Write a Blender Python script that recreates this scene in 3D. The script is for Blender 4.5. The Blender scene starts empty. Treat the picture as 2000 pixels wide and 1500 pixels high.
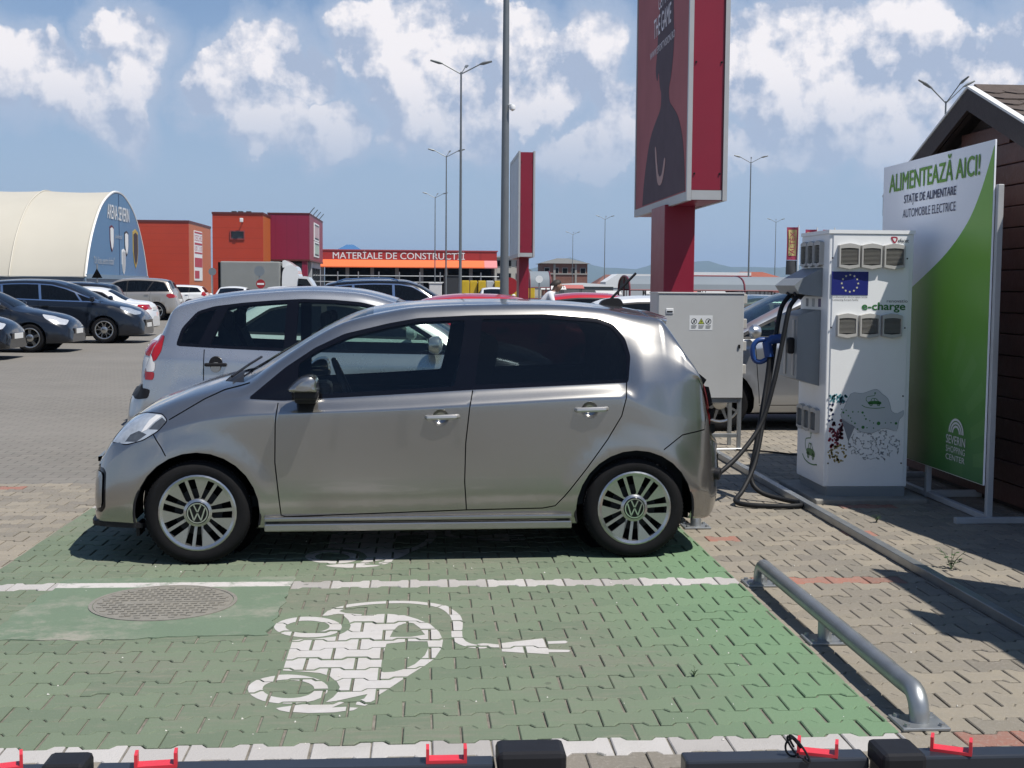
import bpy, bmesh, math, random
import numpy as np
from mathutils import Vector, Matrix
from mathutils.geometry import delaunay_2d_cdt, tessellate_polygon
random.seed(7)
R = math.radians
SC = bpy.context.scene
COL = SC.collection

# ------------------------------------------------------------------ camera
cam_d = bpy.data.cameras.new('camera')
cam = bpy.data.objects.new('camera', cam_d); COL.objects.link(cam)
cam_d.sensor_width = 36.0
cam_d.lens = 36.0 * 2490 / 2000
cam_d.clip_start = 0.05
cam_d.clip_end = 30000
cam.matrix_world = Matrix.Translation((0, 0, 1.525)) @ (Matrix.Rotation(-0.0702, 4, 'Z')
    @ Matrix.Rotation(math.pi / 2 - 0.0761, 4, 'X') @ Matrix.Rotation(0.0075, 4, 'Z'))
SC.camera = cam

# ------------------------------------------------------------------ sun, exposure
SHX, SHY = -0.40, 0.33                      # shadow shift per metre of height
sun_d = bpy.data.lights.new('sun', 'SUN')
sun_d.energy = 5.0; sun_d.angle = R(0.53); sun_d.color = (1.0, 0.95, 0.88)
sun = bpy.data.objects.new('sun', sun_d); COL.objects.link(sun)
sun.rotation_euler = Vector((SHX, SHY, -1)).to_track_quat('-Z', 'Y').to_euler()
sun.location = (0, 0, 60)
SUN_EL = math.atan2(1, math.hypot(SHX, SHY))
SUN_AZ = math.atan2(-SHX, -SHY)             # clockwise from +Y
SC.view_settings.view_transform = 'Standard'
SC.view_settings.look = 'None'
SC.view_settings.gamma = 1.0
SC.view_settings.use_curve_mapping = False
SC.view_settings.exposure = 0.40
SC.render.engine = 'CYCLES'
SC.cycles.max_bounces = 8
SC.cycles.transparent_max_bounces = 24
SC.cycles.use_denoising = True

# ------------------------------------------------------------------ sky: daylight with fair-weather cumulus
world = bpy.data.worlds.new('World'); SC.world = world; world.use_nodes = True
CLOUDS = [
    (-0.2836, 0.1641, 0.0256, 0.0164), (-0.2664, 0.1455, 0.0326, 0.0187), (-0.2455, 0.1267, 0.021, 0.0164), (-0.2781, 0.1751, 0.0116, 0.0139), (-0.2159, 0.1737, 0.028, 0.0233),
    (-0.2126, 0.1484, 0.021, 0.021), (-0.2223, 0.1056, 0.021, 0.0139), (-0.119, 0.1766, 0.0233, 0.0233), (-0.1077, 0.1566, 0.0396, 0.0256), (-0.1438, 0.1552, 0.021, 0.0187),
    (-0.1497, 0.1345, 0.0256, 0.0164), (-0.1156, 0.1186, 0.0303, 0.021), (-0.0673, 0.118, 0.028, 0.0233), (-0.0418, 0.1848, 0.028, 0.0303), (-0.0067, 0.2079, 0.0349, 0.0233),
    (0.013, 0.1861, 0.0513, 0.028), (-0.0145, 0.1743, 0.0466, 0.0326), (0.0446, 0.1828, 0.0326, 0.0303), (0.0053, 0.1463, 0.0513, 0.021), (0.0527, 0.1412, 0.028, 0.028),
    (0.0919, 0.185, 0.028, 0.0256), (0.1313, 0.1869, 0.0303, 0.028), (0.1438, 0.1338, 0.028, 0.021), (0.0962, 0.1529, 0.0326, 0.028), (0.1158, 0.1681, 0.0372, 0.028),
    (0.252, 0.1702, 0.028, 0.0233), (0.2786, 0.1696, 0.0372, 0.028), (0.3162, 0.1647, 0.0419, 0.0326), (0.345, 0.189, 0.0559, 0.0326), (0.2854, 0.1987, 0.0652, 0.021),
    (0.3887, 0.1727, 0.0419, 0.0303), (0.4208, 0.1604, 0.0419, 0.0303), (0.4415, 0.1593, 0.0326, 0.028), (0.339, 0.1419, 0.0559, 0.028), (0.2871, 0.1321, 0.0606, 0.028),
    (0.2566, 0.1365, 0.0326, 0.028), (0.3471, 0.1157, 0.0419, 0.0187), (0.4111, 0.1357, 0.0559, 0.028), (0.4719, 0.1611, 0.0559, 0.0419), (-0.3283, 0.1487, 0.0372, 0.028),
    (-0.0732, 0.1006, 0.028, 0.013), (0.1323, 0.103, 0.0419, 0.0164), (0.2955, 0.098, 0.0698, 0.0177), (0.0212, 0.1177, 0.0513, 0.0187), (-0.2239, 0.1258, 0.0233, 0.021),
    (0.3587, 0.0931, 0.0513, 0.0139), (0.0681, 0.2054, 0.028, 0.021),
]
def build_world():
    nt = world.node_tree; nt.nodes.clear(); L = nt.links.new
    def N(t, **k):
        n = nt.nodes.new(t)
        for a, v in k.items(): setattr(n, a, v)
        return n
    def M(op, a, b=None, c=None, clamp=False):
        n = N('ShaderNodeMath', operation=op, use_clamp=clamp)
        for i, x in enumerate((a, b, c)):
            if x is None: continue
            if isinstance(x, (int, float)): n.inputs[i].default_value = x
            else: L(x, n.inputs[i])
        return n.outputs[0]
    def V(op, a, b=None):
        n = N('ShaderNodeVectorMath', operation=op)
        for i, x in enumerate((a, b)):
            if x is None: continue
            if isinstance(x, tuple): n.inputs[i].default_value = x
            else: L(x, n.inputs[i])
        return n.outputs['Value' if op in ('DOT_PRODUCT', 'LENGTH') else 'Vector']
    def MR(x, a, b, c=0.0, d=1.0, smooth=True):
        n = N('ShaderNodeMapRange', interpolation_type='SMOOTHSTEP' if smooth else 'LINEAR')
        L(x, n.inputs[0]); n.inputs[1].default_value = a; n.inputs[2].default_value = b; n.inputs[3].default_value = c; n.inputs[4].default_value = d
        return n.outputs[0]
    def noi(vec, scale, det, rough=.55):
        n = N('ShaderNodeTexNoise', noise_dimensions='2D'); n.inputs['Scale'].default_value = scale; n.inputs['Detail'].default_value = det
        n.inputs['Roughness'].default_value = rough; L(vec, n.inputs['Vector']); return n
    def mix(f, a, b):
        n = N('ShaderNodeMix', data_type='RGBA')
        for s, x in ((n.inputs[0], f), (n.inputs[6], a), (n.inputs[7], b)):
            if isinstance(x, (int, float)): s.default_value = x
            elif isinstance(x, tuple): s.default_value = (*x, 1)
            else: L(x, s)
        return n.outputs[2]
    sky = N('ShaderNodeTexSky', sky_type='NISHITA', sun_disc=False)
    sky.sun_elevation = SUN_EL; sky.sun_rotation = SUN_AZ
    sky.altitude = 60; sky.air_density = 1.0; sky.dust_density = 0.3; sky.ozone_density = 2.0
    d = N('ShaderNodeTexCoord').outputs['Generated']
    sp = N('ShaderNodeSeparateXYZ'); L(d, sp.inputs[0])
    el = M('ARCSINE', sp.outputs[2]); az = M('ARCTAN2', sp.outputs[0], sp.outputs[1])
    cb = N('ShaderNodeCombineXYZ'); L(az, cb.inputs[0]); L(el, cb.inputs[1])
    p0 = cb.outputs[0]
    # billowing warp, the same over the whole sky
    w1 = V('SUBTRACT', noi(p0, 9, 2, .6).outputs['Color'], (.5, .5, .5))
    w2 = V('SUBTRACT', noi(p0, 34, 4, .62).outputs['Color'], (.5, .5, .5))
    def sc(v, k): return V('MULTIPLY', v, (k, k, 0.0))
    p = V('ADD', p0, V('ADD', sc(w1, .055), sc(w2, .034)))
    # cumulus heads: (azimuth, elevation, half width, half height) in radians
    heads = CLOUDS
    acc = None
    for (a, e, rx, ry) in heads:
        q = V('MULTIPLY', V('SUBTRACT', p, (a, e, 0)), (1/rx, 1/ry, 0))
        f = M('SUBTRACT', 1.0, V('DOT_PRODUCT', q, q))
        acc = f if acc is None else M('MAXIMUM', acc, f)
    # the rest of the sky carries similar heaps
    gen = noi(p0, 5.5, 1, .5).outputs['Fac']
    gen = M('SUBTRACT', M('MULTIPLY', gen, 7.0), 4.6)
    gen = M('ADD', gen, M('MULTIPLY', MR(el, .30, .55), -6.0))
    out = M('SUBTRACT', 1.0, MR(M('ABSOLUTE', M('SUBTRACT', az, .07)), .45, .55))
    up = M('SUBTRACT', 1.0, MR(el, .32, .42))
    gen = M('SUBTRACT', gen, M('MULTIPLY', M('MULTIPLY', out, up), 8.0))
    acc = M('MAXIMUM', acc, gen)
    n1 = noi(p0, 17, 7, .59).outputs['Fac']
    n2 = noi(V('ADD', p0, (.009, .015, 0)), 17, 6, .59).outputs['Fac']
    nn = M('SUBTRACT', n1, .5)
    dens = M('ADD', acc, M('MULTIPLY', nn, 1.9))
    alpha = MR(dens, -.20, .26)
    core = MR(dens, .0, 1.4)
    relief = M('MULTIPLY', M('SUBTRACT', n1, n2), 4.8)
    low = MR(el, .045, .17)                          # air in front of the lower clouds
    lit = M('ADD', M('ADD', .36, relief), M('MULTIPLY', core, .42), clamp=True)
    lit = M('MULTIPLY', lit, M('ADD', .45, M('MULTIPLY', low, .55)))
    ccol = mix(lit, (5.24, 6.18, 8.06), (12.75, 12.15, 12.15))
    alpha = M('MULTIPLY', alpha, M('ADD', .10, M('MULTIPLY', low, .88)))
    # soft grey bodies under and around the heads
    soft = MR(M('ADD', acc, M('MULTIPLY', nn, 3.2)), -2.6, .4)
    soft = M('MULTIPLY', soft, M('MULTIPLY', MR(el, .03, .13), .74))
    hz = M('POWER', M('SUBTRACT', 1.0, MR(el, 0.0, .30, smooth=False)), 1.15)      # pale air towards the horizon
    veil = M('MULTIPLY', MR(noi(p0, 5, 4, .6).outputs['Fac'], .40, .78), .20)
    veil = M('MULTIPLY', veil, MR(el, .0, .1))
    skyc = mix(M('MULTIPLY', hz, .92), V('MULTIPLY', sky.outputs[0], (.86, 1.02, 1.22)), (5.3, 6.6, 8.5))
    skyc = mix(veil, skyc, (4.67, 6.09, 8.16))
    skyc = mix(soft, skyc, (6.02, 6.98, 8.76))
    bg = N('ShaderNodeBackground'); bg.inputs[1].default_value = 0.062
    L(mix(alpha, skyc, ccol), bg.inputs[0])
    o = N('ShaderNodeOutputWorld'); L(bg.outputs[0], o.inputs[0])
build_world()
world.cycles.sampling_method = 'MANUAL'; world.cycles.sample_map_resolution = 256


# ------------------------------------------------------------------ helpers
def tag(o, label=None, cat=None, group=None, kind=None):
    if label: o['label'] = label
    if cat: o['category'] = cat
    if group: o['group'] = group
    if kind: o['kind'] = kind
    return o

def empty(name, loc=(0, 0, 0), rz=0.0, label=None, cat=None, group=None):
    o = bpy.data.objects.new(name, None); COL.objects.link(o)
    o.empty_display_size = 0.1
    o.location = loc; o.rotation_euler = (0, 0, rz)
    return tag(o, label, cat, group)

def link(name, me, parent=None, loc=None, rot=None):
    o = bpy.data.objects.new(name, me); COL.objects.link(o)
    if parent is not None: o.parent = parent
    if loc is not None: o.location = loc
    if rot is not None: o.rotation_euler = rot
    return o

def copy_tree(o, parent=None):
    c = o.copy(); COL.objects.link(c); c.parent = parent
    for ch in list(o.children): copy_tree(ch, c)
    return c

class MB:
    """collects simple solids, then becomes one mesh object"""
    def __init__(s): s.v = []; s.f = []; s.m = []; s.sm = []
    def add(s, vs, fs, m=0, smooth=False):
        o = len(s.v); s.v += [tuple(v) for v in vs]
        for f in fs: s.f.append(tuple(i + o for i in f)); s.m.append(m); s.sm.append(smooth)
        return s
    def box(s, a, b, m=0):
        x0, y0, z0 = a; x1, y1, z1 = b
        return s.add([(x0,y0,z0),(x1,y0,z0),(x1,y1,z0),(x0,y1,z0),(x0,y0,z1),(x1,y0,z1),(x1,y1,z1),(x0,y1,z1)],
                     [(3,2,1,0),(4,5,6,7),(0,1,5,4),(1,2,6,5),(2,3,7,6),(3,0,4,7)], m)
    def bbox(s, a, b, r=0.005, m=0):
        """box with chamfered edges"""
        x0, y0, z0 = a; x1, y1, z1 = b
        r = min(r, (x1-x0)*.45, (y1-y0)*.45, (z1-z0)*.45)
        bm = bmesh.new()
        bmesh.ops.create_cube(bm, size=1)
        for v in bm.verts:
            v.co = Vector(((x0+x1)/2+v.co.x*(x1-x0), (y0+y1)/2+v.co.y*(y1-y0), (z0+z1)/2+v.co.z*(z1-z0)))
        bmesh.ops.bevel(bm, geom=bm.edges[:], offset=r, segments=2, affect='EDGES', profile=.5)
        bm.verts.index_update()
        s.add([v.co[:] for v in bm.verts], [[v.index for v in f.verts] for f in bm.faces], m, False)
        bm.free(); return s
    def quad(s, a, b, c, d, m=0): return s.add([a, b, c, d], [(0,1,2,3)], m)
    def prism(s, pts, axis, a, b, m=0):
        """2-D polygon pushed along an axis from a to b; pts are (x,y) / (x,z) / (y,z)"""
        n = len(pts)
        def P(p, k): return {'z': (p[0], p[1], k), 'y': (p[0], k, p[1]), 'x': (k, p[0], p[1])}[axis]
        vs = [P(p, a) for p in pts] + [P(p, b) for p in pts]
        tri = tessellate_polygon([[Vector((p[0], p[1], 0)) for p in pts]])
        fs = [tuple(t) for t in tri] + [tuple(i + n for i in reversed(t)) for t in tri]
        fs += [(i, (i+1) % n, (i+1) % n + n, i + n) for i in range(n)]
        return s.add(vs, fs, m)
    def tube(s, path, r, seg=8, m=0, cap=True, rs=None):
        path = [Vector(p) for p in path]; n = len(path); vs = []; fs = []
        up = None
        for i, p in enumerate(path):
            t = (path[min(i+1, n-1)] - path[max(i-1, 0)]).normalized()
            if up is None:
                up = t.orthogonal().normalized()
            else:
                up = (up - t * up.dot(t)).normalized()
            w = t.cross(up); rr = rs[i] if rs else r
            for k in range(seg):
                a = 2*math.pi*k/seg
                vs.append(p + up*(math.cos(a)*rr) + w*(math.sin(a)*rr))
        for i in range(n-1):
            for k in range(seg):
                fs.append((i*seg+k, i*seg+(k+1) % seg, (i+1)*seg+(k+1) % seg, (i+1)*seg+k))
        s.add(vs, fs, m, True)
        if cap:
            s.add(vs[:seg], [tuple(reversed(range(seg)))], m); s.add(vs[-seg:], [tuple(range(seg))], m)
        return s
    def lathe(s, prof, c=(0,0,0), axis='z', seg=24, m=0, smooth=True):
        vs = []; fs = []; n = len(prof)
        for k in range(seg):
            a = 2*math.pi*k/seg
            for (r, h) in prof:
                p = {'z': (r*math.cos(a), r*math.sin(a), h), 'y': (r*math.cos(a), h, r*math.sin(a)), 'x': (h, r*math.cos(a), r*math.sin(a))}[axis]
                vs.append((p[0]+c[0], p[1]+c[1], p[2]+c[2]))
        for k in range(seg):
            for i in range(n-1):
                k2 = (k+1) % seg
                fs.append((k*n+i, k2*n+i, k2*n+i+1, k*n+i+1))
        return s.add(vs, fs, m, smooth)
    def build(s, name, mats, parent=None, loc=None, rot=None, fixn=True):
        me = bpy.data.meshes.new(name)
        me.from_pydata(s.v, [], s.f)
        if not isinstance(mats, (list, tuple)): mats = [mats]
        for m in mats: me.materials.append(m)
        me.polygons.foreach_set('material_index', s.m)
        me.polygons.foreach_set('use_smooth', s.sm)
        if fixn:
            bm = bmesh.new(); bm.from_mesh(me)
            bmesh.ops.recalc_face_normals(bm, faces=bm.faces[:]); bm.to_mesh(me); bm.free()
        if any(s.sm): me.set_sharp_from_angle(angle=R(38))
        me.update()
        return link(name, me, parent, loc, rot)

def part(name, mats, parent, fn, **k):
    b = MB(); fn(b); return b.build(name, mats, parent, **k)

def spline(keys, x):
    """monotone-ish cubic through (x, y) keys, vectorised"""
    k = np.array(sorted(keys), float); X = k[:, 0]; Y = k[:, 1]
    x = np.clip(np.asarray(x, float), X[0], X[-1])
    d = np.diff(Y) / np.diff(X); m = np.zeros(len(X)); m[0] = d[0]; m[-1] = d[-1]
    for i in range(1, len(X)-1):
        m[i] = 0 if d[i-1]*d[i] <= 0 else 2*d[i-1]*d[i]/(d[i-1]+d[i])
    i = np.clip(np.searchsorted(X, x, 'right')-1, 0, len(X)-2)
    h = X[i+1]-X[i]; t = (x-X[i])/h
    return ((2*t**3-3*t**2+1)*Y[i] + (t**3-2*t**2+t)*h*m[i] + (-2*t**3+3*t**2)*Y[i+1] + (t**3-t**2)*h*m[i+1])

def crv(pts, n=8, closed=False):
    """Catmull-Rom through points"""
    pts = [np.array(p, float) for p in pts]; out = []; N = len(pts)
    for i in range(N if closed else N-1):
        p0 = pts[(i-1) % N] if closed or i > 0 else pts[0]*2-pts[1]
        p1 = pts[i]; p2 = pts[(i+1) % N]
        p3 = pts[(i+2) % N] if closed or i+2 < N else pts[-1]*2-pts[-2]
        for k in range(n):
            t = k/n
            out.append(tuple(.5*((2*p1)+(-p0+p2)*t+(2*p0-5*p1+4*p2-p3)*t*t+(-p0+3*p1-3*p2+p3)*t**3)))
    if not closed: out.append(tuple(pts[-1]))
    return out

def text_mesh(txt, bold=0.0, align='CENTER', shear=0.0):
    cu = bpy.data.curves.new('lettering', 'FONT'); cu.body = txt; cu.size = 1.0
    cu.offset = bold; cu.fill_mode = 'FRONT'; cu.resolution_u = 3; cu.shear = shear
    o = bpy.data.objects.new('lettering', cu); COL.objects.link(o)
    dg = bpy.context.evaluated_depsgraph_get(); dg.update()
    me = bpy.data.meshes.new_from_object(o.evaluated_get(dg))
    bpy.data.objects.remove(o); bpy.data.curves.remove(cu)
    return me

def lettering(txt, mat, parent, org, ux, uz, w, h, bold=0.0, name='lettering', label=None, shear=0.0, anchor=(0, 0)):
    """flat letters fitted to a w x h box whose lower-left corner is org; ux, uz are unit vectors in the parent's space"""
    me = text_mesh(txt, 0.0, shear=shear)
    n = len(me.vertices); co = np.zeros(n*3); me.vertices.foreach_get('co', co); co = co.reshape(-1, 3)
    lo = co.min(0); hi = co.max(0); sz = hi-lo
    a = (co[:, 0]-lo[0])/sz[0]*w; b = (co[:, 1]-lo[1])/sz[1]*h
    P = np.array(org)[None]+a[:, None]*np.array(ux)[None]+b[:, None]*np.array(uz)[None]
    if bold:                                             # heavier strokes: the same letters a hair to either side
        F_ = [tuple(p.vertices) for p in me.polygons]; d_ = bold*h*.5; nr = np.cross(np.array(ux, float), np.array(uz, float)); V_ = []; G_ = []
        for i, (s1, s2) in enumerate(((-1, 0), (1, 0), (0, .6), (0, -.6), (0, 0))):
            V_.append(P+np.array(ux)[None]*(s1*d_)+np.array(uz)[None]*(s2*d_)+nr[None]*(.00025*i)); G_ += [tuple(k+i*n for k in f) for f in F_]
        me = bpy.data.meshes.new('lettering'); me.from_pydata(np.vstack(V_).tolist(), [], G_)
    else: me.vertices.foreach_set('co', P.ravel())
    me.materials.clear(); me.materials.append(mat); me.update()
    o = link(name, me, parent)
    if label: o['label'] = label
    return o

# ------------------------------------------------------------------ materials
def nodes(name):
    m = bpy.data.materials.new(name); m.use_nodes = True
    nt = m.node_tree; b = nt.nodes['Principled BSDF']
    return m, nt, b

def nd(nt, typ, **kw):
    n = nt.nodes.new(typ)
    for k, v in kw.items():
        if k.startswith('i_'): n.inputs[int(k[2:])].default_value = v
        else: setattr(n, k, v)
    return n

def math_(nt, op, a, b=None, c=None, clamp=False):
    n = nt.nodes.new('ShaderNodeMath'); n.operation = op; n.use_clamp = clamp
    for i, x in enumerate((a, b, c)):
        if x is None: continue
        if isinstance(x, (int, float)): n.inputs[i].default_value = x
        else: nt.links.new(x, n.inputs[i])
    return n.outputs[0]

def mixc(nt, fac, a, b, mode='MIX'):
    n = nt.nodes.new('ShaderNodeMix'); n.data_type = 'RGBA'; n.blend_type = mode
    for s, x in ((n.inputs[0], fac), (n.inputs[6], a), (n.inputs[7], b)):
        if isinstance(x, (int, float)): s.default_value = x
        elif isinstance(x, (tuple, list)): s.default_value = (*x[:3], 1)
        else: nt.links.new(x, s)
    return n.outputs[2]

def noise(nt, scale, detail=3, rough=.55, vec=None, dims='3D'):
    n = nt.nodes.new('ShaderNodeTexNoise'); n.noise_dimensions = dims
    n.inputs['Scale'].default_value = scale; n.inputs['Detail'].default_value = detail; n.inputs['Roughness'].default_value = rough
    if vec is not None: nt.links.new(vec, n.inputs['Vector'])
    return n.outputs['Fac']

def ramp(nt, fac, stops):
    n = nt.nodes.new('ShaderNodeValToRGB'); e = n.color_ramp.elements
    while len(e) < len(stops): e.new(.5)
    for i, (p, c) in enumerate(stops):
        e[i].position = p; e[i].color = (*(c if isinstance(c, (tuple, list)) else (c, c, c)), 1)
    nt.links.new(fac, n.inputs[0]); return n.outputs[0]

def setbump(nt, b, h, strength=.3, dist=.01):
    n = nt.nodes.new('ShaderNodeBump'); n.inputs['Strength'].default_value = strength; n.inputs['Distance'].default_value = dist
    nt.links.new(h, n.inputs['Height']); nt.links.new(n.outputs[0], b.inputs['Normal'])

MATS = {}
def pbr(name, col, rough=.5, metal=0.0, var=.12, scale=6, bump=0.0, bscale=60, spec=.5, coat=0.0, rvar=.1, dirt=0.0, dirtcol=(.12, .10, .08)):
    if name in MATS: return MATS[name]
    m, nt, b = nodes(name); col = tuple(x*.88 for x in col)
    g = nt.nodes.new('ShaderNodeTexCoord').outputs['Object']
    f = noise(nt, scale, 4, .6, g)
    c = mixc(nt, f, tuple(x*(1-var) for x in col), tuple(min(1, x*(1+var)) for x in col))
    if dirt:
        d = ramp(nt, noise(nt, scale*.35, 6, .65, g), [(.45, 0), (.75, 1)])
        c = mixc(nt, math_(nt, 'MULTIPLY', d, dirt), c, dirtcol)
    nt.links.new(c, b.inputs['Base Color'])
    b.inputs['Metallic'].default_value = metal
    b.inputs['Specular IOR Level'].default_value = spec
    if rvar:
        r = math_(nt, 'ADD', rough-rvar/2, math_(nt, 'MULTIPLY', noise(nt, scale*2.3, 3, .5, g), rvar), clamp=True)
        nt.links.new(r, b.inputs['Roughness'])
    else: b.inputs['Roughness'].default_value = rough
    if coat: b.inputs['Coat Weight'].default_value = coat; b.inputs['Coat Roughness'].default_value = .04
    if bump: setbump(nt, b, noise(nt, bscale, 4, .6, g), bump, .01)
    MATS[name] = m; return m

def glass(name, tint, transp=.75, rough=.01, dark=(.01, .012, .012)):
    """thin pane: fresnel reflection over a tinted see-through layer"""
    if name in MATS: return MATS[name]
    m = bpy.data.materials.new(name); m.use_nodes = True; nt = m.node_tree; nt.nodes.clear()
    out = nt.nodes.new('ShaderNodeOutputMaterial')
    tr = nt.nodes.new('ShaderNodeBsdfTransparent'); tr.inputs[0].default_value = (*tint, 1)
    df = nt.nodes.new('ShaderNodeBsdfDiffuse'); df.inputs[0].default_value = (*dark, 1)
    mx = nt.nodes.new('ShaderNodeMixShader'); mx.inputs[0].default_value = transp
    nt.links.new(df.outputs[0], mx.inputs[1]); nt.links.new(tr.outputs[0], mx.inputs[2])
    gl = nt.nodes.new('ShaderNodeBsdfGlossy'); gl.inputs['Roughness'].default_value = rough
    fr = nt.nodes.new('ShaderNodeFresnel'); fr.inputs[0].default_value = 1.5
    m2 = nt.nodes.new('ShaderNodeMixShader'); nt.links.new(fr.outputs[0], m2.inputs[0])
    nt.links.new(mx.outputs[0], m2.inputs[1]); nt.links.new(gl.outputs[0], m2.inputs[2])
    nt.links.new(m2.outputs[0], out.inputs[0]); MATS[name] = m; return m

def car_paint(name, col, metal=.75, rough=.32, dust=.12):
    if name in MATS: return MATS[name]
    m, nt, b = nodes(name)
    g = nt.nodes.new('ShaderNodeTexCoord').outputs['Object']
    if metal < .2: b.inputs['Specular IOR Level'].default_value = .15
    c = mixc(nt, noise(nt, 1.3, 2, .5, g), tuple(x*.97 for x in col), tuple(x*1.03 for x in col))
    sx = nt.nodes.new('ShaderNodeSeparateXYZ'); nt.links.new(g, sx.inputs[0])
    low = math_(nt, 'SUBTRACT', 1, math_(nt, 'MULTIPLY', sx.outputs[2], 1.5), clamp=True)
    d = math_(nt, 'MULTIPLY', math_(nt, 'ADD', noise(nt, 7, 5, .65, g), low), dust, clamp=True)
    nt.links.new(mixc(nt, d, c, tuple(.12+.5*x for x in col)), b.inputs['Base Color'])
    nt.links.new(math_(nt, 'MULTIPLY', math_(nt, 'SUBTRACT', 1, d), metal), b.inputs['Metallic'])
    nt.links.new(math_(nt, 'ADD', rough, math_(nt, 'MULTIPLY', d, .5)), b.inputs['Roughness'])
    b.inputs['Coat Weight'].default_value = .9; b.inputs['Coat Roughness'].default_value = .05
    MATS[name] = m; return m

RUBBER = pbr('rubber', (.009, .009, .010), .8, var=.3, scale=30, bump=.2, bscale=200, spec=.15)
BLACKP = pbr('black_plastic', (.013, .013, .015), .5, var=.2, scale=20, spec=.22)
GLOSSB = pbr('gloss_black', (.004, .004, .006), .08, spec=.35, var=.1, rvar=0)
SEAM = pbr('seam_shadow', (.006, .006, .006), .9, rvar=0, spec=.05)
CHROME = pbr('chrome', (.75, .76, .78), .12, 1.0, var=.05)
ALLOY = pbr('alloy', (.46, .46, .445), .22, .9, var=.06, scale=20)
LINER = pbr('cabin_fabric', (.022, .024, .027), .95, spec=.1, var=.25, scale=12)
GALV = pbr('galvanised_steel', (.36, .38, .39), .42, .75, var=.25, scale=9, rvar=.25, dirt=.35, dirtcol=(.22, .21, .19))
WHITEM = pbr('white_coated_metal', (.86, .875, .875), .38, var=.05, scale=3, dirt=.10, dirtcol=(.35, .32, .27))

# ------------------------------------------------------------------ ground and paving
PITCH, ROW, GX0, GY0 = 0.2, 0.139, -0.667, 4.115
BAY_L, BAY_R = -2.25, 1.645
Y_A, Y_B, Y_C = GY0, GY0+17*ROW, GY0+34*ROW         # the three white rows

def mat_ground():
    m, nt, b = nodes('paved_ground')
    g = nt.nodes.new('ShaderNodeNewGeometry').outputs['Position']
    mp = nt.nodes.new('ShaderNodeMapping'); mp.inputs['Scale'].default_value = (5, 7.19, 1); nt.links.new(g, mp.inputs[0])
    br = nt.nodes.new('ShaderNodeTexBrick'); br.inputs['Scale'].default_value = 1.0
    br.inputs['Mortar Size'].default_value = .035; br.inputs['Brick Width'].default_value = 1.0; br.inputs['Row Height'].default_value = 1.0
    br.inputs['Color1'].default_value = (.150, .141, .126, 1); br.inputs['Color2'].default_value = (.172, .161, .143, 1); br.inputs['Mortar'].default_value = (.085, .08, .072, 1)
    nt.links.new(mp.outputs[0], br.inputs[0])
    st = nt.nodes.new('ShaderNodeMapping'); st.inputs['Scale'].default_value = (.12, .5, 1); nt.links.new(g, st.inputs[0])
    n1 = noise(nt, 1.0, 6, .62, st.outputs[0]); n2 = noise(nt, .35, 5, .6, g); n3 = noise(nt, 6, 5, .65, g)
    c = mixc(nt, ramp(nt, n1, [(.35, 0), (.7, .55)]), br.outputs[0], (.19, .178, .16))
    c = mixc(nt, ramp(nt, n2, [(.45, 0), (.72, .5)]), c, (.132, .124, .111))
    c = mixc(nt, ramp(nt, n3, [(.5, 0), (.75, .35)]), c, (.13, .14, .12))
    nt.links.new(c, b.inputs['Base Color']); b.inputs['Roughness'].default_value = .85
    b.inputs['Specular IOR Level'].default_value = .3
    setbump(nt, b, n3, .25, .01)
    return m

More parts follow.
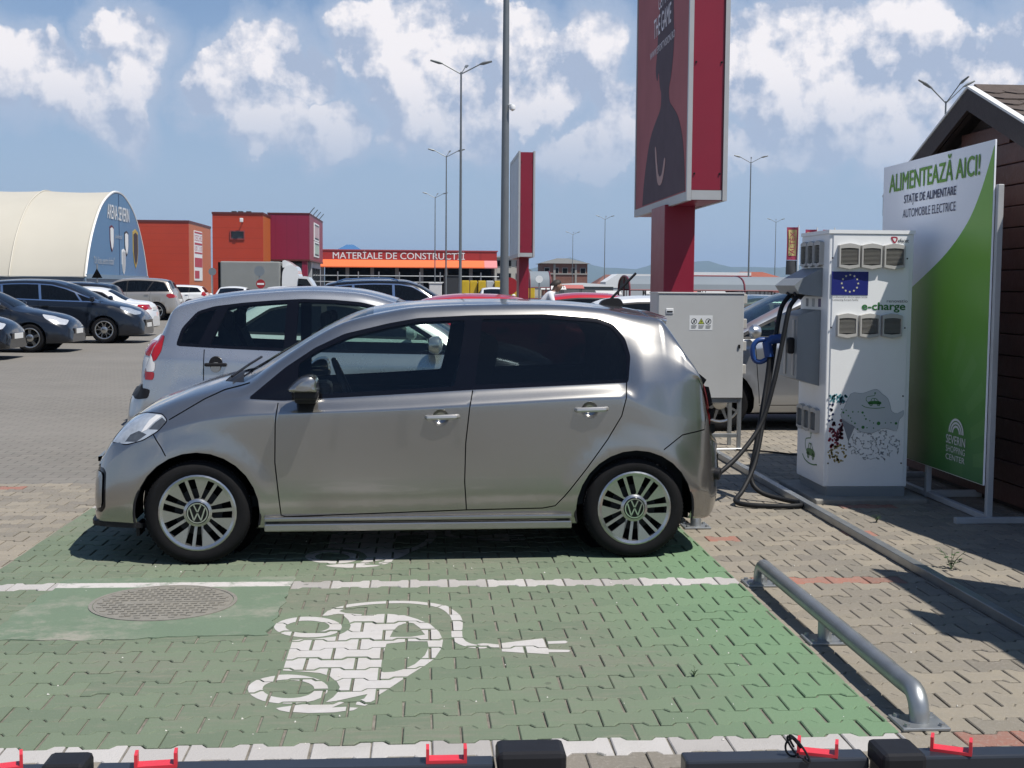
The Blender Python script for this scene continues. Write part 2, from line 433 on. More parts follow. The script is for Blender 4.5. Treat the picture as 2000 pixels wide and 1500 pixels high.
def paver_mat(name, kind):
    m, nt, b = nodes(name)
    geo = nt.nodes.new('ShaderNodeNewGeometry'); g = geo.outputs['Position']
    oi = nt.nodes.new('ShaderNodeObjectInfo')
    rnd = math_(nt, 'FRACT', math_(nt, 'ADD', math_(nt, 'MULTIPLY', geo.outputs['Random Per Island'], 7.13), math_(nt, 'MULTIPLY', oi.outputs['Random'], 11.7)))
    n1 = noise(nt, 9, 6, .65, g); n2 = noise(nt, 1.1, 5, .6, g); n3 = noise(nt, 60, 4, .6, g); n4 = noise(nt, 240, 2, .5, g)
    stone = {'red': ((.30, .13, .095), (.22, .10, .075))}.get(kind, ((.248, .218, .170), (.160, .144, .120)))
    c = mixc(nt, rnd, *stone)
    c = mixc(nt, ramp(nt, n1, [(.4, 0), (.75, .5)]), c, (.19, .175, .155))
    c = mixc(nt, ramp(nt, n3, [(.5, 0), (.72, .4)]), c, (.285, .262, .23))
    mp = nt.nodes.new('ShaderNodeMapping'); mp.inputs['Scale'].default_value = (3, 14, 1); nt.links.new(g, mp.inputs[0])
    scuff = noise(nt, 2.2, 5, .7, mp.outputs[0])
    if kind in ('grey', 'white'):
        sx = nt.nodes.new('ShaderNodeSeparateXYZ'); nt.links.new(g, sx.inputs[0]); X, Y = sx.outputs[0], sx.outputs[1]
        wob = math_(nt, 'MULTIPLY', math_(nt, 'SUBTRACT', n3, .5), .012)
        Xw = math_(nt, 'ADD', X, wob)
        ins = math_(nt, 'MULTIPLY', math_(nt, 'LESS_THAN', Xw, BAY_R), math_(nt, 'GREATER_THAN', Xw, BAY_L))
        if kind == 'grey':
            ins = math_(nt, 'MULTIPLY', ins, math_(nt, 'MULTIPLY', math_(nt, 'GREATER_THAN', Y, Y_A), math_(nt, 'LESS_THAN', Y, Y_C)))
            fresh = math_(nt, 'MULTIPLY', math_(nt, 'SUBTRACT', Xw, .75), 1.4, clamp=True)   # the end of the bay kept more of its colour
            pc = mixc(nt, rnd, (.112, .143, .098), (.136, .170, .115))
            pc = mixc(nt, math_(nt, 'MULTIPLY', fresh, .75), pc, (.122, .215, .118))
            lo = math_(nt, 'ADD', .50, math_(nt, 'MULTIPLY', fresh, .12))
        else:
            pc = mixc(nt, rnd, (.30, .285, .272), (.40, .385, .37)); lo = .58
        wear = math_(nt, 'ADD', math_(nt, 'MULTIPLY', scuff, .55), math_(nt, 'MULTIPLY', n2, .45))
        wear = math_(nt, 'MULTIPLY', math_(nt, 'SUBTRACT', wear, lo), 4.5, clamp=True)
        wear = math_(nt, 'MULTIPLY', wear, .78)
        fl = math_(nt, 'MULTIPLY', math_(nt, 'SUBTRACT', n3, .66), 14, clamp=True)
        wear = math_(nt, 'MAXIMUM', wear, math_(nt, 'MULTIPLY', fl, .55))
        c = mixc(nt, math_(nt, 'MULTIPLY', ins, math_(nt, 'SUBTRACT', 1, wear)), c, pc)
    # tyre grime and old spots
    c = mixc(nt, ramp(nt, n2, [(.48, 0), (.8, .45)]), c, (.13, .13, .105))
    vo = nt.nodes.new('ShaderNodeTexVoronoi'); vo.inputs['Scale'].default_value = 2.3; nt.links.new(g, vo.inputs['Vector'])
    sp = math_(nt, 'LESS_THAN', math_(nt, 'ADD', vo.outputs['Distance'], math_(nt, 'MULTIPLY', n3, .08)), .075)
    c = mixc(nt, math_(nt, 'MULTIPLY', sp, .5), c, (.06, .065, .05))
    nt.links.new(c, b.inputs['Base Color']); b.inputs['Roughness'].default_value = .82; b.inputs['Specular IOR Level'].default_value = .3
    setbump(nt, b, math_(nt, 'ADD', n4, math_(nt, 'MULTIPLY', n3, 2)), .35, .004)
    return m

P_GREY, P_WHITE, P_RED = paver_mat('paver', 'grey'), paver_mat('paver_white', 'white'), paver_mat('paver_red', 'red')
SAND = pbr('joint_sand', (.155, .14, .115), .95, var=.4, scale=30, bump=.5, bscale=150, dirt=.8, dirtcol=(.27, .25, .21))

part('ground', mat_ground(), None, lambda b: b.quad((-9000, -200, -.016), (9000, -200, -.016), (9000, 12500, -.016), (-9000, 12500, -.016)))
tag(bpy.data.objects['ground'], kind='structure')

# the double-T paving stone
def stone_outline(e=0.0):
    a, w, l = .0799-e, .0521-e, .0966-e
    q = [(l, a), (.060+e*.6, a), (.042+e*.4, w)]
    return q + [(-x, y) for x, y in reversed(q)] + [(-x, -y) for x, y in q] + [(x, -y) for x, y in reversed(q)]
def stone_geo(cx=0, cy=0, dz=0, tx=0, ty=0):
    vs = []
    for e, z in ((0, -.016), (0, -.0035), (.0035, 0.0)):
        vs += [(cx+x, cy+y, z+(dz+tx*x+ty*y if z > -.01 else 0)) for x, y in stone_outline(e)]
    n = 12; fs = [tuple(range(2*n, 3*n))]
    for r in (0, 1): fs += [(r*n+i, r*n+(i+1) % n, (r+1)*n+(i+1) % n, (r+1)*n+i) for i in range(n)]
    return vs, fs
def in_poly(x, y, poly):
    c = False; j = len(poly)-1
    for i in range(len(poly)):
        xi, yi = poly[i]; xj, yj = poly[j]
        if (yi > y) != (yj > y) and x < (xj-xi)*(y-yi)/(yj-yi)+xi: c = not c
        j = i
    return c
PATCH = [(-1.80, 5.555), (-1.45, 5.52), (-1.1, 5.55), (-.76, 5.58), (-.745, 6.05), (-.755, 6.60), (-1.1, 6.60), (-1.5, 6.59), (-1.745, 6.58), (-1.775, 6.1)]

pav = tag(empty('pavement'), kind='structure')
part('joint_bed', SAND, pav, lambda b: (b.quad((-5.2, 3.2, -.0078), (7.2, 3.2, -.0078), (7.2, 9.9, -.0078), (-5.2, 9.9, -.0078)), b.quad((-.5, 9.9, -.0078), (7.2, 9.9, -.0078), (7.2, 14.5, -.0078), (-.5, 14.5, -.0078))))
stones = []
rs = random.Random(3)
for j in range(-6, 74):
    y = GY0+j*ROW
    for k in range(-28, 40):
        x = GX0+(k+(.0 if j % 2 == 0 else .5))*PITCH
        if not (-.335*y-.9 < x < .475*y+1.1): continue
        if in_poly(x, y, PATCH) or (x < -.6 and y > 9.88): continue
        kind = 0
        if j in (0, 17, 34) and x < BAY_R+.09: kind = 1
        if j == 17 and 1.72 < x < 2.45: kind = 2
        if j == 0 and x > 1.9: kind = 2
        if (j, k) in ((26, 17), (33, 18), (33, 19), (25, 12), (40, -12), (35, -13)): kind = 2
        stones.append((y, x, kind, rs.uniform(-.0016, .0016), rs.gauss(0, .007), rs.gauss(0, .009), j))
stones.sort(key=lambda s: s[0]+abs(s[1])*.02)
near = [s for s in stones if s[0] > 3.98 and -.34*s[0] < s[1] < .48*s[0]][:300]
ids = set(id(s) for s in near)
base = {}
for kind, mt in ((0, P_GREY), (1, P_WHITE), (2, P_RED)):
    me = bpy.data.meshes.new('paver'); vs, fs = stone_geo(); me.from_pydata(vs, [], fs); me.materials.append(mt); me.update(); base[kind] = me
for s in near:
    y, x, kind, dz, tx, ty, j = s
    o = link('paver', base[kind], pav, (x+rs.gauss(0, .0012), y, dz), (ty, -tx, rs.gauss(0, .006))); o.scale = (rs.uniform(.982, 1.012), rs.uniform(.985, 1.01), 1)
b = MB()
for s in stones:
    if id(s) in ids: continue
    y, x, kind, dz, tx, ty, j = s
    vs, fs = stone_geo(x, y, dz, tx, ty); b.add(vs, fs, kind)
tag(b.build('pavers', [P_GREY, P_WHITE, P_RED], pav, fixn=False), kind='stuff')

# concrete patch with the manhole
def mat_patch():
    m, nt, b = nodes('painted_concrete')
    g = nt.nodes.new('ShaderNodeNewGeometry').outputs['Position']
    sx = nt.nodes.new('ShaderNodeSeparateXYZ'); nt.links.new(g, sx.inputs[0])
    n1 = noise(nt, 5, 6, .68, g); n2 = noise(nt, 45, 4, .6, g)
    conc = mixc(nt, n2, (.20, .19, .155), (.30, .28, .24))
    gr = mixc(nt, n1, (.100, .138, .094), (.116, .165, .108))
    worn = math_(nt, 'ADD', math_(nt, 'MULTIPLY', math_(nt, 'SUBTRACT', n1, .55), 6), math_(nt, 'MULTIPLY', math_(nt, 'SUBTRACT', 5.78, sx.outputs[1]), 3), clamp=True)
    worn = math_(nt, 'MULTIPLY', worn, math_(nt, 'MULTIPLY', math_(nt, 'SUBTRACT', -1.15, sx.outputs[0]), 3, clamp=True))
    worn = math_(nt, 'MAXIMUM', worn, math_(nt, 'MULTIPLY', math_(nt, 'SUBTRACT', noise(nt, 2.6, 8, .72, g), .50), 5, clamp=True))
    c = mixc(nt, math_(nt, 'MULTIPLY', worn, .8), gr, conc)
    yl = math_(nt, 'ABSOLUTE', math_(nt, 'SUBTRACT', math_(nt, 'ADD', sx.outputs[1], math_(nt, 'MULTIPLY', n2, .01)), Y_B+.008))
    ln = math_(nt, 'LESS_THAN', yl, .05)
    wl = math_(nt, 'SUBTRACT', 1, math_(nt, 'MULTIPLY', math_(nt, 'SUBTRACT', noise(nt, 11, 6, .7, g), .52), 5, clamp=True))
    c = mixc(nt, math_(nt, 'MULTIPLY', ln, wl), c, (.42, .40, .385))
    nt.links.new(c, b.inputs['Base Color']); b.inputs['Roughness'].default_value = .85
    setbump(nt, b, math_(nt, 'ADD', n1, math_(nt, 'MULTIPLY', n2, .4)), .6, .012)
    return m
edge = []
for i in range(len(PATCH)):
    a = np.array(PATCH[i]); c = np.array(PATCH[(i+1) % len(PATCH)])
    for t in np.linspace(0, 1, 9)[:-1]:
        e_ = a+(c-a)*t; o_ = e_-np.array([-1.26, 6.08]); e_ = e_+np.sign(o_)*np.array([.085 if abs(o_[0]) > .4 else 0, .05 if abs(o_[1]) > .4 else 0])
        edge.append(tuple(e_+np.array([rs.gauss(0, .008), rs.gauss(0, .008)])))
tag(part('concrete_patch', mat_patch(), pav, lambda b: b.prism(edge, 'z', -.014, .0036)), 'cracked green painted concrete round the manhole')

IRON = pbr('cast_iron', (.20, .19, .165), .7, .0, var=.35, scale=14, bump=.3, bscale=120, dirt=.5, dirtcol=(.2, .185, .15))
mh = empty('manhole_cover', (-1.235, 6.115, .003), 0.05, 'round cast iron manhole cover set in green painted concrete', 'manhole')
part('rim', IRON, mh, lambda b: b.lathe([(.345, -.004), (.345, .0045), (.328, .0045), (.326, -.001)], seg=48))
part('plate', IRON, mh, lambda b: b.lathe([(.324, -.004), (.324, .003), (.0001, .003)], seg=48))
def studs(b):
    for i in range(-7, 8):
        for k in range(-7, 8):
            x = (i+(.5 if k % 2 else 0))*.042; y = k*.042
            if math.hypot(x, y) < .285 and not (abs(y) < .03 and abs(x) < .2): b.box((x-.014, y-.010, .002), (x+.014, y+.010, .008))
    b.box((-.02, -.008, .002), (.30, .004, .0065))
tag(part('studs', IRON, mh, studs), kind='stuff')
def ring(b):
    for a in np.linspace(0, 2*math.pi, 25)[:-1]:
        b.bbox((.295*math.cos(a)-.013, .295*math.sin(a)-.013, .002), (.295*math.cos(a)+.013, .295*math.sin(a)+.013, .008), .003)
tag(part('stud_ring', IRON, mh, ring), kind='stuff')

# ------------------------------------------------------------------ painted symbol: a car with a plug, stencilled on the stones
SYM = [  # (outline, holes)
    ([(-0.358, 5.646), (-0.359, 5.608), (-0.368, 5.573), (-0.383, 5.542), (-0.405, 5.516), (-0.432, 5.498), (-0.462, 5.487), (-0.494, 5.485), (-0.527, 5.49), (-0.56, 5.504), (-0.59, 5.524), (-0.616, 5.552), (-0.637, 5.584), (-0.652, 5.62), (-0.661, 5.659), (-0.661, 5.697), (-0.654, 5.734), (-0.64, 5.767), (-0.618, 5.795), (-0.591, 5.815), (-0.559, 5.827), (-0.525, 5.83), (-0.49, 5.824), (-0.456, 5.81), (-0.425, 5.787), (-0.398, 5.757), (-0.378, 5.723), (-0.364, 5.685)],
     [[(-0.413, 5.652), (-0.414, 5.628), (-0.42, 5.607), (-0.43, 5.588), (-0.444, 5.572), (-0.461, 5.561), (-0.481, 5.554), (-0.502, 5.553), (-0.524, 5.556), (-0.545, 5.565), (-0.565, 5.577), (-0.582, 5.594), (-0.595, 5.614), (-0.605, 5.636), (-0.61, 5.66), (-0.61, 5.683), (-0.605, 5.705), (-0.595, 5.725), (-0.581, 5.741), (-0.563, 5.754), (-0.543, 5.761), (-0.521, 5.762), (-0.499, 5.759), (-0.477, 5.75), (-0.457, 5.736), (-0.44, 5.719), (-0.426, 5.698), (-0.417, 5.675)]]),
    ([(-0.354, 4.761), (-0.355, 4.722), (-0.363, 4.686), (-0.378, 4.655), (-0.399, 4.629), (-0.426, 4.611), (-0.456, 4.6), (-0.488, 4.598), (-0.521, 4.603), (-0.553, 4.617), (-0.584, 4.638), (-0.61, 4.666), (-0.632, 4.699), (-0.648, 4.736), (-0.657, 4.775), (-0.659, 4.814), (-0.652, 4.852), (-0.639, 4.886), (-0.618, 4.914), (-0.591, 4.935), (-0.559, 4.948), (-0.525, 4.951), (-0.489, 4.944), (-0.455, 4.929), (-0.423, 4.905), (-0.396, 4.875), (-0.375, 4.839), (-0.36, 4.8)],
     [[(-0.407, 4.767), (-0.407, 4.743), (-0.413, 4.72), (-0.422, 4.7), (-0.436, 4.684), (-0.453, 4.672), (-0.472, 4.665), (-0.493, 4.663), (-0.515, 4.667), (-0.536, 4.676), (-0.556, 4.689), (-0.573, 4.707), (-0.587, 4.728), (-0.597, 4.752), (-0.602, 4.776), (-0.603, 4.801), (-0.599, 4.824), (-0.589, 4.845), (-0.576, 4.863), (-0.559, 4.875), (-0.538, 4.883), (-0.517, 4.885), (-0.494, 4.881), (-0.472, 4.872), (-0.452, 4.857), (-0.435, 4.838), (-0.421, 4.816), (-0.412, 4.792)]]),
    ([(-0.556, 5.437), (-0.55, 5.005), (-0.473, 4.988), (-0.401, 4.965), (-0.358, 4.922), (-0.329, 4.855), (-0.311, 4.776), (-0.315, 4.722), (-0.328, 4.663), (-0.352, 4.606), (-0.313, 4.618), (-0.227, 4.673), (-0.203, 4.687), (-0.213, 4.635), (-0.238, 4.615), (-0.241, 4.579), (-0.207, 4.563), (-0.172, 4.619), (-0.161, 4.685), (-0.115, 4.775), (-0.058, 4.9), (0.012, 5.049), (0.054, 5.154), (0.083, 5.302), (0.09, 5.419), (0.075, 5.543), (0.036, 5.673), (-0.022, 5.764), (-0.082, 5.831), (-0.171, 5.862), (-0.224, 5.853), (-0.271, 5.843), (-0.373, 5.87), (-0.354, 5.812), (-0.335, 5.755), (-0.32, 5.666), (-0.322, 5.602), (-0.341, 5.55), (-0.372, 5.5), (-0.463, 5.463), (-0.522, 5.456)],
     [[(-0.151, 5.37), (-0.064, 5.402), (0.023, 5.402), (0.028, 5.304), (0.012, 5.192), (-0.029, 5.068), (-0.07, 5.001), (-0.11, 4.965), (-0.15, 4.957), (-0.163, 4.971), (-0.164, 5.092), (-0.161, 5.237)], [(-0.14, 5.474), (-0.129, 5.572), (-0.108, 5.657), (-0.074, 5.704), (-0.039, 5.687), (-0.01, 5.61), (0.013, 5.504), (-0.049, 5.47)]]),
    ([(-0.462, 5.846), (-0.443, 5.939), (-0.398, 5.985), (-0.368, 5.989), (-0.388, 5.93), (-0.356, 5.893), (-0.278, 5.869), (-0.283, 5.85), (-0.391, 5.883), (-0.436, 5.85)],
     []),
    ([(-0.526, 4.55), (-0.503, 4.563), (-0.436, 4.588), (-0.344, 4.591), (-0.298, 4.61), (-0.284, 4.602), (-0.309, 4.568), (-0.324, 4.547), (-0.276, 4.552), (-0.23, 4.543), (-0.247, 4.516), (-0.313, 4.491), (-0.404, 4.489), (-0.474, 4.506), (-0.512, 4.528)],
     []),
    ([(0.341, 5.361), (0.522, 5.425), (0.532, 5.367), (0.527, 5.31), (0.533, 5.255), (0.527, 5.187), (0.334, 5.236)],
     []),
    ([(0.529, 5.372), (0.617, 5.377), (0.626, 5.357), (0.613, 5.337), (0.526, 5.336)],
     []),
    ([(0.53, 5.255), (0.616, 5.245), (0.624, 5.231), (0.612, 5.213), (0.526, 5.214)],
     []),
]
CABLE = [(-0.414, 5.947), (-0.358, 6.012), (-0.238, 6.069), (-0.085, 6.086), (0.026, 6.046), (0.098, 5.977), (0.144, 5.861), (0.16, 5.712), (0.153, 5.539), (0.154, 5.437), (0.171, 5.366), (0.208, 5.319), (0.256, 5.304), (0.261, 5.33), (0.338, 5.302)]
SYMW = pbr('white_road_paint', (.46, .445, .43), .75, var=.14, scale=18, dirt=.6, dirtcol=(.36, .34, .30), bump=.2, bscale=200)
def offset_ribbon(pts, w):
    P = [np.array(q) for q in crv(pts, 6)]; l = []; r = []
    for i, q in enumerate(P):
        t = P[min(i+1, len(P)-1)]-P[max(i-1, 0)]; t = t/np.linalg.norm(t); n = np.array([-t[1], t[0]])
        l.append(tuple(q+n*w)); r.append(tuple(q-n*w))
    return l+r[::-1]
def clip_rect_faces(outline, holes, z, dy=0.0):
    """triangles of a flat outline with holes"""
    loops = [outline]+holes; pts = []; edges = []
    for lp in loops:
        s = len(pts); n = len(lp); pts += [Vector((q[0], q[1]+dy)) for q in lp]; edges += [(s+i, s+(i+1) % n) for i in range(n)]
    return pts, edges
def paint_sheet(name, shapes, z, mat, parent, dy=0.0):
    """flat paint cut along the stones' own edges, so that the joints stay open"""
    xs = [q[0] for o, h in shapes for q in o]; ys = [q[1]+dy for o, h in shapes for q in o]
    pts = []; edges = []; st = []
    for o, h in shapes:
        a, e = clip_rect_faces(o, h, z, dy); k = len(pts); pts += a; edges += [(i+k, j+k) for i, j in e]
    for s in stones:
        if min(xs)-.1 < s[1] < max(xs)+.1 and min(ys)-.1 < s[0] < max(ys)+.1:
            k = len(pts); ol = [(s[1]+x, s[0]+y) for x, y in stone_outline(.0032)]
            pts += [Vector(q) for q in ol]; edges += [(k+i, k+(i+1) % 12) for i in range(12)]; st.append((ol, s))
    v, e, f, *_ = delaunay_2d_cdt(pts, edges, [], 0, 1e-5)
    b = MB(); vs = []; fs = []
    for t in f:
        cx = sum(v[i].x for i in t)/3; cy = sum(v[i].y for i in t)/3
        if not any(in_poly(cx, cy-dy, o) and not any(in_poly(cx, cy-dy, q) for q in h) for o, h in shapes): continue
        for ol, s in st:
            if abs(cx-s[1]) < .1 and abs(cy-s[0]) < .083 and in_poly(cx, cy, ol):
                k = len(vs); vs += [(v[i].x, v[i].y, z+s[3]+s[4]*(v[i].x-s[1])+s[5]*(v[i].y-s[0])) for i in t]; fs.append((k, k+1, k+2)); break
    b.add(vs, fs); return b.build(name, mat, parent, fixn=False)
SYMS = SYM+[(offset_ribbon(CABLE, .024), [])]
sy = tag(paint_sheet('painted_symbol', SYMS, .0014, SYMW, pav), 'white painted electric car symbol with cable and plug')
def sheet_copy(dy):
    return paint_sheet('painted_symbol', SYMS, .0014, SYMW, pav, dy)
tag(sheet_copy(17*ROW), 'white painted electric car symbol mostly hidden under the silver car')

# ------------------------------------------------------------------ car bodies
class Body:
    """a lofted car shell: sections across the car, x from the front bumper (0) to the tail (L)"""
    NT = 11
    def __init__(s, L, keys, wheels, arch_r, flare=.012, zc=.36, zm=.58):
        s.crease = np.array([1, .7, .45, 1, .25, .6, 1, 1, 1, 1, 1.]); s.L = L; s.k = keys; s.wheels = wheels; s.ar = arch_r; s.flare = flare; s.zc = zc; s.zm = zm
        xs = np.linspace(0, L, 1600); zt = spline(keys['zt'], xs); g = spline(keys['g'], xs)*.8
        du = np.sqrt(np.diff(xs)**2+(np.diff(zt)*.9)**2+(np.diff(g)*.6)**2)
        s.ux = np.concatenate([[0], np.cumsum(du)]); s.xx = xs; s.UL = s.ux[-1]
    def U(s, x): return np.interp(x, s.xx, s.ux)
    def X(s, u): return np.interp(u, s.ux, s.xx)
    def ctrl(s, x):
        k = s.k; f = lambda n: spline(k[n], x)
        zt = f('zt'); g = f('g'); zbot = f('zbot')
        zr = np.minimum(f('zr'), zt-.022); zb = np.minimum(f('zb'), zr-.035)
        zs = np.minimum(f('zs'), zb-.045); zm = np.minimum(s.zm, zbot+(zs-zbot)*.62); zc = np.minimum(s.zc, zbot+(zm-zbot)*.5)
        wm = f('wm')*g; ws = f('ws')*g; wb = f('wb')*g; wr = f('wr')*g; wl = f('wl')*g
        bul = k.get('bulge', .018)
        Y = [wl-.12, wl, wm-.003, wm, ws, wb, (wb+wr)/2+bul, wr, wr*.74, wr*.38, 0*wr]
        dz = zt-zr
        Z = [zbot, zbot+.012, zc, zm, zs, zb, (zb+zr)/2, zr, zr+dz*.55, zr+dz*.90, zt]
        return np.stack(Y, -1), np.stack(Z, -1)
    def ev(s, u, v):
        """points for arrays u (along) and v (up the section, 0..10)"""
        u = np.asarray(u, float); v = np.clip(np.asarray(v, float), 0, 10)
        x = s.X(u); Y, Z = s.ctrl(x); i = np.clip(v.astype(int), 0, 9); t = v-i; n = np.arange(len(u))
        def g(A, j):
            jj = np.clip(j, 0, 10); a = A[n, jj]
            return a
        def cr(A, odd):
            p1 = g(A, i); p2 = g(A, i+1); p0 = g(A, i-1)
            p3 = g(A, i+2)
            if odd is not None:
                p3 = np.where(i+2 > 10, odd*g(A, 20-(i+2)+0*i), p3)
            # limited tangents keep creases soft but clean
            m1 = .5*(p2-p0)*s.crease[i]; m2 = .5*(p3-p1)*s.crease[np.clip(i+1, 0, 10)]
            return (2*t**3-3*t**2+1)*p1+(t**3-2*t**2+t)*m1+(-2*t**3+3*t**2)*p2+(t**3-t**2)*m2
        y = cr(Y, -1); z = cr(Z, 1)
        for (wx, wz) in s.wheels:
            r = np.hypot(x-wx, z-wz); fl = np.clip(1-np.abs(r-s.ar-.012)/.115, 0, 1); fl = fl*fl*(3-2*fl)
            y = y+s.flare*fl*(z < .95)*(y > .35)
        return np.stack([x, -y, z], -1)
    def V(s, x, z):
        """height on the side view -> v"""
        x = np.atleast_1d(np.asarray(x, float)); z = np.atleast_1d(np.asarray(z, float))
        m = 91; vv = np.linspace(1, 10, m); n = len(x)
        Z = s.ev(np.repeat(s.U(x), m), np.tile(vv, n))[:, 2].reshape(n, m)
        Z = np.maximum.accumulate(Z, 1)+np.arange(m)*1e-7
        return np.array([np.interp(z[k], Z[k], vv) if z[k] > Z[k, 0] else 1-(Z[k, 0]-z[k])*8 for k in range(n)])

def densify(pts, closed, step=.035):
    out = []; n = len(pts)
    for i in range(n if closed else n-1):
        a = np.array(pts[i]); b = np.array(pts[(i+1) % n]); m = max(1, int(np.linalg.norm(b-a)/step))
        out += [tuple(a+(b-a)*k/m) for k in range(m)]
    if not closed: out.append(tuple(pts[-1]))
    return out

def round_poly(pts, r=.03, n=4):
    out = []; N = len(pts)
    for i in range(N):
        p = np.array(pts[i], float); a = np.array(pts[i-1], float)-p; b = np.array(pts[(i+1) % N], float)-p
        la, lb = np.linalg.norm(a), np.linalg.norm(b); rr = min(r, la*.45, lb*.45)
        s = p+a/la*rr; e = p+b/lb*rr
        for k in range(n+1):
            t = k/n; out.append(tuple((1-t)**2*s+2*t*(1-t)*p+t*t*e))
    return out

def inset_poly(pts, d):
    P = np.array(pts, float); n = len(P)
    A = .5*np.sum(P[:, 0]*np.roll(P[:, 1], -1)-np.roll(P[:, 0], -1)*P[:, 1]); sg = 1 if A > 0 else -1
    out = []
    for i in range(n):
        t1 = P[i]-P[i-1]; t2 = P[(i+1) % n]-P[i]
        t1 /= np.linalg.norm(t1)+1e-9; t2 /= np.linalg.norm(t2)+1e-9
        nn = np.array([-t1[1]-t2[1], t1[0]+t2[0]]); l = np.linalg.norm(nn)
        nn = nn/l/max(.5, math.sqrt(max(0, (1+t1@t2)/2))) if l > 1e-6 else np.zeros(2)
        out.append(tuple(P[i]+sg*nn*d))
    return out

def np_inpoly(px, py, poly):
    P = np.array(poly); x1, y1 = P[:, 0], P[:, 1]; x2, y2 = np.roll(x1, -1), np.roll(y1, -1)
    c = np.zeros(len(px), bool)
    for a, b, d, e in zip(x1, y1, x2, y2):
        if b == e: continue
        k = ((b > py) != (e > py)) & (px < (d-a)*(py-b)/(e-b)+a); c ^= k
    return c

def car_shell(body, regions, seams, root, paint, nu=70, nv=36, liner=False, seamw=.0032, side='both'):
    """regions: list of (name, outline, space, material, push, mode); first match wins.
    space 'xz' = side view, 'xv' = along / section number. mode 'side' gives one part per side, 'mid' joins both halves"""
    pts = []; edges = []; polys = []
    def conv(outline, space):
        o = densify(outline, True, .04 if space == 'xz' else .12)
        x = np.array([q[0] for q in o]); z = np.array([q[1] for q in o])
        v = body.V(x, z) if space == 'xz' else z
        return list(zip(body.U(x), np.clip(v, -.5, 10)))
    for (name, ol, space, *_r) in regions: polys.append(conv(ol, space))
    seamp = []
    for ln in seams:
        P = [np.array(q) for q in densify(ln, False, .04)]; l = []; r = []
        for i, q in enumerate(P):
            t = P[min(i+1, len(P)-1)]-P[max(i-1, 0)]; t = t/np.linalg.norm(t); n = np.array([-t[1], t[0]])*seamw
            l.append(q+n); r.append(q-n)
        o = l+r[::-1]; x = np.array([q[0] for q in o]); z = np.array([q[1] for q in o])
        seamp.append(list(zip(body.U(x), body.V(x, z))))
    K = 6.0                                              # v is squeezed so that both directions have similar scale
    for pl in polys+seamp:
        k = len(pts); n = len(pl); pts += [Vector((a, max(0, b)/K)) for a, b in pl]; edges += [(k+i, k+(i+1) % n) for i in range(n)]
    gu = np.linspace(0, body.UL, nu); gv = np.linspace(0, 10, nv)
    for a in gu:
        for b in gv: pts.append(Vector((a, b/K)))
    v, e, f, *_ = delaunay_2d_cdt(pts, edges, [], 0, 1e-5)
    UV = np.array([(q.x, q.y*K) for q in v]); F = np.array([t for t in f if len(t) == 3])
    P = body.ev(UV[:, 0], UV[:, 1])
    h = 2e-3
    du = body.ev(np.clip(UV[:, 0]+h, 0, body.UL), UV[:, 1])-body.ev(np.clip(UV[:, 0]-h, 0, body.UL), UV[:, 1])
    dv = body.ev(UV[:, 0], UV[:, 1]+.03)-body.ev(UV[:, 0], UV[:, 1]-.03)
    N = np.cross(du, dv); N /= np.linalg.norm(N, axis=1)[:, None]+1e-12
    c = P-np.array([body.L/2, 0, .6]); 
    if (N*c).sum() < 0: N = -N
    top = UV[:, 1] > 9.98; N[top, 1] = 0; N /= np.linalg.norm(N, axis=1)[:, None]+1e-12
    C = UV[F].mean(1); cls = np.full(len(F), -1)
    for i in range(len(seamp)): 
        k = np_inpoly(C[:, 0], C[:, 1], seamp[i]) & (cls == -1); cls[k] = 1000
    for i, pl in enumerate(polys):
        k = np_inpoly(C[:, 0], C[:, 1], pl) & ((cls == -1) | ((cls == 1000) & regions[i][6]) if len(regions[i]) > 6 else (cls == -1)); cls[k] = i
    area = np.linalg.norm(np.cross(P[F[:, 1]]-P[F[:, 0]], P[F[:, 2]]-P[F[:, 0]]), axis=1)
    good = area > 1e-9
    def emit(name, mat, sel, push, mode, parent=root):
        t = F[sel & good]
        if not len(t): return []
        idx, inv = np.unique(t, return_inverse=True); inv = inv.reshape(-1, 3)
        p = P[idx]+N[idx]*push; n = N[idx]
        # face winding to agree with the normals
        fn = np.cross(p[inv[:, 1]]-p[inv[:, 0]], p[inv[:, 2]]-p[inv[:, 0]]); flip = (fn*n[inv].mean(1)).sum(1) < 0
        inv[flip] = inv[flip][:, ::-1]
        M = np.array([1, -1, 1]); out = []
        sets = []
        if mode == 'mid': sets = [(np.vstack([p, p*M]), np.vstack([n, n*M]), np.vstack([inv, inv[:, ::-1]+len(p)]))]
        else: sets = [(p, n, inv), (p*M, n*M, inv[:, ::-1])]
        for (pp, nn, ff) in sets:
            me = bpy.data.meshes.new(name); me.from_pydata(pp.tolist(), [], ff.tolist()); me.materials.append(mat)
            me.polygons.foreach_set('use_smooth', [True]*len(me.polygons)); me.update()
            me.normals_split_custom_set_from_vertices(nn.tolist())
            out.append(link(name, me, parent))
        return out
    made = {}
    for i, rg in enumerate(regions):
        name, ol, space, mat, push, mode = rg[:6]
        if mat is None: continue
        made.setdefault(name, []).extend(emit(name, mat, cls == i, push, mode))
    for o in emit('panel_seams', SEAM, cls == 1000, -.007, 'mid'): o['kind'] = 'stuff'
    made['body'] = emit('body', paint, cls == -1, 0, 'mid')
    if liner:
        solid = (cls == -1) | np.isin(cls, [i for i, rg in enumerate(regions) if rg[3] is not None and not rg[3].name.startswith('glass')])
        emit('cabin_lining', LINER, solid & (C[:, 1] > 2.2), -.03, 'mid')
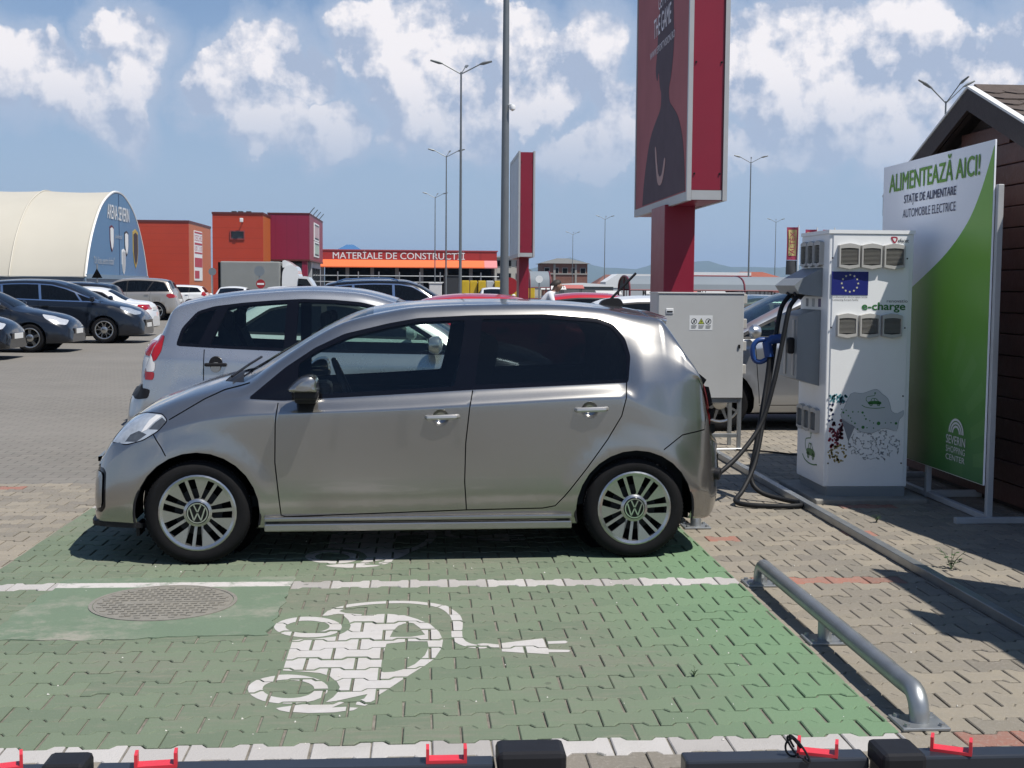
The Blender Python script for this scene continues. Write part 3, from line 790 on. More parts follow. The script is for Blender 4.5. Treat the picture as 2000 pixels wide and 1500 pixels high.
    # nose and tail closures
    for u in (0.0, body.UL):
        q = body.ev(np.full(21, u), np.linspace(0, 10, 21)); ring = [tuple(a) for a in q]+[(a[0], -a[1], a[2]) for a in q[::-1]]
        part('nose_panel' if u == 0 else 'tail_panel', paint, root, lambda b: b.prism([(a[1], a[2]) for a in ring[:-1]], 'x', ring[0][0]-.001, ring[0][0]+.001))
    return made

def wheel_polys(style, R_):
    """bright face pieces of a rim in the x-z plane, radius R_"""
    out = []
    def rot(pts, a): c, s = math.cos(a), math.sin(a); return [(x*c-y*s, x*s+y*c) for x, y in pts]
    if style == 'slots':
        n = 7; ri, ro = R_*.36, R_*.885; hs, sw = .0080, .047      # half width of the thin spoke, outer edge of the slots
        for k in range(n):
            a = 2*math.pi*k/n+.10
            out.append(rot([(ri*.9, -hs), (ro+.005, -hs*1.15), (ro+.005, hs*1.15), (ri*.9, hs)], a))
            a2 = a+2*math.pi/n
            # petal between this pair of slots and the next
            def line(r, off, ang): 
                d = math.sqrt(max(0, r*r-off*off)); return (d*math.cos(ang)-off*math.sin(ang), d*math.sin(ang)+off*math.cos(ang))
            p = [line(ri, sw*.80, a)]+[line(ro+.005, sw, a)]
            a0 = math.atan2(p[-1][1], p[-1][0]); e = line(ro+.005, -sw, a2); a1 = math.atan2(e[1], e[0])
            while a1 < a0: a1 += 2*math.pi
            p += [((ro+.005)*math.cos(a0+(a1-a0)*t), (ro+.005)*math.sin(a0+(a1-a0)*t)) for t in (.25, .5, .75)]
            p += [e, line(ri, -sw*.80, a2)]
            out.append(p)
    elif style == 'double':
        for k in range(5):
            a = 2*math.pi*k/5+math.pi/2
            for sgn in (-1, 1):
                out.append(rot([(R_*.2, -.018+sgn*.012), (R_*.62, sgn*.030-.012), (R_*.93, sgn*.075-.014), (R_*.93, sgn*.075+.014), (R_*.60, sgn*.030+.014), (R_*.2, .018+sgn*.012)], a))
    elif style == 'multi':
        for k in range(9):
            a = 2*math.pi*k/9+.2
            out.append(rot([(R_*.2, -.020), (R_*.93, -.011), (R_*.93, .011), (R_*.2, .020)], a))
    else:
        for k in range(5):
            a = 2*math.pi*k/5+math.pi/2
            out.append(rot([(R_*.2, -.030), (R_*.55, -.026), (R_*.93, -.040), (R_*.93, .040), (R_*.55, .026), (R_*.2, .030)], a))
    return out

WHEELS = {}
def wheel(root, x, y, z, r, rim, style='five', width=.19, cap=None, seg=40):
    """one wheel of its own; y < 0 is the near side, the face points outwards"""
    key = (r, rim, style, width, seg)
    if key not in WHEELS:
        t = MB(); w = width
        t.lathe([(rim-.004, .02), (rim+.006, .0), (rim+.02, -.004), (r-.035, -.006), (r-.012, .006), (r-.003, .022), (r, .05), (r, w-.05), (r-.012, w-.01), (rim, w)], axis='y', seg=seg)
        for k in range(seg*2):                                    # tread blocks
            a = 2*math.pi*k/(seg*2); da = .55*math.pi/(seg*2)
            q = [((r+dr)*math.cos(a+s), (r+dr)*math.sin(a+s)) for s, dr in ((-da, -.006), (da, -.006), (da, .002), (-da, .002))]
            t.add([(q[i][0], yy, q[i][1]) for yy in (.024, .075) for i in range(4)], [(0,1,2,3),(7,6,5,4),(0,1,5,4),(1,2,6,5),(2,3,7,6),(3,0,4,7)])
        f = MB()
        f.lathe([(rim+.003, .002), (rim-.006, -.003), (rim*.90, .004), (rim*.885, .016), (rim*.885, .07)], axis='y', seg=seg)
        for p in wheel_polys(style, rim):
            zf = lambda q: .020-.018*(math.hypot(*q)/rim)
            n = len(p); vs = [(a, zf((a, b)), b) for a, b in p]+[(a, zf((a, b))+.022, b) for a, b in p]
            tri = tessellate_polygon([[Vector((a, b, 0)) for a, b in p]])
            f.add(vs, [tuple(q) for q in tri]); f.add(vs, [(i, (i+1) % n, (i+1) % n+n, i+n) for i in range(n)], 1)
        f.lathe([(.0001, .004), (rim*.30, .004), (rim*.33, .008), (rim*.37, .013), (rim*.38, .03)], axis='y', seg=seg)
        d = MB(); d.lathe([(.0001, .062), (rim, .062)], axis='y', seg=seg); d.lathe([(.0001, .05), (rim*.62, .05), (rim*.62, .06)], axis='y', seg=24, m=1)
        WHEELS[key] = (t, f, d)
    t, f, d = WHEELS[key]; sgn = 1 if y < 0 else -1
    rot = (0, 0, 0) if sgn == 1 else (0, 0, math.pi)
    ty = t.build('wheel', RUBBER, root, (x, y, z), rot)
    dd = d.build('brake_disc', [SEAM, pbr('brake_steel', (.02, .02, .02), .7, .0)], ty)
    ff = f.build('rim', [ALLOY, SEAM], ty)
    return ty, ff

# ------------------------------------------------------------------ the silver electric hatchback
EUP_K = dict(
    zt=[(0, .52), (.008, .555), (.03, .587), (.06, .617), (.085, .66), (.12, .728), (.2, .800), (.28, .850), (.43, .912), (.55, .955), (.66, .988), (.80, 1.022), (.88, 1.065), (.95, 1.108), (1.05, 1.168), (1.267, 1.290), (1.474, 1.382), (1.683, 1.425), (1.86, 1.440), (2.09, 1.450), (2.32, 1.452), (2.676, 1.442), (2.89, 1.425), (3.10, 1.400), (3.18, 1.362), (3.26, 1.262), (3.31, 1.175), (3.374, 1.075), (3.41, .98), (3.435, .86), (3.452, .735), (3.50, .690), (3.548, .62), (3.563, .52), (3.567, .46)],
    zr=[(0, .50), (.12, .69), (.2, .765), (.43, .875), (.66, .935), (.80, .955), (.864, .985), (.95, 1.045), (1.056, 1.118), (1.217, 1.220), (1.379, 1.296), (1.624, 1.350), (1.787, 1.378), (2.09, 1.394), (2.5, 1.402), (2.815, 1.385), (3.05, 1.345), (3.567, 1.30)],
    zb=[(0, .46), (.12, .64), (.25, .735), (.43, .815), (.66, .865), (.864, .893), (1.042, .890), (1.62, .922), (2.084, .950), (2.94, .990), (3.2, 1.0), (3.567, 1.0)],
    zs=[(0, .41), (.12, .56), (.25, .66), (.43, .74), (.66, .80), (.864, .822), (1.62, .848), (2.08, .872), (2.94, .910), (3.06, .86), (3.2, .81), (3.567, .76)],
    zbot=[(0, .205), (.08, .195), (.3, .20), (.9, .185), (2.65, .19), (3.3, .21), (3.45, .20), (3.567, .30)],
    g=[(0, .66), (.010, .78), (.03, .855), (.06, .895), (.12, .93), (.2, .96), (.32, .987), (.45, 1), (3.20, 1), (3.36, .98), (3.43, .945), (3.49, .87), (3.53, .76), (3.555, .62), (3.567, .5)],
    wl=[(0, .76), (.5, .768), (3.0, .768), (3.567, .74)], wm=[(0, .80), (.6, .822), (1.5, .822), (3.0, .826), (3.567, .80)],
    ws=[(0, .775), (.4, .79), (.9, .816), (2.0, .820), (3.0, .816), (3.3, .80), (3.45, .80), (3.567, .76)],
    wb=[(0, .735), (.3, .725), (.66, .735), (.9, .752), (1.5, .758), (2.93, .758), (3.04, .782), (3.2, .765), (3.374, .762), (3.41, .772), (3.45, .785), (3.567, .74)],
    wr=[(0, .66), (.12, .62), (.3, .60), (.66, .635), (.864, .655), (1.05, .645), (1.4, .61), (1.8, .585), (2.6, .575), (3.0, .568), (3.2, .592), (3.262, .625), (3.30, .668), (3.374, .725), (3.41, .750), (3.45, .765), (3.567, .70)],
    bulge=.022)
EUP = Body(3.567, EUP_K, [(.588, .285), (3.002, .283)], .335, .008, .385)
EPAINT = car_paint('silver_paint', (.315, .306, .288), metal=.93, rough=.225, dust=.05)
G_CLEAR = glass('glass_clear', (.76, .84, .81), .98)
G_TINT = glass('glass_tinted', (.10, .115, .12), .85)
LENS = glass('glass_lens', (.85, .88, .9), .97)
RED_L = pbr('red_lens', (.30, .008, .01), .12, var=.15, rvar=0, coat=.6)
WHITE_L = pbr('white_lens', (.62, .62, .62), .15, var=.08, rvar=0, coat=.6)
DARK_LENS = pbr('headlamp_bowl', (.42, .44, .47), .25, .0, var=.35, scale=18, rvar=0, coat=.5)

HEADD = pbr('headlamp_shade', (.075, .083, .092), .12, .2, var=.5, scale=30, rvar=0, coat=1.0)
HEADL = pbr('headlamp_glass', (.46, .50, .54), .10, .35, var=.55, scale=16, rvar=0, coat=1.0)
# the contact point of the front wheel is (-1.220, 6.963); the car leans two degrees off the bay
EYAW = 0.0359
def arc(cx, cz, r, a0, a1, n=20): return [(cx+r*math.cos(R(a0+(a1-a0)*k/n)), cz+r*math.sin(R(a0+(a1-a0)*k/n))) for k in range(n+1)]
def make_eup():
    L = 3.567
    tx, ty = math.cos(EYAW), math.sin(EYAW)
    # local near side y = -0.80 at the tyre
    org = Vector((-1.2197, 6.963, 0))-Vector((tx, ty, 0))*.588+Vector((-ty, tx, 0))*.80
    root = empty('hatchback_car', org, EYAW, 'silver grey five door electric hatchback parked across the green bay with a charging cable', 'car')
    win = round_poly([(.868, .915), (.868, .902), (1.04, .893), (1.62, .925), (2.084, .952), (2.965, .992), (2.985, 1.14), (2.965, 1.235), (2.90, 1.318), (2.81, 1.350), (2.5, 1.371), (2.09, 1.363), (1.787, 1.346), (1.624, 1.316), (1.379, 1.257), (1.217, 1.180), (1.056, 1.072)], .02)
    fglass = round_poly([(1.125, .925), (1.62, .950), (1.985, .972), (2.015, 1.10), (2.055, 1.335), (1.79, 1.322), (1.63, 1.292), (1.40, 1.236), (1.225, 1.156), (1.13, 1.09)], .02)
    rglass = round_poly([(2.10, .980), (2.955, 1.012), (2.962, 1.14), (2.942, 1.225), (2.885, 1.300), (2.80, 1.328), (2.5, 1.347), (2.15, 1.342), (2.125, 1.15)], .02)
    lamp = round_poly([(.105, .655), (.13, .70), (.205, .79), (.29, .820), (.395, .822), (.432, .785), (.38, .727), (.30, .678), (.205, .650)], .02)
    lamp_in = inset_poly(lamp, .006)
    tail = [(3.392, 1.03), (3.425, .96), (3.446, .86), (3.456, .75), (3.438, .745), (3.424, .82), (3.400, .94)]
    archF = arc(.588, .285, .335, -40, 220); archR = arc(3.002, .283, .335, -40, 220)
    archF += [(.33, .05), (.85, .05)]; archR += [(2.74, .05), (3.26, .05)]
    grille = round_poly([(.003, .285), (.003, .515), (.075, .525), (.092, .50), (.088, .31), (.065, .28)], .012)
    grille_in = round_poly([(.003, .305), (.003, .492), (.060, .500), (.070, .482), (.067, .33), (.05, .303)], .01)
    regs = [('window', fglass, 'xz', G_CLEAR, -.004, 'side', True), ('window', rglass, 'xz', G_TINT, -.004, 'side', True),
            ('window_surround', win, 'xz', GLOSSB, -.001, 'side', False),
            ('wheel_arch_hole', archF, 'xz', None, 0, 'side', True), ('wheel_arch_hole', archR, 'xz', None, 0, 'side', True),
            *[('handle_hole', arc(hx_-.005, hz_, .045, 0, 350, 18), 'xz', None, 0, 'side', True) for hx_, hz_ in ((1.912, .803), (2.742, .843))],
            ('headlamp_strip', [(.285, .72), (.315, .735), (.352, .775), (.395, .808), (.36, .812), (.325, .785), (.30, .748)], 'xz', WHITE_L, .002, 'side', True),
            ('headlamp_inner', [(.195, .668), (.262, .672), (.318, .712), (.27, .728), (.222, .705)], 'xz', HEADD, .001, 'side', True),
            ('headlamp_inner', [(.325, .738), (.385, .738), (.42, .782), (.395, .80), (.36, .775)], 'xz', HEADD, .001, 'side', True),
            ('headlamp_lens', lamp_in, 'xz', HEADL, .001, 'side', True), ('headlamp_frame', lamp, 'xz', GLOSSB, -.002, 'side', True),
            ('tail_lamp', tail, 'xz', pbr('dark_red_lens', (.10, .006, .008), .12, rvar=0, coat=.6), .003, 'side', True),
            ('bumper_panel', grille_in, 'xz', EPAINT, .002, 'side', True),
            ('bumper_insert', grille, 'xz', GLOSSB, -.006, 'side', True),
            ('windscreen', [(.86, 7.7), (1.50, 7.62), (1.50, 10), (.80, 10)], 'xv', G_CLEAR, -.003, 'mid'),
            ('windscreen_frame', [(.82, 7.5), (1.54, 7.45), (1.54, 10), (.77, 10)], 'xv', GLOSSB, -.001, 'mid'),
            ('cowl_grille', [(.70, 8.2), (.82, 7.5), (.77, 10), (.72, 10)], 'xv', BLACKP, -.004, 'mid'),
            ('rear_window', [(3.275, 8.75), (3.42, 8.6), (3.42, 10), (3.275, 10)], 'xv', G_TINT, -.002, 'mid'),
            ]
    seams = [
        [(1.021, .882), (1.009, .776), (1.006, .563), (1.036, .268), (1.06, .258), (2.05, .286), (2.48, .292)],
        [(2.088, .95), (2.067, .858), (2.046, .664), (2.041, .447), (2.053, .288)],
        [(2.955, .995), (2.944, .91), (2.918, .81), (2.84, .68), (2.72, .515), (2.60, .36), (2.55, .305), (2.48, .292)],
        [(.435, .79), (.62, .90), (.72, .945), (.80, .965), (.86, .985)],
        [(.35, .715), (.40, .645), (.425, .60)],
        [(3.16, .62), (3.27, .70), (3.45, .735)],
    ]
    made = car_shell(EUP, regs, seams, root, EPAINT, 120, 60, liner=True)
    for o in made['window'][2:]: o['label'] = 'dark tinted rear door window'
    # wheel wells, floor, cabin
    for wx, wz in EUP.wheels:
        for s_ in (-1, 1):
            def well(b, s_=s_, wx=wx, wz=wz):
                r = .345; y0, y1 = s_*.80, s_*.48; n = 24; vs = []; fs = []
                for k in range(n+1):
                    a = R(-8+196*k/n)
                    vs += [(wx+r*math.cos(a), y0, wz+r*math.sin(a)), (wx+r*math.cos(a), y1, wz+r*math.sin(a))]
                fs = [(2*k, 2*k+1, 2*k+3, 2*k+2) for k in range(n)]
                b.add(vs, fs); b.lathe([(.0001, y1), (r, y1)], (wx, 0, wz), 'y', 24)
            part('wheel_well', SEAM, root, well)
            # thin dark lip following the arch
            part('arch_lip', BLACKP, root, lambda b: b.tube([(wx+.337*math.cos(R(a)), -s_*0+s_*(.80), wz+.337*math.sin(R(a))) for a in np.linspace(-12, 192, 28)], .006, 6))
    part('underbody', SEAM, root, lambda b: (b.box((.30, -.45, .17), (3.40, .45, .30)), b.box((.95, -.76, .19), (2.64, .76, .32))))
    for s_ in (-1, 1):
        part('side_skirt', EPAINT, root, lambda b: b.bbox((.945, s_*.796-.022, .178), (2.645, s_*.796+.022, .222), .008))
        part('sill_trim', EPAINT, root, lambda b: b.bbox((.945, s_*.806-.014, .235), (2.645, s_*.806+.014, .258), .006))
        part('air_deflector', BLACKP, root, lambda b: b.bbox((.25, s_*.66-.08, .15), (.27, s_*.66+.08, .22), .004))
        part('rear_reflector', RED_L, root, lambda b: b.bbox((3.515, s_*.46-.07, .34), (3.552, s_*.46+.07, .38), .005))
    def cabin(b):
        b.box((.80, -.70, .30), (3.30, .70, .36)); b.bbox((.88, -.69, .62), (1.22, .69, .92), .06)
        for s_ in (-1, 1): b.box((.95, s_*.72-.02, .30), (3.2, s_*.72+.02, .87))
        b.box((3.1, -.70, .30), (3.3, .70, .95))
    part('cabin', LINER, root, cabin)
    for (sx, sy) in ((1.62, -.36), (1.62, .36), (2.55, -.36), (2.55, .36)):
        def seat(b):
            b.bbox((sx-.10, sy-.25, .36), (sx+.42, sy+.25, .56), .06)
            b.prism(crv([(sx+.32, .5), (sx+.44, .5), (sx+.60, 1.05), (sx+.62, 1.22), (sx+.54, 1.23), (sx+.46, 1.0)], 4, True), 'y', sy-.23, sy+.23)
        part('seat', LINER, root, seat)
    part('steering_wheel', BLACKP, root, lambda b: b.tube([(1.36+.07*math.cos(a)*-1+.02, -.36+.18*math.sin(a), .93+.165*math.cos(a)) for a in np.linspace(0, 2*math.pi, 29)], .015, 8))
    part('instrument_hood', BLACKP, root, lambda b: b.bbox((1.12, -.50, .86), (1.30, -.20, .97), .03))
    # wheels
    for wx, wz in EUP.wheels:
        for s_ in (-1, 1):
            ty_, rim = wheel(root, wx, s_*.805, .2855, .2855, .207, 'slots')
            # round badge in the hub
            def badge(b):
                b.lathe([(.0001, -.0005), (.060, -.0005), (.062, .006)], axis='y', seg=32, m=0)
                for r0, r1 in ((.050, .056),):
                    b.lathe([(r0, -.003), (r1, -.003), (r1, 0), (r0, 0), (r0, -.003)], axis='y', seg=36, m=1)
                def stroke(p, q, w=.0034):
                    p = np.array(p)*1.12; q = np.array(q)*1.12; t = (q-p)/np.linalg.norm(q-p); n = np.array([-t[1], t[0]])*w
                    b.prism([tuple(p+n), tuple(q+n), tuple(q-n), tuple(p-n)], 'y', -.003, 0, 1)
                stroke((-.017, .039), (-.0015, .006)); stroke((.017, .039), (.0015, .006))
                stroke((-.036, .024), (-.017, -.036)); stroke((-.017, -.036), (0, .000)); stroke((0, .000), (.017, -.036)); stroke((.017, -.036), (.036, .024))
            badge_o = part('hub_badge', [GLOSSB, CHROME], ty_, badge)
    # door furniture
    for s_ in (-1, 1):
        for (hx, hz) in ((1.912, .803), (2.742, .843)):
            def hand(b):
                y = s_*.828
                b.tube([(hx-.082, y*.985, hz+.002), (hx-.075, y+s_*.016, hz+.003), (hx, y+s_*.026, hz+.006), (hx+.075, y+s_*.018, hz+.008), (hx+.09, y*.985, hz+.008)], .0145, 8)
            h = part('door_handle', pbr('handle_silver', (.50, .49, .47), .3, .6), root, hand)
            def cup(b):
                prof = [(.0001, s_*.792), (.026, s_*.796), (.038, s_*.808), (.0475, s_*.8235)]
                b.lathe(prof, (hx-.005, 0, hz), 'y', 24)
            c = part('handle_recess', EPAINT, root, cup)
        def mir(b):
            y = s_
            q = crv([(1.082, .962), (1.105, .995), (1.155, 1.035), (1.21, 1.046), (1.24, 1.025), (1.246, .985), (1.243, .955), (1.15, .950)], 4, True)
            n = len(q); vs = []; rings = [(.80, .80), (.83, 1.0), (.93, 1.0), (.985, .86), (1.0, .55)]
            for yy, k in rings: vs += [(1.175+(a-1.175)*k, y*yy, .985+(c-.985)*k) for a, c in q]
            fs = [(r*n+i, r*n+(i+1) % n, (r+1)*n+(i+1) % n, (r+1)*n+i) for r in range(4) for i in range(n)]
            fs.append(tuple(range(4*n, 5*n))); b.add(vs, fs, 0, True)
        mo = part('mirror', EPAINT, root, mir)
        part('mirror_base', BLACKP, root, lambda b: (b.bbox((1.12, min(s_*.74, s_*.93), .893), (1.235, max(s_*.74, s_*.93), .925), .012), b.bbox((1.118, min(s_*.82, s_*.975), .915), (1.247, max(s_*.82, s_*.975), .966), .014)))
    def girdle(x0, z, w, grow, zr_):
        """a strip that follows the bumper round the nose"""
        xs = np.array([.30, .22, .15, .10, .06, .03, .012, .0]); xs = xs[xs <= x0]; P_ = []
        for x in xs:
            e = EUP.ev(np.array([float(EUP.U(x))]), EUP.V(x, z))[0]; P_.append((x-grow*(.35 if x > .05 else 1), e[1]-grow*.5, z))
        P_ += [(-grow, P_[-1][1]*.5, z), (-grow, 0, z)]
        P_ += [(x, -y, zz) for x, y, zz in P_[-2::-1]]
        n = len(P_); vs = []
        for x, y, zz in P_: vs += [(x+.02, y*.97, zz-w), (x-.004, y, zz-w*.8), (x-.004, y, zz+w*.8), (x+.02, y*.97, zz+w)]
        return vs, [(4*i+k, 4*i+(k+1) % 4, 4*i+4+(k+1) % 4, 4*i+4+k) for i in range(n-1) for k in range(4)]
    def nose(b): vs, fs = girdle(.05, .552, .016, .012, 0); b.add(vs, fs, 0, False)
    part('nose_trim', GLOSSB, root, nose)
    def lip(b): vs, fs = girdle(.30, .213, .016, .016, 0); b.add(vs, fs, 0, False)
    part('front_lip', BLACKP, root, lip)
    def spoil(b):
        ys = np.linspace(-.53, .53, 23); vs = []; m = 5
        for y in ys:
            z0 = float(np.interp(abs(y), *(lambda E: (-E[::-1, 1], E[::-1, 2]))(EUP.ev(np.full(80, float(EUP.U(3.13))), np.linspace(6.5, 10, 80)))))
            k = 1-.35*(abs(y)/.53)**4
            vs += [(3.13, y, z0+.004), (3.13+.08*k, y, z0-.006), (3.13+.150*k, y, z0-.026), (3.13+.146*k, y, z0-.046), (3.14, y, z0-.050)]
        b.add(vs, [(i*m+k, i*m+(k+1) % m, (i+1)*m+(k+1) % m, (i+1)*m+k) for i in range(22) for k in range(m)]+[tuple(range(m)), tuple(range(22*m, 23*m))], 0, False)
    part('rear_spoiler', EPAINT, root, spoil)
    part('antenna', BLACKP, root, lambda b: (b.prism(crv([(2.93, 1.425), (2.96, 1.452), (3.04, 1.46), (3.07, 1.43), (3.06, 1.41), (2.95, 1.41)], 3, True), 'y', -.03, .03), b.tube([(3.0, 0, 1.455), (3.155, 0, 1.615)], .008, 6)))
    part('wiper', BLACKP, root, lambda b: b.tube([(.74, -.45, 1.005), (.80, -.1, 1.05), (.84, .3, 1.075)], .008, 5))
    part('number_plate', pbr('number_plate', (.72, .72, .70), .4, var=.05), root, lambda b: b.bbox((-.028, -.26, .345), (-.010, .26, .455), .003))
    part('charging_port', BLACKP, root, lambda b: b.tube([(3.44, -.66, .47), (3.52, -.70, .46)], .035, 10))
    return root
make_eup()

# ------------------------------------------------------------------ the other parked cars
G_DARK = glass('glass_dark', (.05, .06, .065), .75)
G_GREEN = glass('glass_green', (.62, .74, .70), .97)
PLATE = pbr('number_plate', (.72, .72, .70), .4, var=.05)
AMBER = pbr('amber_lens', (.7, .25, .02), .2, rvar=0)

def generic_keys(s):
    L, W, H = s['L'], s['W'], s['H']; zt = s['zt']; cx = s['cowl']
    zr = []
    for x, z in zt:
        zr.append((x, z-(.05 if x < cx else .075)))
    belt = s['belt']
    zb = [(x, z-(.11 if x < cx*.7 else .08)) for x, z in zt if x < cx-.05]+[(x, z) for x, z in belt]+[(L, belt[-1][1])]
    zs = [(x, z-.10) for x, z in zb]
    h = W/2
    return dict(zt=zt, zr=zr, zb=zb, zs=zs,
        zbot=[(0, s.get('clear', .19)+.02), (.3, s.get('clear', .19)), (L-.3, s.get('clear', .19)+.01), (L, s.get('clear', .19)+.08)],
        g=[(0, .62), (.02, .75), (.06, .85), (.14, .91), (.3, .97), (.5, 1), (L-.5, 1), (L-.25, .975), (L-.12, .93), (L-.05, .85), (L, .66)],
        wl=[(0, h-.05), (L, h-.06)], wm=[(0, h), (L, h)], ws=[(0, h-.05), (L*.3, h-.025), (L*.8, h-.025), (L, h-.06)],
        wb=[(0, h-.14), (L*.3, h-.062), (L*.8, h-.065), (L, h-.12)],
        wr=[(0, h*.6), (cx, h*.80), (cx+.45, h*.74), (L*.55, h*.69), (L*.85, h*.67), (L, h*.72)], bulge=.02)

def gcar(name, label, s, paint, pos, rz, glassm=None, style='five', nu=60, nv=30, cat='car', group='cars parked in the lot'):
    """s: side-view key points. pos is the ground point under the front bumper on the car's centre line"""
    L, W, H = s['L'], s['W'], s['H']; gm = glassm or G_DARK
    K = generic_keys(s); (xf, xr, wr_) = s['wheels']
    B = Body(L, K, [(xf, wr_-.01), (xr, wr_-.01)], wr_+.05, .014)
    root = empty(name, (pos[0], pos[1], 0), rz, label, cat, group)
    xb0, xt0, xt1, xb1 = s['win']
    bz = lambda x: float(spline(s['belt'], x)); tz = lambda x: float(spline(K['zr'], x))-.035
    top = [(x, tz(x)) for x in np.linspace(xt0, xt1, 7)]
    fr = [(xb0+(xt0-xb0)*t, bz(xb0)+.02+(tz(xt0)-bz(xb0)-.02)*t) for t in (.33, .66)]
    win = [(xb0, bz(xb0)+.015)]+fr+top+s.get('winrear', [])+[(xb1, bz(xb1)+.015)]+[(x, bz(x)+.015) for x in np.linspace(xb1, xb0, 6)[1:-1]]
    win = round_poly(win, .03, 2)
    regs = []
    cuts = [None]+list(s['pillars'])+[None]
    ins = inset_poly(win, .028)
    def clipx(poly, xa, xb_, left):
        """keep the part of the outline to one side of the line through (xa, belt) and (xb_, rail)"""
        za, zb_ = .6, 1.7; xa2 = xa+(xb_-xa)*(za-bz(xa))/(tz(xb_)-bz(xa)); xb2 = xa+(xb_-xa)*(zb_-bz(xa))/(tz(xb_)-bz(xa))
        d = np.array([xb2-xa2, zb_-za]); out = []; n = len(poly)
        sd = lambda q: (d[0]*(q[1]-za)-d[1]*(q[0]-xa2))*(1 if left else -1)
        for i in range(n):
            p, q = np.array(poly[i]), np.array(poly[(i+1) % n]); a, b = sd(p), sd(q)
            if a >= 0: out.append(tuple(p))
            if (a >= 0) != (b >= 0): out.append(tuple(p+(q-p)*a/(a-b)))
        return out
    for i in range(len(cuts)-1):
        pl = ins
        if cuts[i] is not None: pl = clipx(pl, cuts[i][0]+s.get('pw', .03), cuts[i][1]+s.get('pw', .03), False)
        if cuts[i+1] is not None: pl = clipx(pl, cuts[i+1][0]-s.get('pw', .03), cuts[i+1][1]-s.get('pw', .03), True)
        if len(pl) > 2: regs.append(('window', pl, 'xz', gm, -.004, 'side', True))
    regs.append(('window_surround', win, 'xz', s.get('surround', BLACKP), -.001, 'side', False))
    for wx in (xf, xr):
        regs.append(('wheel_arch_hole', arc(wx, wr_-.01, wr_+.05, -40, 220, 16)+[(wx-.26, .03), (wx+.26, .03)], 'xz', None, 0, 'side', True))
    if 'head' in s: regs.append(('headlamp', round_poly(s['head'], .03, 2), 'xz', s.get('headmat', HEADL), .002, 'side', True))
    for tl, tm in s.get('tails', []): regs.append(('tail_lamp', round_poly(tl, .02, 2), 'xz', tm, .004, 'side', True))
    for pl, pm in s.get('trims', []): regs.append(('bumper_trim', round_poly(pl, .02, 2), 'xz', pm, .006, 'side', True))
    wx0, wx1 = s['screen']; regs.append(('windscreen', [(wx0+.05, 7.45), (wx1, 7.45), (wx1-.03, 10), (wx0, 10)], 'xv', gm, -.003, 'mid'))
    if 'rear' in s: r0, r1 = s['rear']; regs.append(('rear_window', [(r0, 7.5), (r1, 7.4), (r1, 10), (r0, 10)], 'xv', G_DARK, -.002, 'mid'))
    seams = []
    for (a, b_) in s['doors']:
        seams.append([(a, bz(min(max(a, s['belt'][0][0]), s['belt'][-1][0]))), (a+b_*.5, .6), (a+b_, .30)])
    seams.append([(s['doors'][0][0]+s['doors'][0][1], .28), (s['doors'][-1][0]+s['doors'][-1][1], .29)])
    seams += s.get('seams', [])
    car_shell(B, regs, seams, root, paint, nu, nv, seamw=.004, liner=s.get('liner', False))
    for wx in (xf, xr):
        for s_ in (-1, 1):
            wheel(root, wx, s_*(W/2-.02), wr_, wr_, wr_*s.get('rim', .70), style, .20, seg=28)
            def well(b):
                r = wr_+.055; n = 12; vs = []
                for k in range(n+1):
                    a = R(-6+192*k/n); vs += [(wx+r*math.cos(a), s_*(W/2-.03), wr_+r*math.sin(a)), (wx+r*math.cos(a), s_*(W/2-.36), wr_+r*math.sin(a))]
                b.add(vs, [(2*k, 2*k+1, 2*k+3, 2*k+2) for k in range(n)]); b.lathe([(.0001, s_*(W/2-.36)), (r, s_*(W/2-.36))], (wx, 0, wr_), 'y', 16)
            part('wheel_well', SEAM, root, well)
    part('underbody', SEAM, root, lambda b: b.box((.3, -W/2+.18, .17), (L-.3, W/2-.18, .34)))
    part('cabin', LINER, root, lambda b: (b.box((s['cowl']+.1, -W/2+.14, .33), (L-.35, W/2-.14, .72)), b.bbox((s['cowl']+.05, -W/2+.14, .6), (s['cowl']+.42, W/2-.14, bz(s['cowl']+.3)-.02), .05)))
    for (sx, sy) in ((xf+1.35, -.36), (xf+1.35, .36), (xf+2.2, -.36), (xf+2.2, .36)):
        part('seat', LINER, root, lambda b: (b.prism(crv([(sx-.12, .6), (sx+.04, .6), (sx+.16, H-.42), (sx+.08, H-.38)], 3, True), 'y', sy-.22, sy+.22),
            b.bbox((sx+.06, sy-.13, H-.42), (sx+.16, sy+.13, H-.22), .05)))
    for s_ in (-1, 1):
        mx, mz = xb0+.22, bz(xb0+.2)+.10
        def mir(b):
            b.lathe([(.0001, 0), (.05, .01), (.075, .04), (.075, .09), (.055, .13), (.0001, .14)], (0, 0, 0), 'z', 12)
            b.v[:] = [(mx+(v[2]-.07)*.9, s_*(W/2+.05)+v[1]*1.2, mz+v[0]) for v in b.v]
        part('mirror', s.get('mirror', paint), root, mir)
        for (hx, hz) in s['handles']:
            part('door_handle', s.get('handle', paint), root, lambda b: b.bbox((hx-.09, min(s_*(W/2-.035), s_*(W/2+.012)), hz-.014), (hx+.09, max(s_*(W/2-.035), s_*(W/2+.012)), hz+.014), .008))
    zg = s.get('grille')
    if zg: part('grille', GLOSSB, root, lambda b: b.bbox((-.012, -W*.24, zg[0]), (.03, W*.24, zg[1]), .01))
    if s.get('plate_f', True): part('number_plate', PLATE, root, lambda b: b.bbox((-.024, -.26, .40), (-.008, .26, .51), .003))
    zpl = s.get('plate_r', .75); xs_ = np.linspace(L*.7, L, 200); zz_ = spline(s['zt'], xs_); xp = float(xs_[np.where(zz_ > zpl+.06)[0][-1]])
    part('number_plate', PLATE, root, lambda b: b.bbox((xp-.01, -.26, zpl), (xp+.03, .26, zpl+.11), .003))
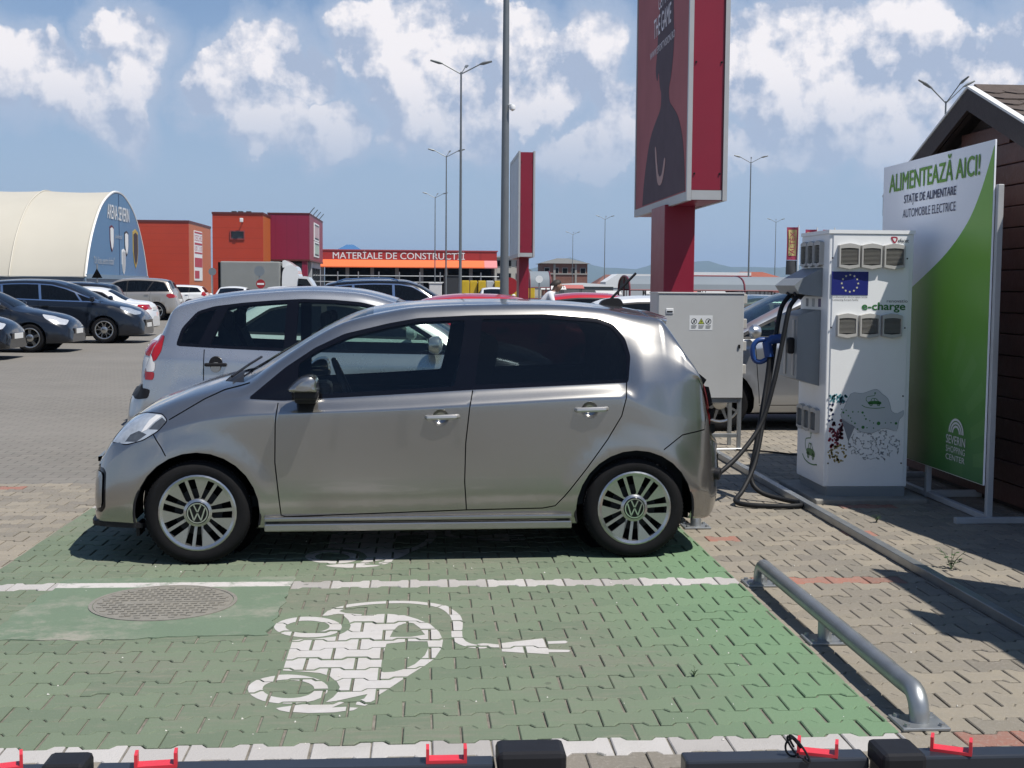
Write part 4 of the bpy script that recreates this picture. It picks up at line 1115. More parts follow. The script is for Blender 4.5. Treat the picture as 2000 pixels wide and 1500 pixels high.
    if s.get('rails'):
        for s_ in (-1, 1):
            part('roof_rail', s['rails'], root, lambda b: b.tube([(x, s_*W/2*.66, float(spline(s['zt'], x))+(.015 if 0 < i < 8 else -.03)) for i, x in enumerate(np.linspace(xt0+.35, xt1-.05, 9))], .018, 6))
    return root

def S(**k): return k
HATCH = S(L=4.25, W=1.76, H=1.46, cowl=1.15, wheels=(.85, 3.43, .315), belt=[(1.15, .93), (2.2, .96), (3.6, 1.03)],
    zt=[(0, .52), (.03, .60), (.10, .70), (.35, .83), (.8, .93), (1.15, 1.0), (1.45, 1.16), (1.95, 1.38), (2.3, 1.45), (2.8, 1.46), (3.4, 1.41), (3.75, 1.30), (3.98, 1.08), (4.08, .92), (4.17, .78), (4.23, .65), (4.25, .55)],
    win=(1.28, 2.0, 3.45, 3.70), pillars=[(2.45, 2.48)], screen=(1.2, 1.95), rear=(3.72, 4.0), doors=[(1.25, .04), (2.46, 0), (3.45, -.22)],
    head=[(.10, .60), (.12, .70), (.40, .80), (.62, .84), (.52, .74), (.32, .63)], tails=[([(4.05, .95), (4.14, .80), (4.00, .72), (3.82, .86), (3.88, .96)], RED_L)],
    handles=[(2.28, .86), (3.30, .90)], grille=(.40, .52))
SEDAN = dict(HATCH, L=4.6, zt=[(0, .52), (.03, .60), (.10, .70), (.4, .84), (.9, .93), (1.3, .99), (1.6, 1.15), (2.1, 1.37), (2.5, 1.44), (2.9, 1.43), (3.3, 1.36), (3.75, 1.13), (3.95, 1.06), (4.35, 1.02), (4.50, .95), (4.57, .75), (4.6, .58)],
    cowl=1.3, wheels=(.9, 3.6, .315), belt=[(1.3, .92), (2.3, .95), (3.9, 1.0)], win=(1.45, 2.15, 3.2, 3.62), pillars=[(2.6, 2.62)], screen=(1.35, 2.1), rear=(3.32, 3.85),
    doors=[(1.4, .04), (2.6, 0), (3.5, -.2)], tails=[([(4.50, .92), (4.56, .78), (4.35, .74), (4.22, .80), (4.25, .92)], RED_L)], handles=[(2.42, .87), (3.4, .91)])
WAGON = dict(HATCH, L=4.7, H=1.50, zt=[(0, .52), (.03, .62), (.10, .73), (.4, .88), (.9, .98), (1.25, 1.04), (1.55, 1.18), (2.05, 1.42), (2.4, 1.49), (3.0, 1.50), (3.8, 1.47), (4.25, 1.40), (4.45, 1.15), (4.56, .95), (4.65, .75), (4.69, .62), (4.7, .55)],
    cowl=1.25, wheels=(.92, 3.65, .325), belt=[(1.25, .98), (2.3, 1.0), (4.2, 1.06)], win=(1.42, 2.15, 4.05, 4.30), pillars=[(2.6, 2.62), (3.55, 3.60)], screen=(1.3, 2.05), rear=(4.27, 4.5),
    doors=[(1.4, .04), (2.62, 0), (3.62, -.2)], tails=[([(4.42, 1.12), (4.56, .90), (4.45, .84), (4.28, .90), (4.33, 1.1)], RED_L)], handles=[(2.42, .90), (3.45, .94)], plate_r=.78)
MPV = dict(WAGON, L=4.77, W=1.86, H=1.64, zt=[(0, .56), (.03, .66), (.10, .78), (.35, .93), (.8, 1.05), (1.1, 1.12), (1.5, 1.32), (1.95, 1.52), (2.4, 1.62), (3.0, 1.64), (3.8, 1.60), (4.3, 1.50), (4.52, 1.25), (4.64, .98), (4.72, .78), (4.76, .65), (4.77, .58)],
    cowl=1.1, wheels=(.95, 3.80, .335), belt=[(.9, 1.02), (2.3, 1.06), (4.2, 1.14)], win=(1.0, 1.95, 4.05, 4.35), pillars=[(1.50, 1.72), (2.55, 2.62), (3.5, 3.58)], screen=(1.15, 1.98), doors=[(1.35, .05), (2.6, 0), (3.62, -.2)],
    head=[(.10, .74), (.13, .80), (.36, .90), (.58, .945), (.55, .89), (.38, .80), (.2, .73)], handles=[(2.42, .95), (3.45, .98)], grille=(.44, .60), surround=BLACKP)
SUV = dict(WAGON, L=4.78, W=1.91, H=1.80, clear=.27, zt=[(0, .70), (.03, .82), (.10, .95), (.4, 1.06), (.9, 1.14), (1.25, 1.19), (1.55, 1.35), (2.05, 1.66), (2.4, 1.77), (3.0, 1.80), (3.8, 1.77), (4.3, 1.68), (4.47, 1.42), (4.60, 1.15), (4.70, .88), (4.75, .72), (4.78, .62)],
    wheels=(.95, 3.86, .375), belt=[(1.25, 1.14), (2.3, 1.16), (4.2, 1.20)], win=(1.45, 2.15, 4.15, 4.42), pillars=[(2.62, 2.64), (3.42, 3.72)], handles=[(2.42, 1.05), (3.45, 1.08)],
    tails=[([(4.45, 1.13), (4.60, 1.08), (4.66, .96), (4.40, .93), (4.27, 1.02), (4.3, 1.10)], RED_L)], head=[(.10, .78), (.13, .90), (.45, .98), (.55, .90), (.4, .78)], grille=(.55, .82))
COMPACT = dict(HATCH, L=3.9, H=1.47, zt=[(0, .52), (.03, .62), (.10, .74), (.35, .88), (.7, .97), (1.0, 1.03), (1.3, 1.20), (1.75, 1.40), (2.1, 1.46), (2.6, 1.47), (3.1, 1.43), (3.42, 1.33), (3.62, 1.10), (3.72, .92), (3.82, .76), (3.88, .64), (3.9, .55)],
    cowl=1.0, wheels=(.78, 3.24, .30), belt=[(1.0, .95), (2.0, .98), (3.3, 1.04)], win=(1.12, 1.8, 3.15, 3.38), pillars=[(2.25, 2.28)], screen=(1.05, 1.75), rear=(3.38, 3.62), doors=[(1.1, .04), (2.26, 0), (3.2, -.2)],
    tails=[([(3.66, 1.0), (3.76, .82), (3.62, .76), (3.48, .86), (3.53, 1.0)], RED_L)], handles=[(2.08, .88), (3.05, .92)])
C3 = S(pw=.05, L=3.85, W=1.70, H=1.52, cowl=.95, wheels=(.72, 3.18, .30), belt=[(.95, .93), (2.46, .955), (3.45, 1.0)], liner=True,
    zt=[(0, .52), (.03, .64), (.10, .77), (.30, .90), (.6, 1.0), (.95, 1.09), (1.2, 1.24), (1.6, 1.43), (1.95, 1.505), (2.3, 1.52), (2.8, 1.49), (3.15, 1.445), (3.38, 1.395), (3.46, 1.36), (3.52, 1.24), (3.61, 1.05), (3.665, .90), (3.70, .78), (3.755, .715), (3.82, .65), (3.845, .56), (3.85, .48)],
    win=(1.02, 1.62, 3.10, 3.40), winrear=[(3.24, 1.30), (3.36, 1.16)], pillars=[(2.46, 2.44), (3.18, 3.02)], screen=(.98, 1.58), rear=(3.50, 3.64), doors=[(1.1, .05), (2.46, .0), (3.16, .0)],
    surround=GLOSSB, handle=BLACKP, handles=[(2.28, .83), (3.06, .862)], plate_f=False,
    head=[(.10, .66), (.13, .78), (.40, .90), (.55, .88), (.4, .74), (.2, .65)],
    tails=[([(3.50, 1.10), (3.585, 1.085), (3.675, .90), (3.56, .885), (3.515, .97)], RED_L), ([(3.56, .88), (3.672, .893), (3.70, .80), (3.565, .80)], WHITE_L), ([(3.565, .797), (3.70, .797), (3.715, .735), (3.575, .73)], RED_L)],
    trims=[([(3.60, .655), (3.74, .66), (3.83, .63), (3.83, .585), (3.72, .565), (3.62, .58)], BLACKP)], rim=.72)
# repaint helpers
P_NAVY = car_paint('navy_paint', (.006, .0085, .014), .0, .28, .015)
P_BLACK = car_paint('black_paint', (.004, .005, .007), .0, .25, .015)
P_CSILV = car_paint('bright_silver_paint', (.43, .435, .435), .85, .26, .06)
P_WHITE_C = car_paint('white_paint', (.62, .63, .63), 0, .35, .08)
P_BEIGE = car_paint('beige_paint', (.40, .36, .31), .7, .30, .08)
P_RED_C = car_paint('red_paint', (.40, .02, .03), .1, .3, .06)
P_SILV2 = car_paint('cool_silver_paint', (.44, .455, .47), .85, .28, .10)
RIGHT, LEFT, TOCAM = math.pi, 0.0, math.pi/2          # which way the nose points
# next row, nose to the right
c3_ = gcar('hatchback_car', 'bright silver rounded hatchback with black door handles parked behind the electric car', C3, P_CSILV, (-2.505+3.85, 10.70+.85), RIGHT, G_GREEN, 'multi', 100, 46)
for hx_, hz_ in C3['handles']:
    part('handle_recess', [BLACKP, P_CSILV], c3_, lambda b: (b.lathe([(.0001, .838), (.055, .838), (.060, .80)], (hx_, 0, hz_+.012), 'y', 18, 0), b.lathe([(.0001, .841), (.040, .841), (.046, .83)], (hx_, 0, hz_-.022), 'y', 18, 1)))
gcar('sedan_car', 'white car directly behind the bright silver hatchback with only its roof showing', SEDAN, P_WHITE_C, (1.55, 14.6), RIGHT)
gcar('estate_car', 'black estate with chrome roof rails standing behind the silver hatchback', dict(WAGON, H=1.70, zt=[(x, z*1.13) for x, z in WAGON['zt']], belt=[(x, z*1.13) for x, z in WAGON['belt']], rails=CHROME, surround=CHROME), P_BLACK, (1.9, 32.0), RIGHT)
# left of the lane
gcar('hatchback_car', 'dark blue hatchback with five spoke wheels in front of the large dark minivan', dict(HATCH, headmat=DARK_LENS), P_NAVY, (-7.83, 29.75), RIGHT)
gcar('minivan_car', 'large dark blue minivan with pale headlamps and split spoke alloy wheels', dict(MPV, surround=CHROME), P_NAVY, (-7.25, 34.45), RIGHT, style='double')
gcar('sedan_car', 'dark car cut off by the left edge with only its nose and number plate showing', dict(SEDAN, headmat=DARK_LENS), P_BLACK, (-8.25, 26.7), RIGHT)
gcar('sedan_car', 'white saloon with red tail lamp behind the dark minivan', SEDAN, P_WHITE_C, (-8.0-4.6, 39.0), LEFT)
gcar('estate_car', 'dark blue estate behind the white saloon on the left', dict(WAGON, zt=[(x, z*1.06) for x, z in WAGON['zt']]), P_NAVY, (-9.7-4.7, 43.0), LEFT)
gcar('hatchback_car', 'black car showing its grille between the minivan and the beige off-roader', dict(HATCH, headmat=DARK_LENS), P_BLACK, (-9.6, 47.0), RIGHT)
gcar('off_road_car', 'beige off-road estate with dark red tail lamp on the left', dict(SUV, surround=BLACKP), P_BEIGE, (-10.35-4.78, 56.0), LEFT)
gcar('estate_car', 'small white estate with red tail lamp right of the beige off-roader', WAGON, P_WHITE_C, (-12.4-4.7, 76.0), LEFT)
gcar('hatchback_car', 'white car facing us with a blue sunshade behind its windscreen', dict(HATCH, H=1.5), P_WHITE_C, (-9.1, 60.0), TOCAM)
gcar('hatchback_car', 'white car partly hidden by the grey lorry', COMPACT, P_WHITE_C, (-6.9, 60.5), TOCAM)
# to the right of the centre
gcar('hatchback_car', 'red car whose roof shows just left of the small red billboard post', dict(COMPACT, zt=[(x, z*.962) for x, z in COMPACT['zt']], belt=[(x, z*.96) for x, z in COMPACT['belt']]), P_RED_C, (3.35, 21.0), RIGHT)
gcar('hatchback_car', 'red car behind the roof aerial of the electric car', dict(HATCH, zt=[(x, z*.97) for x, z in HATCH['zt']]), P_RED_C, (6.3, 28.0), RIGHT)
gcar('estate_car', 'white car in front of the red one, near the roof aerial', dict(HATCH, zt=[(x, z*.945) for x, z in HATCH['zt']], belt=[(x, z*.95) for x, z in HATCH['belt']]), P_WHITE_C, (6.9, 23.8), RIGHT)
gcar('sedan_car', 'dark green tinted car left of the grey switch cabinet', SEDAN, pbr('dark_green_paint', (.05, .08, .075), .25, .5, coat=.8), (2.35, 18.6), LEFT, G_GREEN)
gcar('compact_van_car', 'cool silver car with nine spoke wheels behind the grey switch cabinet', dict(MPV, L=4.4, H=1.60, zt=[(x*.925, z*.975) for x, z in MPV['zt']], wheels=(.88, 3.5, .315), cowl=1.02, belt=[(x*.925, z*.94) for x, z in MPV['belt']], win=(1.0, 1.85, 3.7, 4.0), pillars=[(1.45, 1.65), (2.4, 2.46), (3.3, 3.36)], screen=(1.06, 1.85), rear=(3.96, 4.15), doors=[(1.25, .05), (2.42, 0), (3.4, -.2)], handles=[(2.24, .88), (3.2, .92)], tails=[]), P_SILV2, (3.17-.88, 13.35+.93), LEFT, G_GREEN, 'multi', 80, 36)
gcar('hatchback_car', 'red car right of the switch cabinet with only its roof showing', HATCH, P_RED_C, (4.9, 22.0), LEFT)
gcar('estate_car', 'distant white car in front of the yellow pallets', WAGON, P_WHITE_C, (3.6, 62.0), TOCAM)

# ------------------------------------------------------------------ rapid charger
PRT_G = pbr('print_green', (.03, .17, .035), .5, rvar=0, var=.05)
PRT_DK = pbr('print_dark', (.03, .035, .04), .5, rvar=0, var=.05)
PRT_GREY = pbr('print_grey', (.22, .24, .27), .5, rvar=0, var=.05)
PRT_LG = pbr('print_light_grey', (.42, .45, .47), .5, rvar=0, var=.04)
PRT_W = pbr('print_white', (.72, .74, .74), .5, rvar=0, var=.04)
PRT_RED = pbr('print_red', (.34, .02, .05), .5, rvar=0, var=.1)
PRT_MAR = pbr('print_maroon', (.10, .012, .03), .5, rvar=0, var=.1)
PRT_NAVY = pbr('print_navy', (.010, .025, .10), .5, rvar=0, var=.1)
PRT_CYAN = pbr('print_cyan', (.12, .38, .45), .5, rvar=0, var=.1)
PRT_OCH = pbr('print_ochre', (.35, .28, .10), .5, rvar=0, var=.1)
EU_BLUE = pbr('flag_blue', (.008, .015, .17), .45, rvar=0, var=.06)
EU_STAR = pbr('flag_star', (.60, .58, .42), .5, rvar=0)
GREYBOX = pbr('grey_cover', (.22, .245, .26), .42, var=.08, dirt=.2, dirtcol=(.09, .09, .08))
VENT = pbr('vent_plastic', (.46, .45, .42), .5, var=.05, dirt=.15, dirtcol=(.25, .23, .2))
VENT_D = pbr('vent_dark', (.05, .055, .06), .6)
CONC = pbr('old_concrete', (.27, .26, .235), .9, var=.3, scale=9, bump=.5, bscale=60, dirt=.4)
CABLE_M = pbr('cable_rubber', (.009, .010, .012), .6, var=.2, dirt=.2, dirtcol=(.035, .034, .032), spec=.25)
BLUE_P = pbr('blue_plastic', (.012, .05, .20), .35, var=.08)
CX0, CX1, CY0, CY1, CZ0, CZ1 = 2.887, 3.505, 8.95, 9.61, .10, 1.943
def vent(parent, org, ux, nrm, w, h, slats=12):
    """louvred cover w x h; org = lower left corner on the wall, ux along the wall, nrm outwards"""
    ux = np.array(ux, float); nr = np.array(nrm, float); uz = np.array([0, 0, 1.]); o = np.array(org, float)
    P = lambda a, b, c: tuple(o+ux*a+uz*b+nr*c)
    b = MB(); d = .030
    out = [(0, .01), (w*.5, -.004), (w, .01), (w, h-.012), (w*.75, h-.002), (w*.5, h+.003), (w*.25, h-.002), (0, h-.012)]
    inn = [(.016, .028), (w*.5, .021), (w-.016, .028), (w-.016, h-.035), (w*.75, h-.032), (w*.5, h-.030), (w*.25, h-.032), (.016, h-.035)]
    n = 8; vs = [P(x, z, 0) for x, z in out]+[P(x+(.006 if x < w/2 else -.006 if x > w/2 else 0), z, d) for x, z in out]+[P(x, z, d) for x, z in inn]+[P(x, z, .006) for x, z in inn]
    fs = []
    for r in range(3): fs += [(r*n+i, r*n+(i+1) % n, (r+1)*n+(i+1) % n, (r+1)*n+i) for i in range(n)]
    b.add(vs, fs, 0); b.add([P(x, z, .006) for x, z in inn], [tuple(range(n))], 1)
    fr = b.build('vent', [VENT, VENT_D], parent)
    s = MB(); st = (h-.066)/slats
    for k in range(slats):
        z = .030+st*(k+.2)
        q = [(z, .021), (z+st*.28, .027), (z+st*.72, .010), (z+st*.45, .009)]
        vs = [P(.015, a, c) for a, c in q]+[P(w-.015, a, c) for a, c in q]
        s.add(vs, [(0,1,5,4),(1,2,6,5),(2,3,7,6),(3,0,4,7)], 0)
    tag(s.build('vent_slats', VENT, fr), kind='stuff')
    return fr
def little_car(b, o, ux, s, m=0):
    """the small electric-car sign: body, cabin, wheels, cable; s = length"""
    ux = np.array(ux, float); o = np.array(o, float); P = lambda x, z: tuple(o+ux*x*s+np.array([0, 0, z*s]))
    def poly(q): 
        tri = tessellate_polygon([[Vector((x, z, 0)) for x, z in q]]); b.add([P(x, z) for x, z in q], [tuple(t) for t in tri], m)
    poly(crv([(-.5, -.05), (-.5, .12), (-.3, .18), (.0, .2), (.3, .18), (.5, .10), (.52, -.05)], 3)+[(.3, -.06), (-.3, -.06)])
    poly([(-.33, .17), (-.25, .36), (-.21, .36), (-.27, .17)]); poly([(-.25, .36), (.12, .36), (.10, .40), (-.2, .40)]); poly([(.08, .40), (.34, .17), (.28, .17), (.04, .38)]); poly([(-.06, .38), (-.02, .38), (.0, .17), (-.05, .17)])
    for cx in (-.28, .30):
        for r0, r1 in ((.07, .13), (0.0, .035)):
            vs = []; n = 16
            for k in range(n): a = 2*math.pi*k/n; vs += [P(cx+r0*math.cos(a), -.07+r0*math.sin(a)), P(cx+r1*math.cos(a), -.07+r1*math.sin(a))]
            b.add(vs, [(2*k, 2*k+1, (2*k+3) % (2*n), (2*k+2) % (2*n)) for k in range(n)], m)
    def stroke(pts, w):
        r = offset_ribbon(pts, w); n = len(r)//2
        b.add([P(x, z) for x, z in r], [(i, i+1, 2*n-2-i, 2*n-1-i) for i in range(n-1)], m)
    stroke([(-.5, .05), (-.66, .25), (-.62, .48), (-.3, .56), (-.05, .6), (.02, .74)], .02)
    stroke([(-1.0, -.12), (-.7, -.28), (-.2, -.36), (.3, -.36), (.8, -.30)], .025)
    poly([(-.05, .74), (.07, .74), (.07, .84), (-.05, .84)])

def make_charger():
    root = empty('charging_station', ((CX0+CX1)/2, CY0, 0), 0, 'tall white rapid charging station with vents, blue flag and green lettering', 'charger')
    ox, oy = root.location.x, root.location.y
    x0, x1, y0, y1 = CX0-ox, CX1-ox, CY0-oy, CY1-oy
    part('footing', CONC, root, lambda b: b.bbox((x0-.10, y0-.16, -.01), (x1+.10, y1+.12, .035), .012))
    part('plinth', GREYBOX, root, lambda b: b.bbox((x0+.02, y0-.02, .03), (x1-.02, y1-.04, CZ0+.002), .004))
    part('cabinet', WHITEM, root, lambda b: b.bbox((x0, y0, CZ0), (x1, y1, CZ1-.02), .008))
    part('top_cover', WHITEM, root, lambda b: b.prism([(x0-.006, y0-.012), (x1+.006, y0-.012), (x1+.006, y1+.006), (x0-.006, y1+.006)], 'z', CZ1-.022, CZ1+.004))
    part('front_door', WHITEM, root, lambda b: b.bbox((x0+.028, y0-.007, CZ0+.004), (x1-.028, y0+.002, CZ1-.030), .003))
    F = y0-.0085
    fx = lambda zx, zy: x0+((zx-(238-(zy-70)*.028))/384)*(x1-x0)
    fz = lambda zy: CZ1-(zy-70)/1175*(CZ1-CZ0)
    for row in (((270, 130, 370, 242), (372, 130, 470, 242), (474, 130, 575, 242)), ((262, 447, 358, 555), (364, 447, 460, 555), (466, 447, 562, 555))):
        for (a, t, c, bt) in row: vent(root, (fx(a, bt), F+.001, fz(bt)), (1, 0, 0), (0, -1, 0), fx(c, bt)-fx(a, bt), fz(t)-fz(bt))
    # blue flag with twelve stars
    part('flag_print', EU_BLUE, root, lambda b: b.box((fx(245, 300), F-.001, fz(363)), (fx(411, 300), F+.002, fz(256))))
    def stars(b):
        cx, cz = (fx(245, 300)+fx(411, 300))/2, (fz(256)+fz(363))/2; r = .060
        for k in range(12):
            a = 2*math.pi*k/12; px, pz = cx+r*math.sin(a), cz+r*math.cos(a); q = []
            for i in range(10): rr = .0095 if i % 2 == 0 else .0042; q.append((px+rr*math.sin(math.pi*i/5), pz+rr*math.cos(math.pi*i/5)))
            b.prism(q, 'y', F-.0022, F-.001)
    tag(part('flag_stars', EU_STAR, root, stars), kind='stuff')
    def let(txt, mat, zx0, zy1, zx1, zy0, bold=0): return lettering(txt, mat, root, (fx(zx0, zy1), F-.0005, fz(zy1)), (1, 0, 0), (0, 0, 1), fx(zx1, zy1)-fx(zx0, zy1), fz(zy0)-fz(zy1), bold)
    let('Co-financed by the European Union', PRT_DK, 246, 377, 407, 367); let('Connecting Europe Facility', PRT_DK, 246, 390, 366, 380)
    let('renovatio', PRT_DK, 495, 395, 590, 382); let('e-charge', PRT_G, 382, 440, 578, 395, .07); let('efacec', PRT_DK, 546, 122, 595, 104, .02)
    part('maker_logo', [PRT_RED, PRT_W], root, lambda b: (b.prism(crv([(fx(514, 110), fz(98)), (fx(541, 110), fz(98)), (fx(543, 110), fz(112)), (fx(532, 110), fz(126)), (fx(522, 110), fz(120))], 4, True), 'y', F-.001, F, 0),
        b.prism(crv([(fx(522, 110), fz(104)), (fx(536, 110), fz(104)), (fx(536, 110), fz(113)), (fx(530, 110), fz(118))], 4, True), 'y', F-.0018, F-.001, 1)))
    # the printed network and the map
    rr_ = random.Random(5)
    def net(cx, cz, w, h, n, r0, r1, link_, y):
        b = MB(); pts = []
        for _ in range(n):
            a = rr_.uniform(-1, 1); c = rr_.uniform(-1, 1)
            if a*a+c*c < 1.15: pts.append((fx(cx+a*w, cz+c*h), fz(cz+c*h), rr_.uniform(r0, r1)))
        pts = [p for p in pts if p[0] > x0+.03]
        for (x, z, r) in pts: b.add([(x+r*math.cos(k*math.pi/4), y, z+r*math.sin(k*math.pi/4)) for k in range(8)], [tuple(range(8))])
        for i, p in enumerate(pts):
            near_ = sorted(pts, key=lambda q: (q[0]-p[0])**2+(q[1]-p[1])**2)[1:link_+1]
            for q in near_:
                dx, dz = q[0]-p[0], q[1]-p[1]; l = math.hypot(dx, dz)+1e-6; nx, nz = -dz/l*.0011, dx/l*.0011
                b.add([(p[0]+nx, y, p[1]+nz), (q[0]+nx, y, q[1]+nz), (q[0]-nx, y, q[1]-nz), (p[0]-nx, y, p[1]-nz)], [(0,1,2,3)])
        return b
    def netpart(mat, *a): tag(net(*a).build('network_print', mat, root, fixn=False), kind='stuff')
    netpart(PRT_LG, 440, 1050, 120, 70, 220, .003, .006, 2, F-.0004)
    netpart(PRT_CYAN, 268, 835, 48, 20, 70, .005, .010, 2, F-.0006); netpart(PRT_NAVY, 232, 895, 22, 45, 34, .006, .011, 1, F-.0007); netpart(PRT_NAVY, 290, 850, 28, 14, 10, .003, .006, 1, F-.0007)
    netpart(PRT_RED, 240, 1015, 34, 50, 60, .006, .012, 1, F-.0008); netpart(PRT_MAR, 275, 985, 28, 60, 38, .006, .013, 1, F-.0009); netpart(PRT_OCH, 272, 1090, 44, 42, 60, .005, .010, 1, F-.001)
    mp = [(300, 880), (330, 815), (360, 810), (385, 812), (420, 800), (450, 793), (475, 815), (500, 835), (512, 870), (518, 895), (545, 905), (572, 890), (570, 915), (555, 930), (548, 955), (540, 985), (500, 975), (470, 975), (430, 995), (380, 990), (355, 975), (330, 950), (300, 935), (285, 910)]
    part('map_print', pbr('print_map', (.52, .56, .58), .5, rvar=0, var=.03), root, lambda b: b.prism(crv([(fx(a, c), fz(c)) for a, c in mp], 2, True), 'y', F-.0012, F-.0002))
    part('map_spike', PRT_GREY, root, lambda b: (b.prism([(fx(288, 930), fz(930)), (fx(350, 960), fz(965)), (fx(320, 1035), fz(1035))], 'y', F-.0014, F-.0013)))
    def mo(b):
        q = crv([(fx(a, c), fz(c)) for a, c in mp], 2, True); q.append(q[0]); r = offset_ribbon_raw(q, .0012); n = len(r)//2
        b.add([(x, F-.0014, z) for x, z in r], [(i, i+1, 2*n-2-i, 2*n-1-i) for i in range(n-1)])
    part('map_outline', PRT_GREY, root, mo)
    def dots(b):
        for (a, c, r) in [(297, 900, .008), (320, 915, .006), (340, 897, .006), (365, 897, .005), (385, 900, .009), (393, 915, .005), (400, 930, .007), (418, 938, .005), (435, 948, .005), (458, 950, .014), (490, 948, .005), (515, 947, .005), (538, 950, .010), (330, 925, .005), (335, 940, .005), (350, 950, .007), (387, 968, .012), (362, 976, .006), (405, 970, .005), (435, 972, .005), (310, 890, .005), (290, 885, .005)]:
            x, z = fx(a, c), fz(c); b.add([(x+r*math.cos(k*math.pi/5), F-.0018, z+r*math.sin(k*math.pi/5)) for k in range(10)], [tuple(range(10))])
    tag(part('map_dots', PRT_G, root, dots), kind='stuff')
    part('car_sign', PRT_G, root, lambda b: little_car(b, (fx(440, 860), F-.002, fz(858)), (1, 0, 0), .095))
    for (a, c) in ((250, 195), (588, 195), (242, 511), (578, 511), (234, 824), (570, 824), (227, 1135), (562, 1135)):
        part('screw', BLACKP, root, lambda b: b.lathe([(.0001, F-.004), (.005, F-.004), (.006, F)], (fx(a, c), 0, fz(c)), 'y', 10))
    # left flank: vents, cable hood, holster box
    LX = x0; dy = y1-y0
    for k in range(3):
        vent(root, (LX, y1-.06-k*.165, 1.69), (0, -1, 0), (-1, 0, 0), .155, .185); vent(root, (LX, y1-.06-k*.165, .47), (0, -1, 0), (-1, 0, 0), .155, .185)
    part('cable_hood', GREYBOX, root, lambda b: b.prism([(LX-.002, 1.68), (LX-.15, 1.60), (LX-.21, 1.55), (LX-.17, 1.49), (LX-.002, 1.47)], 'y', y0+.13, y1-.03))
    for yy in (.22, .40): part('cable_gland', BLACKP, root, lambda b: b.tube([(LX-.11, y0+yy, 1.53), (LX-.16, y0+yy, 1.47)], .038, 14))
    part('holster_box', GREYBOX, root, lambda b: b.prism([(LX-.002, 1.375), (LX-.14, 1.345), (LX-.17, 1.33), (LX-.17, .87), (LX-.002, .82)], 'y', y0+.15, y1-.05))
    for k in (0, 1): part('holster_slot', VENT, root, lambda b: b.bbox((LX-.178, y0+.22+k*.20, .89), (LX-.168, y0+.27+k*.20, 1.30), .004))
    part('gun_holder', BLACKP, root, lambda b: b.bbox((LX-.215, y0+.215, 1.05), (LX-.165, y0+.275, 1.17), .014))
    for k, m in enumerate((PRT_GREY, PRT_LG, pbr('print_purple', (.05, .03, .15), .5))):
        part('socket_sign', m, root, lambda b: b.bbox((LX-.003, y1-.20-k*.15, 1.395), (LX+.001, y1-.145-k*.15, 1.455), .001))
    part('car_sign', PRT_G, root, lambda b: little_car(b, (LX-.002, (y0+y1)/2-.02, .30), (0, -1, 0), .20))
    # cables belong to the charger
    W = lambda pts: [(x-ox, y-oy, z) for x, y, z in pts]
    cab = [
        W(crv([(2.76, 9.17, 1.50), (2.70, 9.15, 1.44), (2.655, 9.13, 1.36), (2.60, 9.10, 1.10), (2.54, 9.06, .85), (2.44, 9.0, .56), (2.28, 8.9, .37), (2.10, 8.78, .24), (1.93, 8.70, .16), (1.76, 8.68, .18), (1.70, 8.70, .33), (1.72, 8.62, .45)], 6)),
        W(crv([(2.76, 9.35, 1.50), (2.69, 9.33, 1.44), (2.64, 9.31, 1.33), (2.58, 9.26, 1.0), (2.50, 9.15, .62), (2.40, 9.0, .28), (2.28, 8.86, .10), (2.20, 8.76, .035), (2.26, 8.66, .022), (2.45, 8.60, .022), (2.62, 8.62, .022), (2.66, 8.72, .022), (2.56, 8.84, .03), (2.42, 8.93, .07), (2.37, 9.0, .17), (2.42, 9.06, .40), (2.52, 9.20, .80), (2.56, 9.25, 1.05)], 6))]
    for c in cab: part('charging_cable', CABLE_M, root, lambda b: b.tube(c, .0175, 10))
    def gun(b):
        o = (2.55-ox, 9.28-oy, 1.12)
        b.tube(W([(2.66, 9.28, 1.16), (2.58, 9.28, 1.15), (2.54, 9.27, 1.12), (2.555, 9.255, 1.02)]), .036, 12)
        b.tube(W(crv([(2.55, 9.28, 1.15), (2.47, 9.28, 1.14), (2.435, 9.28, 1.08), (2.45, 9.28, 1.0), (2.50, 9.27, .985), (2.555, 9.26, 1.02)], 4)), .019, 10)
    tag(part('plug_handle', BLUE_P, root, gun), 'blue charging plug with ring handle hanging in its holster')
    return root
def offset_ribbon_raw(P, w):
    P = [np.array(q, float) for q in P]; l = []; r = []
    for i, q in enumerate(P):
        t = P[min(i+1, len(P)-1)]-P[max(i-1, 0)]; t = t/(np.linalg.norm(t)+1e-9); n = np.array([-t[1], t[0]])
        l.append(tuple(q+n*w)); r.append(tuple(q-n*w))
    return l+r[::-1]
make_charger()

